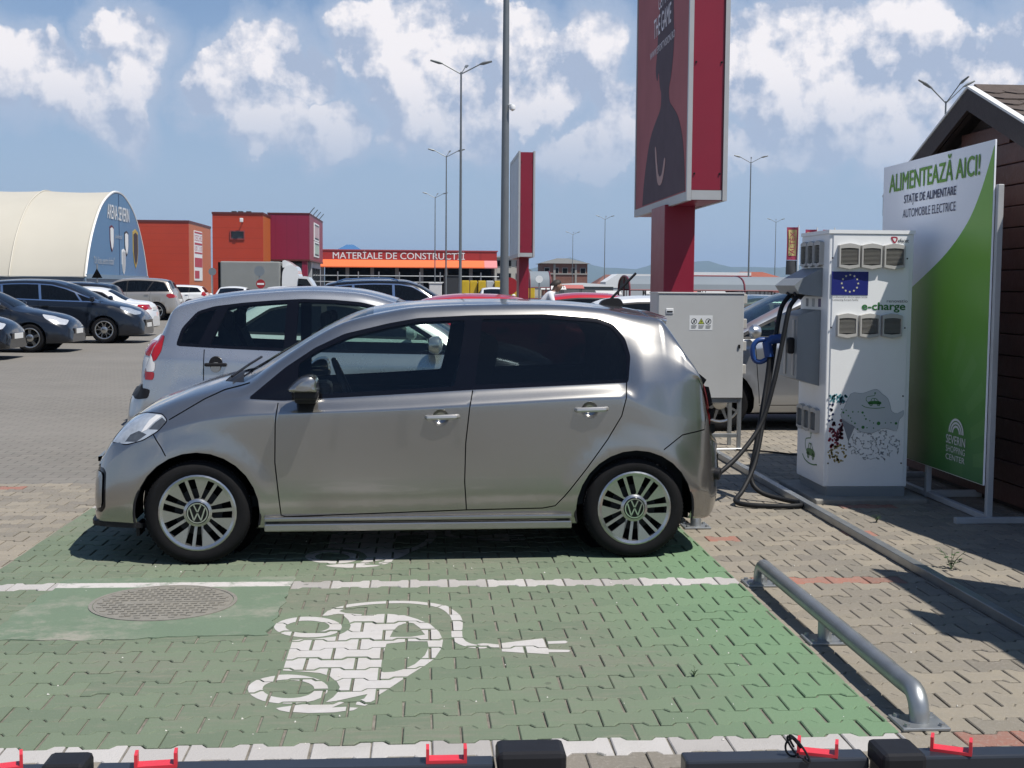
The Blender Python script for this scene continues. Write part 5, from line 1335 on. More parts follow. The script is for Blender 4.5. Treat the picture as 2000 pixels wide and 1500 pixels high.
# ------------------------------------------------------------------ green and white sign board
def mat_board():
    m, nt, b = nodes('sign_print')
    g = nt.nodes.new('ShaderNodeTexCoord').outputs['Object']
    sx = nt.nodes.new('ShaderNodeSeparateXYZ'); nt.links.new(g, sx.inputs[0])
    y, z = sx.outputs[1], sx.outputs[2]                       # local: y away from the lens, z up
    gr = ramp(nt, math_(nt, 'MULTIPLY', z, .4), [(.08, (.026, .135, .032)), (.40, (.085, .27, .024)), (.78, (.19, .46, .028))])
    # pale rays and rings of the printed pattern
    dy = math_(nt, 'SUBTRACT', y, 1.0); dz = math_(nt, 'SUBTRACT', z, .25); rad = math_(nt, 'SQRT', math_(nt, 'ADD', math_(nt, 'MULTIPLY', dy, dy), math_(nt, 'MULTIPLY', dz, dz)))
    ang = math_(nt, 'ARCTAN2', dz, dy)
    ray = math_(nt, 'GREATER_THAN', math_(nt, 'SINE', math_(nt, 'MULTIPLY', ang, 30)), .1)
    band = math_(nt, 'MULTIPLY', math_(nt, 'GREATER_THAN', rad, .85), math_(nt, 'LESS_THAN', rad, 1.15))
    ring_ = math_(nt, 'MULTIPLY', math_(nt, 'GREATER_THAN', rad, .48), math_(nt, 'LESS_THAN', rad, .68))
    pat = math_(nt, 'ADD', math_(nt, 'MULTIPLY', math_(nt, 'MULTIPLY', ray, band), .22), math_(nt, 'MULTIPLY', ring_, .12))
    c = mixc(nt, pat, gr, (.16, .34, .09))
    c = mixc(nt, math_(nt, 'MULTIPLY', noise(nt, 3, 4, .6, g), .12), c, (.10, .12, .08))
    nt.links.new(c, b.inputs['Base Color']); b.inputs['Roughness'].default_value = .38
    return m
BOARDW = pbr('sign_white', (.98, 1.0, 1.05), .35, var=.06, scale=1.2, rvar=.05)
STEELW = pbr('painted_steel_tube', (.50, .52, .53), .45, .1, var=.12, dirt=.35, dirtcol=(.22, .20, .17))
def make_sign():
    SX, SY = 3.69, 8.10
    root = empty('sign_board', (SX, SY, 0), 0, 'white and green sign board with lettering on a steel frame beside the charger', 'sign')
    L_ = 2.0
    part('panel', BOARDW, root, lambda b: b.bbox((0, 0, .24), (.012, L_, 2.50), .002))
    q = [(.005, .245), (.005, 2.46), (.07, 2.35), (.20, 2.16), (.38, 1.98), (.70, 1.79), (1.15, 1.61), (1.5, 1.49), (L_-.005, 1.36), (L_-.005, .245)]
    qq = [q[0]]+crv(q[1:-1], 5)+[q[-1]]
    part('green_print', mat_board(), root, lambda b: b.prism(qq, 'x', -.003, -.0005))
    GT = pbr('print_lime', (.14, .36, .02), .45, rvar=0, var=.04); NT = pbr('print_slate', (.045, .055, .12), .5, rvar=0, var=.05)
    def let(txt, mat, yl, yr, z0, z1, bold=0, x=-.004): return lettering(txt, mat, root, (x, yl-SY, z0), (0, -1, 0), (0, 0, 1), yl-yr, z1-z0, bold)
    let('ALIMENTEAZĂ AICI!', GT, 9.96, 8.31, 2.29, 2.475, .05)
    let('STAȚIE DE ALIMENTARE', NT, 9.64, 8.68, 2.165, 2.25, .03); let('AUTOMOBILE ELECTRICE', NT, 9.66, 8.68, 2.075, 2.14)
    let('SEVERIN', PRT_W, 8.70, 8.385, .455, .515, .015, -.006); let('SHOPPING', PRT_W, 8.70, 8.385, .395, .44, 0, -.006); let('CENTER', PRT_W, 8.70, 8.385, .34, .38, 0, -.006)
    def rain(b):
        for r0, r1 in ((.040, .055), (.064, .079), (.088, .103)):
            vs = []
            for k in range(17): a = math.pi*k/16; vs += [(-.006, .44+r0*1.2*math.cos(a), .535+r0*math.sin(a)), (-.006, .44+r1*1.2*math.cos(a), .535+r1*math.sin(a))]
            b.add(vs, [(2*k, 2*k+1, 2*k+3, 2*k+2) for k in range(16)])
    part('arch_logo', PRT_W, root, rain)
    def bar(a, c): return part('frame_bar', STEELW, root, lambda b: b.bbox(a, c, .004))
    bar((.016, -.035, .0), (.056, .005, 2.21)); bar((.016, .98, .0), (.056, 1.02, 2.21)); bar((.016, L_-.03, 0), (.056, L_+.01, 2.21))
    bar((.016, .008, .005), (.056, .977, .045)); bar((.016, 1.023, .005), (.056, L_-.033, .045))
    bar((-.21, -.08, .0), (1.0, -.04, .04)); bar((.06, .98, .0), (.55, 1.02, .05)); bar((.06, L_-.03, 0), (.6, L_+.01, .04))
    return root
make_sign()
# a second board nearer to us, to the right of the picture: only its shadow and one foot of its frame come into view
s2 = empty('sign_board', (3.452, 5.92, 0), 0, 'second sign board right of the picture, throwing the stepped shadow over the pavers', 'sign')
part('panel', BOARDW, s2, lambda b: b.bbox((0, -1.9, .24), (.012, 0, 2.50), .002))
part('green_print', bpy.data.materials['sign_print'], s2, lambda b: b.prism([(-1.895, .245), (-1.895, 2.46)]+crv([(-1.83, 2.35), (-1.70, 2.16), (-1.52, 1.98), (-1.20, 1.79), (-.75, 1.61), (-.4, 1.49), (-.005, 1.38)], 5)+[(-.005, .245)], 'x', -.003, -.0005))
part('header_panel', BOARDW, s2, lambda b: b.bbox((-.004, -1.46, 2.46), (.016, -1.0, 2.86), .002))
part('frame_bar', STEELW, s2, lambda b: b.bbox((.016, -.04, 0), (.056, 0, 2.4), .004)); part('frame_bar', STEELW, s2, lambda b: b.bbox((.016, -1.9, 0), (.056, -1.86, 2.4), .004))
part('frame_bar', STEELW, s2, lambda b: b.bbox((-.47, .02, 0), (.6, .06, .04), .004))

# ------------------------------------------------------------------ wooden kiosk
WOOD = pbr('stained_planks', (.095, .038, .030), .55, var=.35, scale=7, bump=.4, bscale=40, rvar=.2, dirt=.3, dirtcol=(.03, .018, .014))
WOODD = pbr('dark_rafter', (.030, .020, .018), .6, var=.3, scale=8, bump=.3)
SHING = pbr('bitumen_shingle', (.085, .065, .055), .9, var=.4, scale=18, bump=.6, bscale=180)
FLASH = pbr('white_flashing', (.72, .72, .70), .4, var=.05)
def make_hut():
    AX, AY, AZ, SL, HW = 3.95, 9.157, 2.991, .405, 3.2
    root = empty('wooden_kiosk', (AX, AY, 0), 0, 'dark brown plank kiosk with shingled gable roof behind the sign', 'kiosk')
    wx = .16; ph = .148; k = 0
    while True:
        z0 = .04+k*ph; z1 = z0+ph-.006
        lim = AZ-.13-z1                                   # room under the roof at this height
        if lim < .03: break
        half = min(HW-.30, lim/SL); k += 1
        part('plank', WOOD, root, lambda b: b.bbox((wx-.022-.004*(k % 3), -half, z0), (wx+.02, min(half, 1.38), z1), .006))
    part('wall_core', WOODD, root, lambda b: b.prism([(-HW+.31, 0.0), (1.36, 0.0), (1.36, AZ-.14-SL*1.36), (0, AZ-.14), (-HW+.31, AZ-.14-SL*(HW-.31))], 'x', wx+.022, wx+2.3))
    for s_ in (-1, 1):
        hw = HW if s_ < 0 else 1.66
        def sl(b, x0, x1, y0, y1, t0, t1):
            P = lambda x, y, t: (x, s_*y, AZ-SL*y+t)
            b.add([P(x0, y0, t0), P(x1, y0, t0), P(x1, y1, t0), P(x0, y1, t0), P(x0, y0, t1), P(x1, y0, t1), P(x1, y1, t1), P(x0, y1, t1)], [(3,2,1,0),(4,5,6,7),(0,1,5,4),(1,2,6,5),(2,3,7,6),(3,0,4,7)])
        part('roof_deck', WOODD, root, lambda b: sl(b, .03, 2.6, 0, hw, -.035, -.005))
        part('rake_board', WOODD, root, lambda b: sl(b, 0, .028, 0, hw, -.16, -.004))
        part('rake_flashing', FLASH, root, lambda b: sl(b, -.006, .05, .0, hw, -.001, .016))
        part('rafter', WOODD, root, lambda b: sl(b, .06, .10, 0, hw, -.13, -.037))
    rr_ = random.Random(9)
    for r in range(21):
        for c in range(8):
            xa = .052+c*.325+(.16 if r % 2 else 0)-.16; xb = xa+.319; xa = max(xa, .053); xb = min(xb, 2.6)
            if xb-xa < .03: continue
            ya = r*.15; yb = ya+.20; j = rr_.uniform(0, .004)
            P = lambda x, y, t: (x, -y, AZ-SL*y+t)
            b = MB(); m_ = .02
            low = [(xa, ya), (xb, ya), (xb, yb-.05), (xb-.06, yb), (xa+.06, yb), (xa, yb-.05)]
            vs = [P(x, y, .0+.012*(y-ya)/.2+j) for x, y in low]+[P(x, y, .006+.014*(y-ya)/.2+j) for x, y in low]
            b.add(vs, [tuple(range(6, 12))]+[(i, (i+1) % 6, (i+1) % 6+6, i+6) for i in range(6)]); b.build('shingle', SHING, root)
    part('ridge_cap', SHING, root, lambda b: b.prism([(-.10, AZ-.025), (0, AZ+.03), (.10, AZ-.025), (0, AZ+.018)], 'x', .05, 2.6))
    return root
make_hut()

# ------------------------------------------------------------------ switch cabinet
CABG = pbr('cabinet_grey', (.47, .48, .475), .45, var=.05, scale=2, dirt=.22, dirtcol=(.26, .24, .21))
def make_cabinet():
    root = empty('switch_cabinet', (2.60, 11.80, 0), 0, 'grey steel electrical switch cabinet on legs with a white warning sticker', 'cabinet')
    w = .41
    part('housing', CABG, root, lambda b: b.bbox((-w, 0.012, .49), (w, .42, 1.475), .006))
    part('door', CABG, root, lambda b: b.bbox((-w+.004, -.008, .495), (w-.004, .0125, 1.468), .005))
    part('top_sheet', CABG, root, lambda b: b.bbox((-w-.006, -.014, 1.472), (w+.006, .43, 1.486), .003))
    part('sticker', PRT_W, root, lambda b: b.box((-.112, -.0095, 1.133), (.108, -.0078, 1.271)))
    def pict(b):
        for cx in (-.068, .068):
            vs = []
            for k in range(20): a = 2*math.pi*k/20; vs += [(cx+.022*math.cos(a), -.0102, 1.215+.022*math.sin(a)), (cx+.028*math.cos(a), -.0102, 1.215+.028*math.sin(a))]
            b.add(vs, [(2*k, 2*k+1, (2*k+3) % 40, (2*k+2) % 40) for k in range(20)], 0)
            b.add([(cx-.020, -.0102, 1.197), (cx-.015, -.0102, 1.194), (cx+.02, -.0102, 1.233), (cx+.015, -.0102, 1.236)], [(0,1,2,3)], 0)
            b.add([(cx-.008, -.0101, 1.205), (cx+.010, -.0101, 1.203), (cx+.006, -.0101, 1.228), (cx-.006, -.0101, 1.226)], [(0,1,2,3)], 0)
        b.add([(-.032, -.0102, 1.190), (.032, -.0102, 1.190), (0, -.0102, 1.247)], [(0,1,2)], 0); b.add([(-.024, -.0106, 1.195), (.024, -.0106, 1.195), (0, -.0106, 1.238)], [(0,1,2)], 1)
        b.add([(.004, -.011, 1.228), (-.008, -.011, 1.212), (.001, -.011, 1.212), (-.004, -.011, 1.198), (.009, -.011, 1.216), (.0, -.011, 1.216)], [(0,1,2), (2,1,5), (5,2,3), (3,4,5)], 0)
        for cx in (-.068, 0, .068):
            for k in range(3): b.box((cx-.026, -.0103, 1.172-k*.011), (cx+.026-k*.006, -.0096, 1.177-k*.011), 0)
    tag(part('sticker_print', [PRT_DK, pbr('print_yellow_green', (.42, .48, .05), .5)], root, pict), kind='stuff')
    part('lock', BLACKP, root, lambda b: b.bbox((w-.055, -.02, .965), (w-.035, -.006, 1.0), .004))
    part('door_pull', PRT_W, root, lambda b: b.bbox((-.335, -.015, 1.285), (-.265, -.006, 1.335), .004))
    part('pull_recess', BLACKP, root, lambda b: b.bbox((-.328, -.018, 1.298), (-.272, -.0145, 1.312), .002))
    for z in (1.38, 1.15, .94, .72): part('hinge', VENT, root, lambda b: b.bbox((w-.002, .03, z), (w+.035, .10, z+.09), .005))
    for x in (-w+.02, w-.04):
        for y in (.01, .38): part('leg', GALV, root, lambda b: b.bbox((x, y, 0), (x+.035, y+.035, .488), .003))
    part('leg_rail', GALV, root, lambda b: b.bbox((-w+.057, .012, .45), (w-.042, .042, .488), .003)); part('leg_rail', GALV, root, lambda b: b.bbox((-w+.057, .012, .12), (w-.042, .042, .155), .003))
    part('cable', CABLE_M, root, lambda b: b.tube(crv([(-.02, .2, .5), (.0, .2, .3), (.06, .18, .15), (.04, .15, .03), (-.1, .1, .012)], 5), .010, 6))
    part('white_cable', PRT_W, root, lambda b: b.tube(crv([(-.6, -.1, .013), (-.2, -.15, .013), (.1, -.06, .013), (.42, -.02, .013)], 5), .012, 6))
    return root
make_cabinet()

# ------------------------------------------------------------------ wheel stops, cable channel, debris
def wheel_stop(y0, label):
    root = empty('wheel_stop', (1.744, y0, 0), 0, label, 'wheel stop', 'galvanised wheel stops')
    L_ = 2.12; h = .108
    part('hoop', GALV, root, lambda b: b.tube([(0, 0, .008)]+crv([(0, 0, .045), (0, .018, .083), (0, .06, h), (0, .16, h)], 5)+crv([(0, L_-.16, h), (0, L_-.06, h), (0, L_-.018, .083), (0, L_, .045)], 5)+[(0, L_, .008)], .035, 16))
    part('post', GALV, root, lambda b: b.tube([(0, L_/2, .008), (0, L_/2, h-.02)], .030, 14))
    for yy in (0, L_/2, L_):
        pl = part('base_plate', GALV, root, lambda b: b.bbox((-.085, yy-.075, .001), (.085, yy+.075, .013), .003))
        for sx_ in (-1, 1):
            for sy_ in (-1, 1): part('bolt', GALV, pl, lambda b: b.lathe([(.0001, .024), (.011, .024), (.011, .012)], (sx_*.062, yy+sy_*.052, 0), 'z', 6, smooth=False))
    return root
wheel_stop(4.27, 'galvanised tube wheel stop along the end of the empty green bay')
wheel_stop(7.96, 'galvanised tube wheel stop behind the silver electric car')
part('cable_channel', GALV, None, lambda b: b.bbox((-.027, 0, 0.002), (.027, 7.1, .05), .004), loc=(2.675, 4.6, 0))
tag(bpy.data.objects['cable_channel'], 'long grey metal cable channel lying across the pavers by the charger', 'channel')
thin = part('ground_cable', CABLE_M, None, lambda b: b.tube(crv([(2.95, 11.75, .012), (3.2, 11.6, .012), (3.5, 11.2, .012), (3.6, 10.6, .012)], 6), .009, 6))
tag(thin, 'thin black cable on the pavers between cabinet and charger', 'cable')
LEAF = pbr('weed_leaf', (.035, .075, .02), .6, var=.3)
def weed(x, y, label, n=26, h=.10, seed=1):
    rr_ = random.Random(seed); root = empty('weed', (x, y, 0), 0, label, 'plant', 'weeds between the stones')
    b = MB(); st = MB()
    for i in range(n//4):
        a = rr_.uniform(0, 6.28); l = rr_.uniform(.4, 1)*h; tip = (math.cos(a)*l*.7, math.sin(a)*l*.7, l); st.tube([(0, 0, 0), (tip[0]*.4, tip[1]*.4, l*.6), tip], .0015, 4)
        for k in range(5):
            t = .35+.15*k; c = np.array(tip)*t; a2 = rr_.uniform(0, 6.28); u = np.array([math.cos(a2), math.sin(a2), .25])*h*.28; v = np.array([-u[1], u[0], 0])*.35
            b.add([c, c+u*.5+v, c+u, c+u*.5-v], [(0,1,2,3)])
    st.build('stem', LEAF, root); tag(b.build('leaves', LEAF, root), kind='stuff')
weed(2.89, 6.70, 'small green weed by the cable channel near the shadow edge', 30, .11, 2)
weed(1.07, 4.86, 'tiny dry weed in a joint of the green bay', 16, .035, 4)
weed(2.98, 8.10, 'low weed at the foot of the charger in the shade', 24, .06, 6)
def litter():
    b = MB(); rr_ = random.Random(12)
    for _ in range(110):
        y = rr_.uniform(4.0, 9.0); x = rr_.uniform(-.3*y, .45*y); r = rr_.uniform(.002, .006)
        vs = [(x+r*rr_.uniform(.6, 1.3)*math.cos(k*2.09), y+r*rr_.uniform(.6, 1.3)*math.sin(k*2.09), .001) for k in range(3)]+[(x, y, .001+r*1.1)]
        b.add(vs, [(0,1,3),(1,2,3),(2,0,3)])
    tag(b.build('grit', pbr('pale_grit', (.6, .58, .54), .8, var=.3), None), 'pale grit and crumbs scattered over the pavers', 'grit', kind='stuff')
litter()

# ------------------------------------------------------------------ dark trolley rail right in front of us
RAILM = pbr('anthracite_coating', (.020, .024, .032), .35, var=.12, rvar=.1)
REDH = pbr('red_coating', (.62, .035, .05), .4, var=.06)
def hook(parent, x, y, z, rz, w=.058):
    b = MB(); t = .0045; d = .022
    b.box((-w/2, -d/2, 0), (w/2, d/2, t)); b.box((-w/2, -d/2, t), (-w/2+t, d/2, .021)); b.box((w/2-t, -d/2, t), (w/2, d/2, .021))
    return b.build('red_hook', REDH, parent, (x, y, z), (0, 0, rz))
def rail_unit(name, label, post, psz, rails, hooks):
    root = empty(name, (post[0], post[1], 0), 0, label, 'barrier', 'dark posts with rails along the lower edge')
    w, d = psz
    part('post', RAILM, root, lambda b: b.bbox((-w/2+.004, -d/2+.004, 0), (w/2-.004, d/2-.004, .845), .004))
    part('post_cap', BLACKP, root, lambda b: b.bbox((-w/2, -d/2, .84), (w/2, d/2, .872), .008))
    for (a, c) in rails:
        v = Vector((c[0]-a[0], c[1]-a[1])); l = v.length
        part('rail', RAILM, root, lambda b: b.bbox((0, -.02, -.02), (l, .02, .02), .004), loc=(a[0]-post[0], a[1]-post[1], a[2]), rot=(0, 0, math.atan2(v.y, v.x)))
    for (x, y, z, rz) in hooks: hook(root, x-post[0], y-post[1], z, rz)
rail_unit('trolley_rail', 'dark steel post with flat cap below the symbol, rail running left with red hooks', (.155, 1.770), (.098, .062), [((-.455, 1.775, .83), (.104, 1.775, .83))], [(.035, 1.775, .850, 0), (-.372, 1.775, .850, .12)])
rail_unit('trolley_rail', 'dark steel post at lower right with red hooks on its rails either side', (.680, 1.742), (.064, .074), [((.377, 1.775, .83), (.646, 1.775, .83)), ((.714, 1.775, .83), (1.30, 1.775, .83))], [(.575, 1.775, .850, -.35), (.775, 1.775, .850, -.45)])
rail_unit('trolley_rail', 'dark steel post in the lower left corner with a red hook beside it', (-.488, 1.753), (.060, .060), [((-1.2, 1.775, .83), (-.52, 1.775, .83))], [(-.585, 1.775, .850, .3)])
tie = MB()
for k in range(3): tie.tube([(.535+.004*k+(.010+.002*k)*math.cos(a+k), 1.760+.008*math.sin(a*.5+k), .864+(.013+.003*k)*math.sin(a)) for a in np.linspace(0, 5.6, 21)], .0016, 6)
tag(tie.build('cable_tie', BLACKP, None), 'black cable tie looped round the lower right rail', 'cable tie')

# ------------------------------------------------------------------ billboards
BB_RED = pbr('billboard_red', (.235, .009, .028), .4, var=.10, scale=2, dirt=.15, dirtcol=(.10, .03, .03))
BB_FR = pbr('billboard_frame', (.46, .47, .47), .45, .2, var=.06, dirt=.2, dirtcol=(.25, .24, .22))
POSTER = pbr('poster_rose', (.44, .155, .16), .75, var=.18, scale=1.6, rvar=.05, spec=.2)
FIG = pbr('poster_figure', (.12, .088, .104), .75, var=.2, scale=3, rvar=.05, spec=.2)
FIG2 = pbr('poster_orange', (.32, .10, .07), .4, rvar=0)
PALE = pbr('poster_pale', (.60, .64, .68), .6, var=.12, scale=1.1, rvar=.05)
def billboard(name, label, x0, x1, y0, y1, z0, z1, post, poster):
    root = empty(name, (x0, y0, 0), 0, label, 'billboard', 'two sided billboards on red posts')
    X, Y = x1-x0, y1-y0
    part('post', BB_RED, root, lambda b: b.bbox((post[0]-x0, post[2]-y0, 0), (post[1]-x0, post[3]-y0, z0+.02), .01))
    part('case', BB_RED, root, lambda b: b.box((.05, .045, z0+.03), (X-.05, Y-.045, z1-.03)))
    part('end_panel', BB_RED, root, lambda b: b.box((.055, .02, z0+.12), (X-.055, .043, z1-.05)))
    part('end_strip', BB_FR, root, lambda b: b.box((.055, .012, z0+.01), (X-.055, .043, z0+.115)))
    part('bottom_sheet', BB_RED, root, lambda b: b.box((.02, .02, z0+.005), (X-.02, Y-.02, z0+.028)))
    for xx, s_ in ((0, -1), (X, 1)):
        a, c = (xx, xx+.05) if s_ < 0 else (xx-.05, xx)
        for (ya, yb, za, zb) in ((0, .055, z0, z1), (Y-.055, Y, z0, z1), (.056, Y-.056, z0, z0+.10), (.056, Y-.056, z1-.10, z1)):
            part('frame_bar', BB_FR, root, lambda b: b.box((a, ya, za), (c, yb, zb)))
        part('poster', poster, root, lambda b: b.box((a+.012, .056, z0+.101), (c-.012, Y-.056, z1-.101)))
    for z in np.linspace(z0+.3, z1-.3, 3):
        for xx in (.085, X-.085): part('bolt', BLACKP, root, lambda b: b.lathe([(.0001, .006), (.010, .008), (.012, .02)], (xx, 0, z), 'y', 8))
    return root
bb = billboard('billboard', 'tall billboard with rose poster of a figure on a red post behind the switch cabinet', 2.93, 3.385, 14.15, 17.70, 2.50, 5.55, (2.885, 3.255, 15.2, 16.1), POSTER)
def fig(b):
    """a plain standing silhouette: y runs along the poster (0 near, 3.5 far)"""
    q = [(.15, 2.62), (.22, 2.95), (.36, 3.25), (.62, 3.50), (.95, 3.66), (1.16, 3.76), (1.20, 3.92), (1.10, 4.02), (1.00, 4.20), (.94, 4.45), (.98, 4.68), (1.02, 4.95), (1.22, 5.12), (1.55, 5.16), (1.82, 5.05), (1.95, 4.78), (2.02, 4.48), (2.10, 4.26), (1.98, 4.12), (1.90, 4.22), (1.80, 4.02), (1.70, 3.92), (1.74, 3.74), (2.05, 3.62), (2.42, 3.45), (2.70, 3.15), (2.88, 2.85), (2.95, 2.62)]
    b.prism([(y, z) for y, z in crv(q, 3)], 'x', .009, .0115)
tag(part('poster_figure', FIG, bb, fig), 'dark plain figure on the rose poster')
part('poster_mark', FIG2, bb, lambda b: b.prism(crv([(1.35, 3.05), (1.55, 2.82), (1.85, 2.85), (2.05, 3.25), (1.98, 3.28), (1.80, 2.95), (1.58, 2.92), (1.42, 3.10)], 4, True), 'x', .006, .0085))
TXT = pbr('poster_text', (.75, .66, .68), .4, rvar=0, var=.05)
for txt, ya, yb, za, zb, bo in (('GET IN', 1.95, 1.35, 4.98, 5.14, .03), ('THE GAME', 2.25, 1.12, 4.68, 4.92, .05), ('WWW.SPORTVISION.RO', 2.50, .86, 4.46, 4.55, .01)):
    lettering(txt, TXT, bb, (.0055, ya, za), (0, -1, 0), (0, 0, 1), ya-yb, zb-za, bo)
billboard('billboard', 'smaller looking billboard with pale poster farther back beside the tall grey lamp pole', 2.60, 3.055, 35.0, 38.5, 2.34, 5.22, (2.72, 3.0, 36.2, 37.1), PALE)

# ------------------------------------------------------------------ street lamps
LAMPM = pbr('lamp_steel', (.20, .215, .22), .45, .6, var=.15, scale=3)
def lamp(x, y, h, label, arms=((-1, 0), (1, 0), (.25, .9)), r=.062, rise=.30, reach=.72, cam_=False):
    root = empty('street_lamp', (x, y, 0), 0, label, 'lamp', 'lamp poles of the car park')
    part('pole', LAMPM, root, lambda b: b.tube([(0, 0, 0), (0, 0, h*.5), (0, 0, h)], r, 12, rs=[r, r*.8, r*.55]))
    for (ax, ay) in arms:
        part('arm', LAMPM, root, lambda b: b.tube([(0, 0, h-.08), (ax*reach, ay*reach, h+rise)], .022, 6))
        part('lamp_head', LAMPM, root, lambda b: b.tube([(ax*reach*.95, ay*reach*.95, h+rise*.96), (ax*(reach+.10), ay*(reach+.10), h+rise*1.08), (ax*(reach+.42), ay*(reach+.42), h+rise*1.35)], .05, 6, rs=[.025, .060, .035]))
    if cam_: part('camera_dome', PRT_W, root, lambda b: (b.lathe([(.0001, -.10), (.07, -.06), (.08, 0), (.06, .05), (.0001, .06)], (.16, -.1, cam_), 'z', 12), b.tube([(0, 0, cam_+.06), (.16, -.1, cam_+.06)], .02, 6)))
    return root
lamp(1.975, 31.0, 10.2, 'thick near lamp pole rising out of the picture left of the tall billboard', r=.115, cam_=5.82)
lamp(1.40, 48.0, 9.45, 'tall lamp pole left of the thick pole, nearest of the row behind it')
lamp(1.44, 80.0, 9.6, 'second lamp pole of the row left of the thick pole'); lamp(1.10, 117.0, 9.6, 'farthest lamp pole of the row left of the thick pole')
lamp(21.66, 84.0, 9.9, 'lamp pole in the open sky right of the tall billboard'); lamp(20.7, 50.0, 9.0, 'lamp pole whose arms show over the kiosk roof', arms=((-1, 0), (1, 0), (.4, -.9), (-.5, .8)), rise=.6)
lamp(22.25, 156.0, 9.9, 'far lamp pole left of the tall billboard, taller of two'); lamp(23.46, 200.0, 9.8, 'farthest lamp pole over the brick house roof'); lamp(45.2, 162.0, 10.1, 'far lamp pole left of the charger near the flags')

# ------------------------------------------------------------------ buildings
def clad(name, col, s=6.0, ax=2, rough=.45):
    """coated sheet cladding with fine panel lines"""
    m, nt, b = nodes(name); g = nt.nodes.new('ShaderNodeTexCoord').outputs['Object']
    sx = nt.nodes.new('ShaderNodeSeparateXYZ'); nt.links.new(g, sx.inputs[0])
    fr = math_(nt, 'FRACT', math_(nt, 'MULTIPLY', sx.outputs[ax], s)); ln = math_(nt, 'LESS_THAN', fr, .06)
    n = noise(nt, .6, 4, .6, g); c = mixc(nt, n, tuple(x*.88 for x in col), tuple(x*1.1 for x in col)); c = mixc(nt, math_(nt, 'MULTIPLY', ln, .35), c, tuple(x*.45 for x in col))
    nt.links.new(c, b.inputs['Base Color']); b.inputs['Roughness'].default_value = rough
    return m
RED_A, ORANGE = clad('orange_red_cladding', (.38, .040, .016), 1.6), clad('orange_cladding', (.42, .105, .022), 1.2, 1)
CRIM = clad('crimson_cladding', (.20, .010, .040), 1.4, 0); CRIM_E = clad('crimson_side_cladding', (.20, .016, .035), 1.4, 1); BRIGHT = pbr('orange_band', (.80, .15, .04), .5, var=.06)
DARKROOF = pbr('parapet_trim', (.10, .018, .016), .5); GLASSB = pbr('building_glass', (.035, .045, .055), .08, var=.5, scale=.4, rvar=0); STEELD = pbr('dark_steel', (.06, .062, .065), .5, .4)
TENTW = pbr('tent_membrane', (.47, .445, .375), .6, var=.08, scale=.25, dirt=.25, dirtcol=(.42, .38, .30)); TENTB = pbr('tent_blue', (.095, .20, .34), .5, var=.08, scale=.3); TENTL = pbr('tent_blue_low', (.16, .24, .32), .5, var=.1, scale=.5)
def make_tent():
    root = empty('event_tent', (-25.2, 108.3, 0), 0, 'long cream vaulted sports tent with a blue printed gable on the left', 'tent')
    prof = crv([(-11, 0), (-10.9, 1.3), (-10.3, 2.9), (-8.7, 5.2), (-5.9, 7.5), (-2.6, 8.75), (0, 9.06), (2.6, 8.75), (5.9, 7.5), (8.7, 5.2), (10.3, 2.9), (10.9, 1.3), (11, 0)], 4)
    n = len(prof)
    for k in range(9):
        xa, xb = -k*5.5-.02, -(k+1)*5.5; b = MB(); vs = []
        for j, xx in enumerate(np.linspace(xa, xb, 5)):
            sag = 1-.010*math.sin(math.pi*j/4); vs += [(xx, y*sag, max(2.0, z*sag) if z > 1.9 else 2.0) for y, z in prof]
        b.add(vs, [(j*n+i, j*n+i+1, (j+1)*n+i+1, (j+1)*n+i) for j in range(4) for i in range(n-1)], 0, True); b.build('roof_bay', TENTW, root)
        part('roof_rib', TENTW, root, lambda b: b.tube([(xa, y*1.003, z*1.003) for y, z in prof if z >= 2.0], .07, 5))
    part('side_wall', pbr('tent_base', (.10, .14, .20), .5), root, lambda b: (b.box((-49.4, -10.75, 0), (-.05, -10.65, 2.05)), b.box((-49.4, 10.65, 0), (-.05, 10.75, 2.05))))
    part('gable', TENTB, root, lambda b: b.prism([(y*.99, max(z*.99, 2.0)) for y, z in prof if z > 1.9], 'x', 0, .08))
    part('gable_base', TENTL, root, lambda b: b.box((0.0, -10.8, 0), (.1, 10.8, 1.99))); part('gable_beam', TENTL, root, lambda b: b.box((.082, -10.7, 1.9), (.2, 10.7, 2.25))); part('gable_seam', pbr('tent_navy', (.03, .07, .15), .5), root, lambda b: b.box((.082, -.06, 2.26), (.11, .06, 8.9)))
    part('gable_edge', PRT_W, root, lambda b: b.tube([(.05, y, z) for y, z in prof if z > 1.9], .09, 5))
    lettering('ARENA SEVERIN', PRT_W, root, (.12, -4.0, 6.75), (0, 1, 0), (0, 0, 1), 7.6, 1.15, .03)
    lettering('"Un liceu pentru fotbal"', PRT_LG, root, (.12, -8.4, 2.9), (0, 1, 0), (0, 0, 1), 6.6, .75, 0, shear=.3); lettering('judetul', PRT_LG, root, (.12, -1.6, 5.15), (0, 1, 0), (0, 0, 1), 2.6, .45, 0, shear=.3)
    GOLD = pbr('badge_gold', (.45, .33, .08), .5)
    def shield(y, z, w, h, m1, m2):
        q = [(-.5, .5), (0, .58), (.5, .5), (.48, -.1), (.28, -.4), (0, -.55), (-.28, -.4), (-.48, -.1)]
        s_ = part('badge', m1, root, lambda b: b.prism([(y+a*w, z+c*h) for a, c in q], 'x', .082, .12)); part('badge_face', m2, s_, lambda b: b.prism([(y+a*w*.80, z+c*h*.84) for a, c in q], 'x', .121, .135))
    shield(-2.6, 5.15, 1.3, 1.9, PRT_MAR, PRT_W); shield(2.5, 4.9, 1.4, 1.9, PRT_DK, PRT_W); shield(5.9, 4.55, 2.0, 3.0, GOLD, PRT_DK); shield(1.4, 3.35, 1.3, 1.9, PRT_W, PRT_LG)
make_tent()
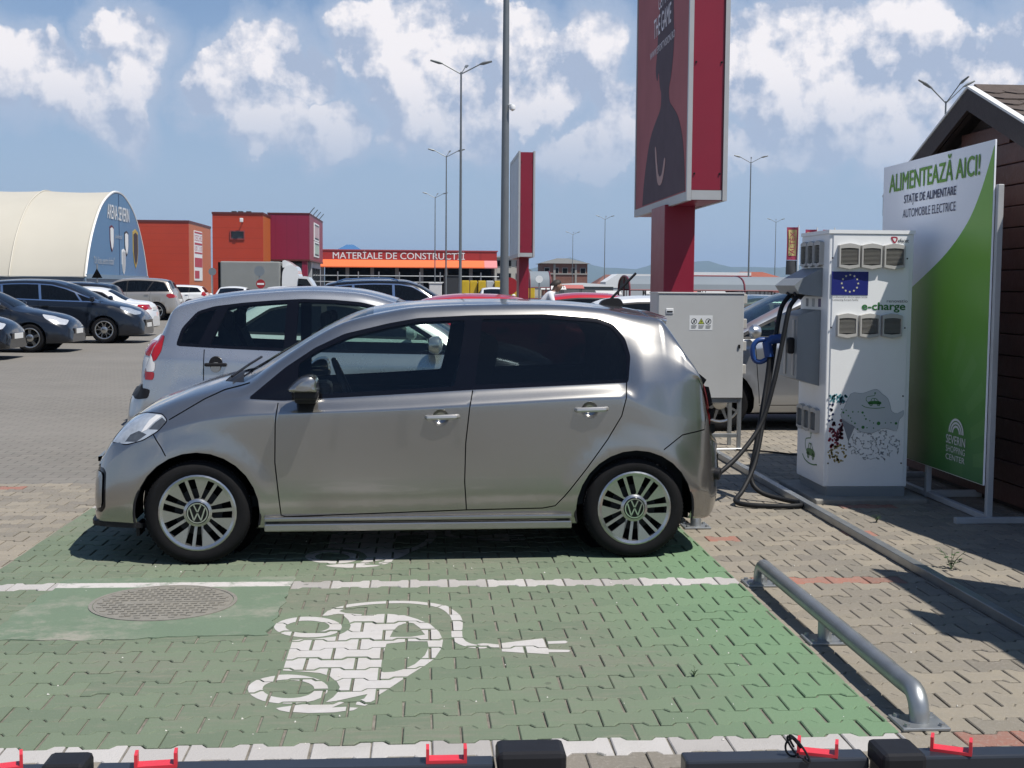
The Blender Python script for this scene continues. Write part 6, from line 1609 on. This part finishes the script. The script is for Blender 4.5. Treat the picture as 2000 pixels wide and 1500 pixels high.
def make_orange():
    root = empty('shop_building', (-21.9, 122, 0), 0, 'low orange red shop block with red and white poster at its lit corner', 'building')
    part('wall', RED_A, root, lambda b: b.box((-14, 0, 0), (0, .2, 7.3))); part('side_wall', ORANGE, root, lambda b: b.box((-.2, .2, 0), (.004, 12.5, 7.3))); part('roof', DARKROOF, root, lambda b: b.box((-14, .2, 7.0), (-.2, 12.4, 7.1))); part('rear_wall', RED_A, root, lambda b: b.box((-14, 12.4, 0), (-.2, 12.6, 7.3)))
    part('parapet', DARKROOF, root, lambda b: (b.box((-14.05, -.05, 7.3), (.05, .25, 7.5)), b.box((-.25, .25, 7.3), (.05, 12.5, 7.5))))
    ps = part('poster', PRT_W, root, lambda b: b.box((.006, 2.6, 1.9), (.06, 7.0, 6.7)))
    part('poster_band', pbr('poster_red', (.42, .03, .05), .5), ps, lambda b: [b.box((.061, 2.75, z0), (.075, 6.85, z1)) for z0, z1 in ((6.45, 6.6), (5.35, 5.55), (4.5, 4.65), (3.2, 4.1))]+[b.box((.061, 2.75, 2.1), (.075, 5.2, 2.85))])
    lettering('DESCHIS', pbr('poster_red', (.42, .03, .05), .5), ps, (.062, 2.8, 5.7), (0, 1, 0), (0, 0, 1), 4.0, .6, .03); lettering('8.00  21.00', pbr('poster_red', (.42, .03, .05), .5), ps, (.062, 2.8, 4.75), (0, 1, 0), (0, 0, 1), 4.0, .5, .02)
make_orange()
def make_red():
    root = empty('shop_building', (-9.85, 80, 0), 0, 'tall orange red block with one small window and a floodlight', 'building')
    part('wall', RED_A, root, lambda b: (b.box((-3.07, 0, 0), (-1.95, .2, 5.85)), b.box((-1.15, 0, 0), (0, .2, 5.85)), b.box((-1.95, 0, 0), (-1.15, .2, 4.35)), b.box((-1.95, 0, 4.82), (-1.15, .2, 5.85))))
    part('side_wall', ORANGE, root, lambda b: b.box((-.2, .2, 0), (.004, 3.9, 5.85))); part('far_wall', RED_A, root, lambda b: b.box((-3.07, .2, 0), (-2.87, 3.9, 5.85))); part('roof', DARKROOF, root, lambda b: b.box((-2.87, .2, 5.6), (-.2, 3.9, 5.7)))
    part('parapet', DARKROOF, root, lambda b: b.box((-3.1, -.04, 5.85), (.04, 3.94, 5.98)))
    w = part('window', pbr('window_frame_red', (.26, .05, .05), .5), root, lambda b: (b.box((-2.0, -.06, 4.30), (-1.10, .02, 4.36)), b.box((-2.0, -.06, 4.80), (-1.10, .02, 4.86)), b.box((-2.0, -.06, 4.361), (-1.94, .02, 4.799)), b.box((-1.16, -.06, 4.361), (-1.10, .02, 4.799)))); part('pane', GLASSB, w, lambda b: b.box((-1.94, .05, 4.36), (-1.16, .08, 4.80)))
    fl = part('floodlight', PRT_W, root, lambda b: b.bbox((-1.35, -.45, 5.35), (-1.15, -.25, 5.60), .03)); part('bracket', STEELD, fl, lambda b: b.tube([(-1.25, 0, 5.3), (-1.25, -.3, 5.4)], .03, 5))
    for x in (-1.9, -1.5, -1.0): part('roof_vent', STEELD, root, lambda b: b.box((x-.15, 1.0, 5.985), (x+.15, 1.3, 6.1)))
make_red()
def make_crimson():
    root = empty('shop_building', (-7.40, 84, 0), 0, 'crimson box shaped shop entrance with glazed ground floor and white posters on its side', 'building')
    part('upper_box', CRIM, root, lambda b: b.box((-2.62, 0, 3.2), (-.004, 11, 6.12))); part('side_panel', CRIM_E, root, lambda b: b.box((-.003, .0, 3.2), (.05, 11, 6.12))); part('edge_trim', DARKROOF, root, lambda b: (b.box((-2.65, -.03, 6.12), (.08, 11.03, 6.2)), b.box((-2.65, -.03, 3.1), (.08, 11.03, 3.198))))
    for z0, z1 in ((3.45, 4.5), (4.55, 5.75)):
        p = part('poster', PRT_W, root, lambda b: b.box((.052, 3.2, z0), (.10, 7.2, z1))); part('poster_picture', pbr('poster_pinkish', (.45, .33, .34), .5) if z0 > 4 else pbr('poster_greenish', (.33, .42, .36), .5), p, lambda b: b.box((.101, 3.6, z0+.22), (.11, 6.8, z1-.22)))
        part('poster_band', STEELD, p, lambda b: (b.box((.101, 3.6, z0+.1), (.11, 6.8, z0+.2)), b.box((.101, 3.6, z1-.2), (.11, 6.8, z1-.1))))
    part('pillar', CRIM, root, lambda b: b.box((-.45, .05, 0), (-.1, .6, 3.1))); part('back_wall', STEELD, root, lambda b: b.box((-2.6, 5, 0), (-.1, 5.2, 3.1))); part('side_wall', pbr('light_panel', (.40, .41, .42), .5), root, lambda b: b.box((-.3, 3.0, 0), (-.1, 10.8, 3.1)))
    for k in range(4): part('glazing', GLASSB, root, lambda b: b.box((-2.5+k*.52, 1.2, .1), (-2.02+k*.52, 1.25, 2.95)))
    for k in range(5): part('mullion', STEELD, root, lambda b: b.box((-2.54+k*.52, 1.15, 0), (-2.50+k*.52, 1.3, 3.1)))
    for k in range(3): part('side_door', GLASSB, root, lambda b: b.box((-.098, 3.6+k*2.2, .1), (-.05, 5.4+k*2.2, 2.7)))
    for k in range(4): part('roof_spike', STEELD, root, lambda b: b.tube([(-.05, 1.0+k*2.6, 6.2), (.3, 1.0+k*2.6, 6.62)], .03, 4))
    for z in (1.0, 1.9): part('railing', pbr('railing_red', (.20, .03, .04), .5), root, lambda b: b.tube([(-2.6, -1.5, z), (-.2, -1.5, z)], .03, 5))
    for x in (-2.6, -1.8, -1.0, -.2): part('railing_post', pbr('railing_red', (.20, .03, .04), .5), root, lambda b: b.tube([(x, -1.5, 0), (x, -1.5, 2.3)], .03, 5))
make_crimson()
def make_diy():
    root = empty('builders_market', (-10.3, 130, 0), 0, 'long low red and orange builders market hall with white lettering', 'building')
    W_ = 17.8
    part('fascia', clad('fascia_red', (.33, .026, .022), .25, 0), root, lambda b: b.box((0, 0, 4.15), (W_, 12, 5.05))); part('orange_band', BRIGHT, root, lambda b: b.prism([(0, 4.148), (-1.0, 3.45), (-1.0, 3.35), (0, 3.40)], 'x', 0, W_-1.3)); part('pale_band', pbr('band_pink', (.62, .22, .22), .5), root, lambda b: b.prism([(0, 4.148), (-1.0, 3.45), (-1.0, 3.35), (0, 3.40)], 'x', W_-1.29, W_)); part('roof_edge', pbr('fascia_edge', (.35, .06, .06), .5), root, lambda b: b.box((-.1, -.06, 5.05), (W_+.1, 12, 5.16)))
    part('rear_wall', SEAM, root, lambda b: b.box((0, 6, 0), (W_, 6.2, 4.14)))
    for k in range(8): part('column', pbr('hall_column', (.20, .20, .20), .6), root, lambda b: b.box((k*2.5, .3, 0), (k*2.5+.35, .6, 4.14)))
    part('end_wall', pbr('hall_end', (.42, .41, .38), .6), root, lambda b: b.box((W_-.2, .2, 0), (W_, 6, 4.14))); part('ceiling', STEELD, root, lambda b: b.box((.05, .65, 4.0), (W_-.25, 5.9, 4.13)))
    lettering('MATERİALE DE CONSTRUCTİİ', PRT_W, root, (1.25, -.03, 4.22), (1, 0, 0), (0, 0, 1), 13.3, .88, .018)
    for z in (1.9, 2.5): part('yard_rail', GALV, root, lambda b: b.tube([(0, -4, z), (W_, -4, z)], .05, 5))
    for k in range(10): part('yard_post', GALV, root, lambda b: b.tube([(k*2, -4, 0), (k*2, -4, 2.9)], .06, 5))
make_diy()
bl = empty('blue_roof_building', (-8.6, 150, 0), 0, 'small blue hipped roof showing over the left end of the builders market', 'building')
part('wall', pbr('pale_wall', (.45, .44, .40), .7), bl, lambda b: b.box((-2.2, 0, 0), (2.2, 5, 5.0))); part('roof', pbr('blue_tiles', (.05, .14, .30), .5), bl, lambda b: b.add([(-2.6, -.4, 5), (2.6, -.4, 5), (2.6, 5.4, 5), (-2.6, 5.4, 5), (-.4, 2.5, 6.35), (.4, 2.5, 6.35)], [(0,1,5,4), (1,2,5), (2,3,4,5), (3,0,4), (0,3,2,1)]))
YEL = pbr('yellow_film', (.55, .38, .02), .35, var=.2, scale=3); 
for k in range(9):
    y_ = empty('wrapped_pallet', (3.05+k*.59, 92+.3*(k % 2), 0), 0, '%s yellow film wrapped pallet from the left in the builders yard' % ('first', 'second', 'third', '', 'fourth', 'fifth', 'sixth', 'seventh', 'eighth')[k], 'pallet', 'yellow pallets in the builders yard')
    part('load', YEL if k not in (3,) else PRT_LG, y_, lambda b: b.bbox((-.27, -.4, .14), (.27, .4, 1.95), .05)); part('pallet_base', pbr('pallet_wood', (.24, .17, .10), .8), y_, lambda b: [b.box((-.27, -.4+j*.32, 0), (.27, -.24+j*.32, .139)) for j in range(3)])
    if k == 3: y_['label'] = 'grey wrapped pallet stack among the yellow ones'; del y_['group']
for (x, y, w, h, c, lab) in ((2.0, 88, 1.1, 2.2, (.03, .032, .035), 'dark grey skip container left of the yellow pallets'), (.9, 91, .9, 1.7, (.62, .62, .62), 'white wrapped stack behind the black estate')):
    t_ = empty('yard_container', (x, y, 0), 0, lab, 'container'); m_ = pbr('container_%d' % int(x*10), c, .5)
    part('body', m_, t_, lambda b: b.bbox((-w/2, 0, .12), (w/2, 1.0, h), .04)); part('lid', m_, t_, lambda b: b.bbox((-w/2-.04, -.04, h), (w/2+.04, 1.04, h+.08), .02)); part('skid', STEELD, t_, lambda b: (b.box((-w/2+.1, 0, 0), (-w/2+.25, 1, .118)), b.box((w/2-.25, 0, 0), (w/2-.1, 1, .118))))
# lorry with grey tarpaulin
def make_lorry():
    root = empty('lorry', (-10.6, 68, 0), 0, 'lorry with creased grey tarpaulin body and white cab by the orange red block', 'lorry')
    TARP = pbr('grey_tarpaulin', (.22, .23, .22), .6, var=.15, scale=1.2, bump=.8, bscale=1.8)
    part('cargo_body', TARP, root, lambda b: b.bbox((0, 0, .9), (3.1, 2.3, 2.75), .06)); part('tail_board', SEAM, root, lambda b: b.box((-.12, .05, .7), (-.01, 2.25, 2.7))); part('chassis', STEELD, root, lambda b: b.box((0, .5, .5), (4.9, 1.8, .88)))
    CW = car_paint('lorry_white', (.62, .63, .63), 0, .4)
    part('cab', CW, root, lambda b: b.prism(crv([(3.2, .6), (3.2, 2.0), (3.35, 2.45), (3.7, 2.6), (3.98, 2.42), (4.1, 2.0), (4.55, 1.95), (5.0, 1.25), (5.3, 1.15), (5.35, .6)], 3), 'y', .1, 2.2)); part('wind_deflector', CW, root, lambda b: b.prism([(3.2, 2.45), (3.2, 2.80), (3.32, 2.84), (3.55, 2.74), (3.8, 2.56), (3.85, 2.45)], 'y', .3, 2.0))
    part('side_window', G_DARK, root, lambda b: b.prism([(4.0, 1.35), (4.05, 1.88), (4.5, 1.85), (4.85, 1.35)], 'y', .06, .095))
    for wx in (.9, 4.5):
        for yy in (-.02, 2.1): wheel(root, wx, .05 if yy < 0 else 2.25, .38, .38, .22, 'multi', .22, seg=20)
make_lorry()
# road signs near the lorry and by the shelter
def round_sign(x, y, h, r, label, col, ring_=None, bar=None, cat='road sign', rz=0):
    t_ = empty('road_sign', (x, y, 0), rz, label, cat); part('pole', GALV, t_, lambda b: b.tube([(0, 0, 0), (0, 0, h+r)], .03, 6)); d = part('plate', col, t_, lambda b: b.lathe([(.0001, -.04), (r, -.04), (r, -.02), (.0001, -.02)], (0, 0, h), 'y', 24))
    if bar: part('plate_bar', bar, d, lambda b: b.box((-r*.75, -.046, h-r*.2), (r*.75, -.041, h+r*.2)))
    return t_
SIGN_RED = pbr('sign_red', (.30, .012, .018), .4); SIGN_GREY = pbr('sign_back', (.22, .25, .27), .45, .4)
round_sign(-6.55, 52, 2.08, .21, 'back of a round grey road sign in front of the lorry cab', SIGN_GREY); round_sign(-5.75, 46, 1.56, .16, 'red no entry sign with white bar in front of the lorry', SIGN_RED, bar=PRT_W)
round_sign(11.6, 40, 1.62, .26, 'red no entry sign peeping out left of the charger', SIGN_RED, bar=PRT_W); round_sign(-11.0, 68, 2.2, .20, 'small round grey sign before the orange corner', SIGN_GREY)
t_ = empty('road_sign', (-11.2, 45, 0), 0, 'back of a triangular road sign above the parked cars on the left', 'road sign'); part('pole', GALV, t_, lambda b: b.tube([(0, 0, 0), (0, 0, 2.2)], .03, 6)); part('plate', SEAM, t_, lambda b: b.prism([(-.18, 1.72), (.18, 1.72), (0, 2.05)], 'y', -.04, -.02))
# round traffic mirror and disc by the person
round_sign(4.1, 45, 1.80, .13, 'round white disc sign right of the person in white', PRT_W); round_sign(2.85, 42, 1.55, .28, 'red round sign behind the person in white', SIGN_RED)

# ------------------------------------------------------------------ trolley shelters with arched roofs
SHF = pbr('shelter_frame', (.12, .012, .022), .5); SHG = pbr('shelter_sheet', (.19, .22, .245), .65, spec=.2, var=.1, scale=.5)
def shelter(x0, x1, y0, w, label, z0=1.45, zt=1.95, bays=5):
    root = empty('trolley_shelter', (x0, y0, 0), 0, label, 'shelter', 'trolley shelters with arched roofs'); L_ = x1-x0
    prof = [(w*.5*(1-math.cos(math.pi*k/10)), z0+(zt-z0)*math.sin(math.pi*k/10)**.75) for k in range(11)]
    for k in range(bays):
        xa, xb = L_*k/bays+.03, L_*(k+1)/bays-.03
        b = MB(); b.add([(xx, y, z) for xx in (xa, xb) for y, z in prof], [(i, i+1, 12+i, 11+i) for i in range(10)], 0, True); b.build('roof_sheet', SHG, root)
    for k in range(bays+1):
        xx = L_*k/bays; part('frame_arch', SHF, root, lambda b: b.tube([(xx, 0, 0)]+[(xx, y, z) for y, z in prof]+[(xx, w, 0)], .035, 5))
    for yy in (0, w):
        for z in (.95, z0): part('frame_rail', SHF, root, lambda b: b.tube([(0, yy, z), (L_, yy, z)], .03, 5))
    part('end_post', SHF, root, lambda b: b.tube([(0, w/2, 0), (0, w/2, zt)], .03, 5)); part('back_panel', pbr('shelter_panel', (.36, .36, .34), .6), root, lambda b: b.box((.05, w-.08, .1), (L_-.05, w-.04, .94)))
shelter(7.25, 17.5, 44.5, 2.6, 'long trolley shelter with grey arched roof on dark red frames behind the switch cabinet'); shelter(5.2, 6.2, 62, 2.2, 'short grey arched trolley shelter beside the person in white', 1.5, 2.3, 1)

# ------------------------------------------------------------------ houses, stalls, canopy, flags
def house(name, label, x0, x1, y0, d, hw, hr, wall, roof, rows=0, cols=0, win=.9):
    root = empty(name, (x0, y0, 0), 0, label, 'house'); W_ = x1-x0; o = .5
    part('wall', wall, root, lambda b: b.box((0, 0, 0), (W_, d, hw)))
    part('roof', roof, root, lambda b: b.add([(-o, -o, hw), (W_+o, -o, hw), (W_+o, d+o, hw), (-o, d+o, hw), (W_*.38, d/2, hr), (W_*.62, d/2, hr)], [(0,1,5,4), (1,2,5), (2,3,4,5), (3,0,4), (0,3,2,1)]))
    for r in range(rows):
        for c in range(cols):
            cx = W_*(c+.5)/cols; cz = hw*(r+.55)/rows; w = part('window', pbr('window_reveal', (.30, .29, .27), .7), root, lambda b: b.box((cx-win/2-.1, -.06, cz-.55), (cx+win/2+.1, -.01, cz+.55))); part('pane', SEAM, w, lambda b: b.box((cx-win/2, -.09, cz-.45), (cx+win/2, -.065, cz+.45)))
    return root
BRICK = pbr('raw_brick', (.20, .095, .07), .9, var=.25, scale=1.5); RT = pbr('red_tiles', (.26, .075, .045), .8, var=.2, scale=.8); GT_ = pbr('grey_roof', (.15, .155, .15), .8, var=.15); BT = pbr('brown_tiles', (.17, .075, .06), .8, var=.2)
hb = house('brick_house', 'unfinished three storey brick house with grey hipped roof in the distance', 20.6, 28.4, 220, 9, 5.6, 6.6, BRICK, GT_, 2, 5, .8)
for z in (1.9, 3.7): part('floor_slab', pbr('bare_concrete', (.30, .29, .27), .9), hb, lambda b: b.box((-.05, -.12, z), (7.85, -.01, z+.22)))
for x in (1.9, 5.6): part('concrete_pillar', pbr('bare_concrete', (.30, .29, .27), .9), hb, lambda b: b.box((x, -.13, 0), (x+.35, -.011, 5.5)))
PW = pbr('pale_wall', (.45, .44, .40), .7)
house('far_house', 'brown tiled roof right of the brick house', 27.5, 32, 200, 8, 1.9, 3.6, PW, BT); house('far_house', 'dark roofed low house left of the brick house', 15.5, 20.0, 215, 8, 2.6, 4.6, PW, pbr('slate_roof', (.07, .075, .08), .8)); house('far_house', 'green roofed house before the hills', 36, 44, 260, 8, 1.6, 3.4, PW, pbr('green_roof', (.05, .16, .09), .7))
house('far_house', 'orange tiled roof left of the tall billboard post', 40, 47, 215, 9, 2.0, 4.0, PW, RT); house('far_house', 'red tiled roofs right of the tall billboard post', 44, 55, 215, 9, 2.2, 3.8, PW, RT); house('far_house', 'long red tiled roof below the hills', 30, 40, 130, 9, 1.7, 3.3, PW, RT); house('far_house', 'red roof next to the canopy', 51, 60, 180, 9, 1.8, 3.6, PW, RT)
house('apartment_building', 'pale block of flats partly hidden behind the thick lamp pole', 11.2, 16.2, 205, 10, 6.2, 6.6, pbr('flats_wall', (.42, .40, .35), .7), GT_, 3, 3, .8)
cn = empty('fuel_canopy', (25.6, 120, 0), 0, 'flat white edged canopy with red stripe in front of the hills', 'canopy'); part('roof_slab', PRT_W, cn, lambda b: b.box((0, 0, 2.75), (5.6, 6, 3.05))); part('red_edge', SIGN_RED, cn, lambda b: b.box((-.02, -.03, 2.66), (5.62, 6.02, 2.748)))
for x in (.5, 2.7, 4.9): part('column', PRT_W, cn, lambda b: b.box((x, .5, 0), (x+.25, .8, 2.65)))
part('shop_wall', STEELD, cn, lambda b: b.box((.3, 4, 0), (5.4, 5.8, 2.5)))
ST_COL = [(.55, .55, .54), (.30, .27, .22), (.05, .14, .24), (.46, .44, .40), (.20, .10, .07), (.12, .13, .13), (.62, .62, .61), (.36, .28, .12)]
rs2 = random.Random(21)
for k in range(16):
    x = 10+k*1.75+rs2.uniform(-.3, .3); y = 100+rs2.uniform(-8, 10)+k*.8; h = rs2.uniform(1.0, 1.55); w = rs2.uniform(1.3, 2.3); c = ST_COL[k % 8]
    s_ = empty('market_stall', (x, y, 0), 0, '%s stall with a %s awning, number %d from the left below the distant houses' % (('white', 'brown', 'blue', 'cream', 'rust red', 'dark grey', 'bright white', 'ochre')[k % 8], ('white', 'red', 'grey')[k % 3], k+1), 'stall', 'market stalls below the distant houses')
    m1 = pbr('stall_%d' % (k % 8), c, .7, var=.2); m2 = pbr('stall_roof_%d' % (k % 3), ((.60, .60, .58), (.40, .12, .10), (.48, .48, .47))[k % 3], .6)
    part('counter', m1, s_, lambda b: b.bbox((0, 0, 0), (w, 1.2, h*.6), .03)); part('awning', m2, s_, lambda b: b.prism([(-.3, h), (.7, h+.28), (1.6, h), (1.6, h-.04), (.7, h+.22), (-.3, h-.04)], 'x', -.15, w+.15))
    for xx in (0.02, w-.07): part('stall_post', STEELD, s_, lambda b: (b.box((xx, 0.05, h*.6), (xx+.05, .1, h)), b.box((xx, 1.1, h*.6), (xx+.05, 1.15, h))))
mt = empty('market_tent', (18.4, 128, 0), 0, 'white gabled market tent right of the brick house', 'tent'); part('roof', PRT_W, mt, lambda b: b.prism([(0, 2.1), (1.2, 2.9), (5.4, 2.9), (5.8, 1.5), (0, 1.5)], 'y', 0, 4)); part('tent_wall', PRT_LG, mt, lambda b: b.box((.1, .05, 0), (5.7, 3.9, 1.49)))
wl = empty('market_tent', (12.4, 122, 0), 0, 'low white flat roofed market hall left of the white tent', 'tent'); part('roof', PRT_W, wl, lambda b: b.prism([(-.2, 1.75), (3.0, 1.95), (6.1, 1.75), (6.1, 1.6), (-.2, 1.6)], 'y', 0, 4)); part('front_wall', pbr('stall_5', (.12, .13, .13), .7), wl, lambda b: b.box((0, .1, 0), (5.9, 3.8, 1.59)))
FLM = pbr('flag_maroon', (.26, .02, .06), .6, var=.12); FLY = pbr('flag_tan', (.42, .34, .14), .6, var=.12)
for k, (x, y, h) in enumerate(((17.55, 60.0, 4.45), (18.45, 60.0, 4.35), (19.3, 60.0, 4.35))):
    f_ = empty('banner_flag', (x, y, 0), 0, ('maroon and tan banner flag left of the charger', 'maroon banner flag half hidden by the charger top', 'maroon banner flag peeping over the charger top')[k], 'flag')
    part('pole', PRT_W, f_, lambda b: b.tube([(.30, 0, 0), (.30, 0, h+.1)], .03, 6))
    def cloth(b, z0, z1, m, off):
        n = 6; vs = []
        for i in range(n+1):
            for j in range(7): xx = -.27+.54*i/n; zz = z0+(z1-z0)*j/6; vs.append((xx, off+.05*math.sin(xx*9+zz*2), zz))
        b.add(vs, [(i*7+j, i*7+j+1, i*7+j+8, i*7+j+7) for i in range(n) for j in range(6)], m, True)
    c_ = part('cloth', FLM, f_, lambda b: cloth(b, h-1.55, h, 0, 0)); part('cloth_field', FLY, c_, lambda b: cloth(b, h-1.35, h-.12, 0, -.02) or [b.v.__setitem__(i, (v[0]*.72, v[1], v[2])) for i, v in enumerate(b.v)])
    if k == 0: lettering('ALTEX', FLM, c_, (.10, -.10, h-1.28), (0, 0, 1), (-1, 0, 0), 1.05, .24, .02)
    part('lower_cloth', STEELD, f_, lambda b: cloth(b, h-2.25, h-1.57, 0, .02))

# ------------------------------------------------------------------ hills
def hills(name, y, x0, x1, pts, col, depth):
    b = MB(); xs = np.linspace(x0, x1, 160); rr_ = np.random.RandomState(int(y)); z = spline(pts, xs)
    for f, a in ((.004, 6), (.011, 3.5), (.03, 1.6)): z = z+a*np.sin(xs*f+rr_.rand()*6)*(z > 5)
    rows = []
    for t in np.linspace(0, 1, 9): rows.append([(x+60*math.sin(t*5+x*.003)*t, y-depth+depth*t+50*math.sin(x*.004+t*3), max(0, zz)*t**1.3*(1+.05*math.sin(x*.02+t*9)) if t > 0 else -3) for x, zz in zip(xs, z)])
    rows.append([(x, y+depth, -3) for x in xs]); n = len(xs)
    b.add([p for r in rows for p in r], [(i*n+k, i*n+k+1, (i+1)*n+k+1, (i+1)*n+k) for i in range(9) for k in range(n-1)], 0, True)
    tag(b.build(name, pbr('hill_wood', col, .95, var=.35, scale=.01), None), kind='structure')
hills('hills', 8000, -6000, 6000, [(-6000, 60), (-3000, 80), (-1500, 60), (0, 60), (600, 100), (850, 175), (1000, 150), (1250, 120), (1500, 160), (1750, 170), (2100, 130), (2500, 150), (2900, 165), (3500, 140), (6000, 120)], (.055, .085, .045), 1500)
tr = empty('tree', (32.5, 160, 0), 0, 'small dark tree between the red roofs right of the tall billboard post', 'tree')
part('trunk', pbr('bark', (.06, .05, .04), .9), tr, lambda b: b.tube([(0, 0, 0), (.1, 0, 1.2), (0, .1, 2.4)], .15, 6, rs=[.18, .13, .06]))
def crown(b):
    rr_ = random.Random(3)
    for _ in range(700):
        a = rr_.uniform(0, 6.28); r = rr_.random()**.5*1.5; z = rr_.uniform(.9, 3.4); r *= math.sqrt(max(.05, 1-((z-2.1)/1.35)**2)); c = np.array([r*math.cos(a), r*math.sin(a), z]); u = np.array([rr_.gauss(0, 1) for _ in range(3)])*.12; v = np.array([rr_.gauss(0, 1) for _ in range(3)])*.12
        b.add([c-u, c+v, c+u, c-v], [(0,1,2,3)])
tag(part('crown', LEAF, tr, crown), kind='stuff')

# ------------------------------------------------------------------ the person in a white shirt
def make_person():
    root = empty('person', (2.40, 26.0, 0), 0, 'person in a white short sleeved shirt bending forward between parked cars', 'person')
    J = {'pel': ((0, 0, .93), .15), 'sp': ((.05, 0, 1.12), .145), 'ch': ((.16, 0, 1.30), .165), 'nk': ((.27, 0, 1.43), .062), 'hd0': ((.32, 0, 1.49), .085), 'hd1': ((.38, 0, 1.565), .092), 'hd2': ((.40, 0, 1.61), .062)}
    E_ = [('pel', 'sp'), ('sp', 'ch'), ('ch', 'nk'), ('nk', 'hd0'), ('hd0', 'hd1'), ('hd1', 'hd2')]
    for s_, n in ((-1, 'l'), (1, 'r')):
        J['sh'+n] = ((.18, s_*.19, 1.37), .075); J['el'+n] = ((.26, s_*.24, 1.12), .05); J['wr'+n] = ((.44, s_*.16, 1.0), .036); J['ha'+n] = ((.52, s_*.13, .98), .034)
        J['hp'+n] = ((0, s_*.10, .88), .11); J['kn'+n] = ((.06, s_*.11, .48), .072); J['an'+n] = ((-.02, s_*.11, .08), .045); J['to'+n] = ((.16, s_*.12, .035), .034)
        E_ += [('ch', 'sh'+n), ('sh'+n, 'el'+n), ('el'+n, 'wr'+n), ('wr'+n, 'ha'+n), ('pel', 'hp'+n), ('hp'+n, 'kn'+n), ('kn'+n, 'an'+n), ('an'+n, 'to'+n)]
        for k in range(5):
            J['f%d%s' % (k, n)] = ((.56+.03*math.sin(k), s_*(.09+.02*k), .955-.008*abs(k-2)), .0095); J['g%d%s' % (k, n)] = ((.60+.02*math.sin(k), s_*(.085+.02*k), .93), .008); E_ += [('ha'+n, 'f%d%s' % (k, n)), ('f%d%s' % (k, n), 'g%d%s' % (k, n))]
    names = list(J); me = bpy.data.meshes.new('body'); me.from_pydata([J[n][0] for n in names], [(names.index(a), names.index(c)) for a, c in E_], [])
    o = bpy.data.objects.new('body', me); COL.objects.link(o); o.modifiers.new('skin', 'SKIN'); o.modifiers.new('sub', 'SUBSURF').levels = 2
    for i, n in enumerate(names): me.skin_vertices[0].data[i].radius = (J[n][1], J[n][1]); me.skin_vertices[0].data[i].use_root = (n == 'pel')
    dg = bpy.context.evaluated_depsgraph_get(); dg.update(); m2 = bpy.data.meshes.new_from_object(o.evaluated_get(dg)); bpy.data.objects.remove(o)
    SKIN = pbr('skin', (.30, .17, .115), .55, var=.08); SHIRT = pbr('white_cotton', (.66, .67, .70), .8, var=.06); JEAN = pbr('jeans', (.035, .05, .09), .85, var=.2)
    m2.materials.clear()
    for m in (SKIN, SHIRT, JEAN): m2.materials.append(m)
    for p in m2.polygons:
        c = p.center; p.use_smooth = True
        p.material_index = 0 if (c.z > 1.43 and c.x > .2 and abs(c.y) < .13) or (c.x > .30 and c.z < 1.13) or (abs(c.y) > .19 and c.z < 1.19 and c.z > .9 and c.x > .2) else (1 if c.z > .93 else 2)
    link('body', m2, root)
    part('hair', pbr('dark_hair', (.02, .014, .011), .7), root, lambda b: b.add(*(lambda q: ([(.365+.112*x-.02, .100*y, 1.575+.105*z) for x, y, z in q[0]], q[1]))(half_sphere()), 0, True))
    for s_ in (-1, 1):
        part('ear', SKIN, root, lambda b: b.lathe([(.0001, -.01), (.026, -.006), (.028, .004), (.0001, .012)], (.355, s_*.093, 1.545), 'y', 10)); part('eye', SEAM, root, lambda b: b.lathe([(.0001, -.008), (.010, 0), (.0001, .008)], (.462, s_*.032, 1.555), 'x', 8))
    part('nose', SKIN, root, lambda b: b.add([(.465, -.014, 1.50), (.465, .014, 1.50), (.495, 0, 1.505), (.468, 0, 1.56)], [(0,1,2), (1,3,2), (3,0,2), (0,3,1)])); part('mouth', pbr('lips', (.22, .08, .07), .6), root, lambda b: b.bbox((.440, -.022, 1.474), (.455, .022, 1.481), .002))
def half_sphere():
    vs = []; fs = []
    for i in range(7):
        for k in range(16): a = math.pi*.5*i/6*1.15; t = 2*math.pi*k/16; vs.append((math.sin(a)*math.cos(t)*1.0-.35*(1-math.cos(a)), math.sin(a)*math.sin(t), math.cos(a)))
    for i in range(6):
        for k in range(16): fs.append((i*16+k, i*16+(k+1) % 16, (i+1)*16+(k+1) % 16, (i+1)*16+k))
    return vs, fs
make_person()

# ------------------------------------------------------------------ haze
hz = part('haze', None or pbr('haze_dummy', (1, 1, 1)), None, lambda b: b.box((-8900, -190, -5), (8900, 12300, 320)))
hm = bpy.data.materials.new('haze_air'); hm.use_nodes = True; nt = hm.node_tree; nt.nodes.clear()
vo = nt.nodes.new('ShaderNodeVolumePrincipled'); vo.inputs['Color'].default_value = (.52, .72, 1.0, 1); vo.inputs['Density'].default_value = 1.15e-4; vo.inputs['Anisotropy'].default_value = .2
nt.links.new(vo.outputs[0], nt.nodes.new('ShaderNodeOutputMaterial').inputs['Volume'])
hz.data.materials.clear(); hz.data.materials.append(hm); tag(hz, kind='stuff')
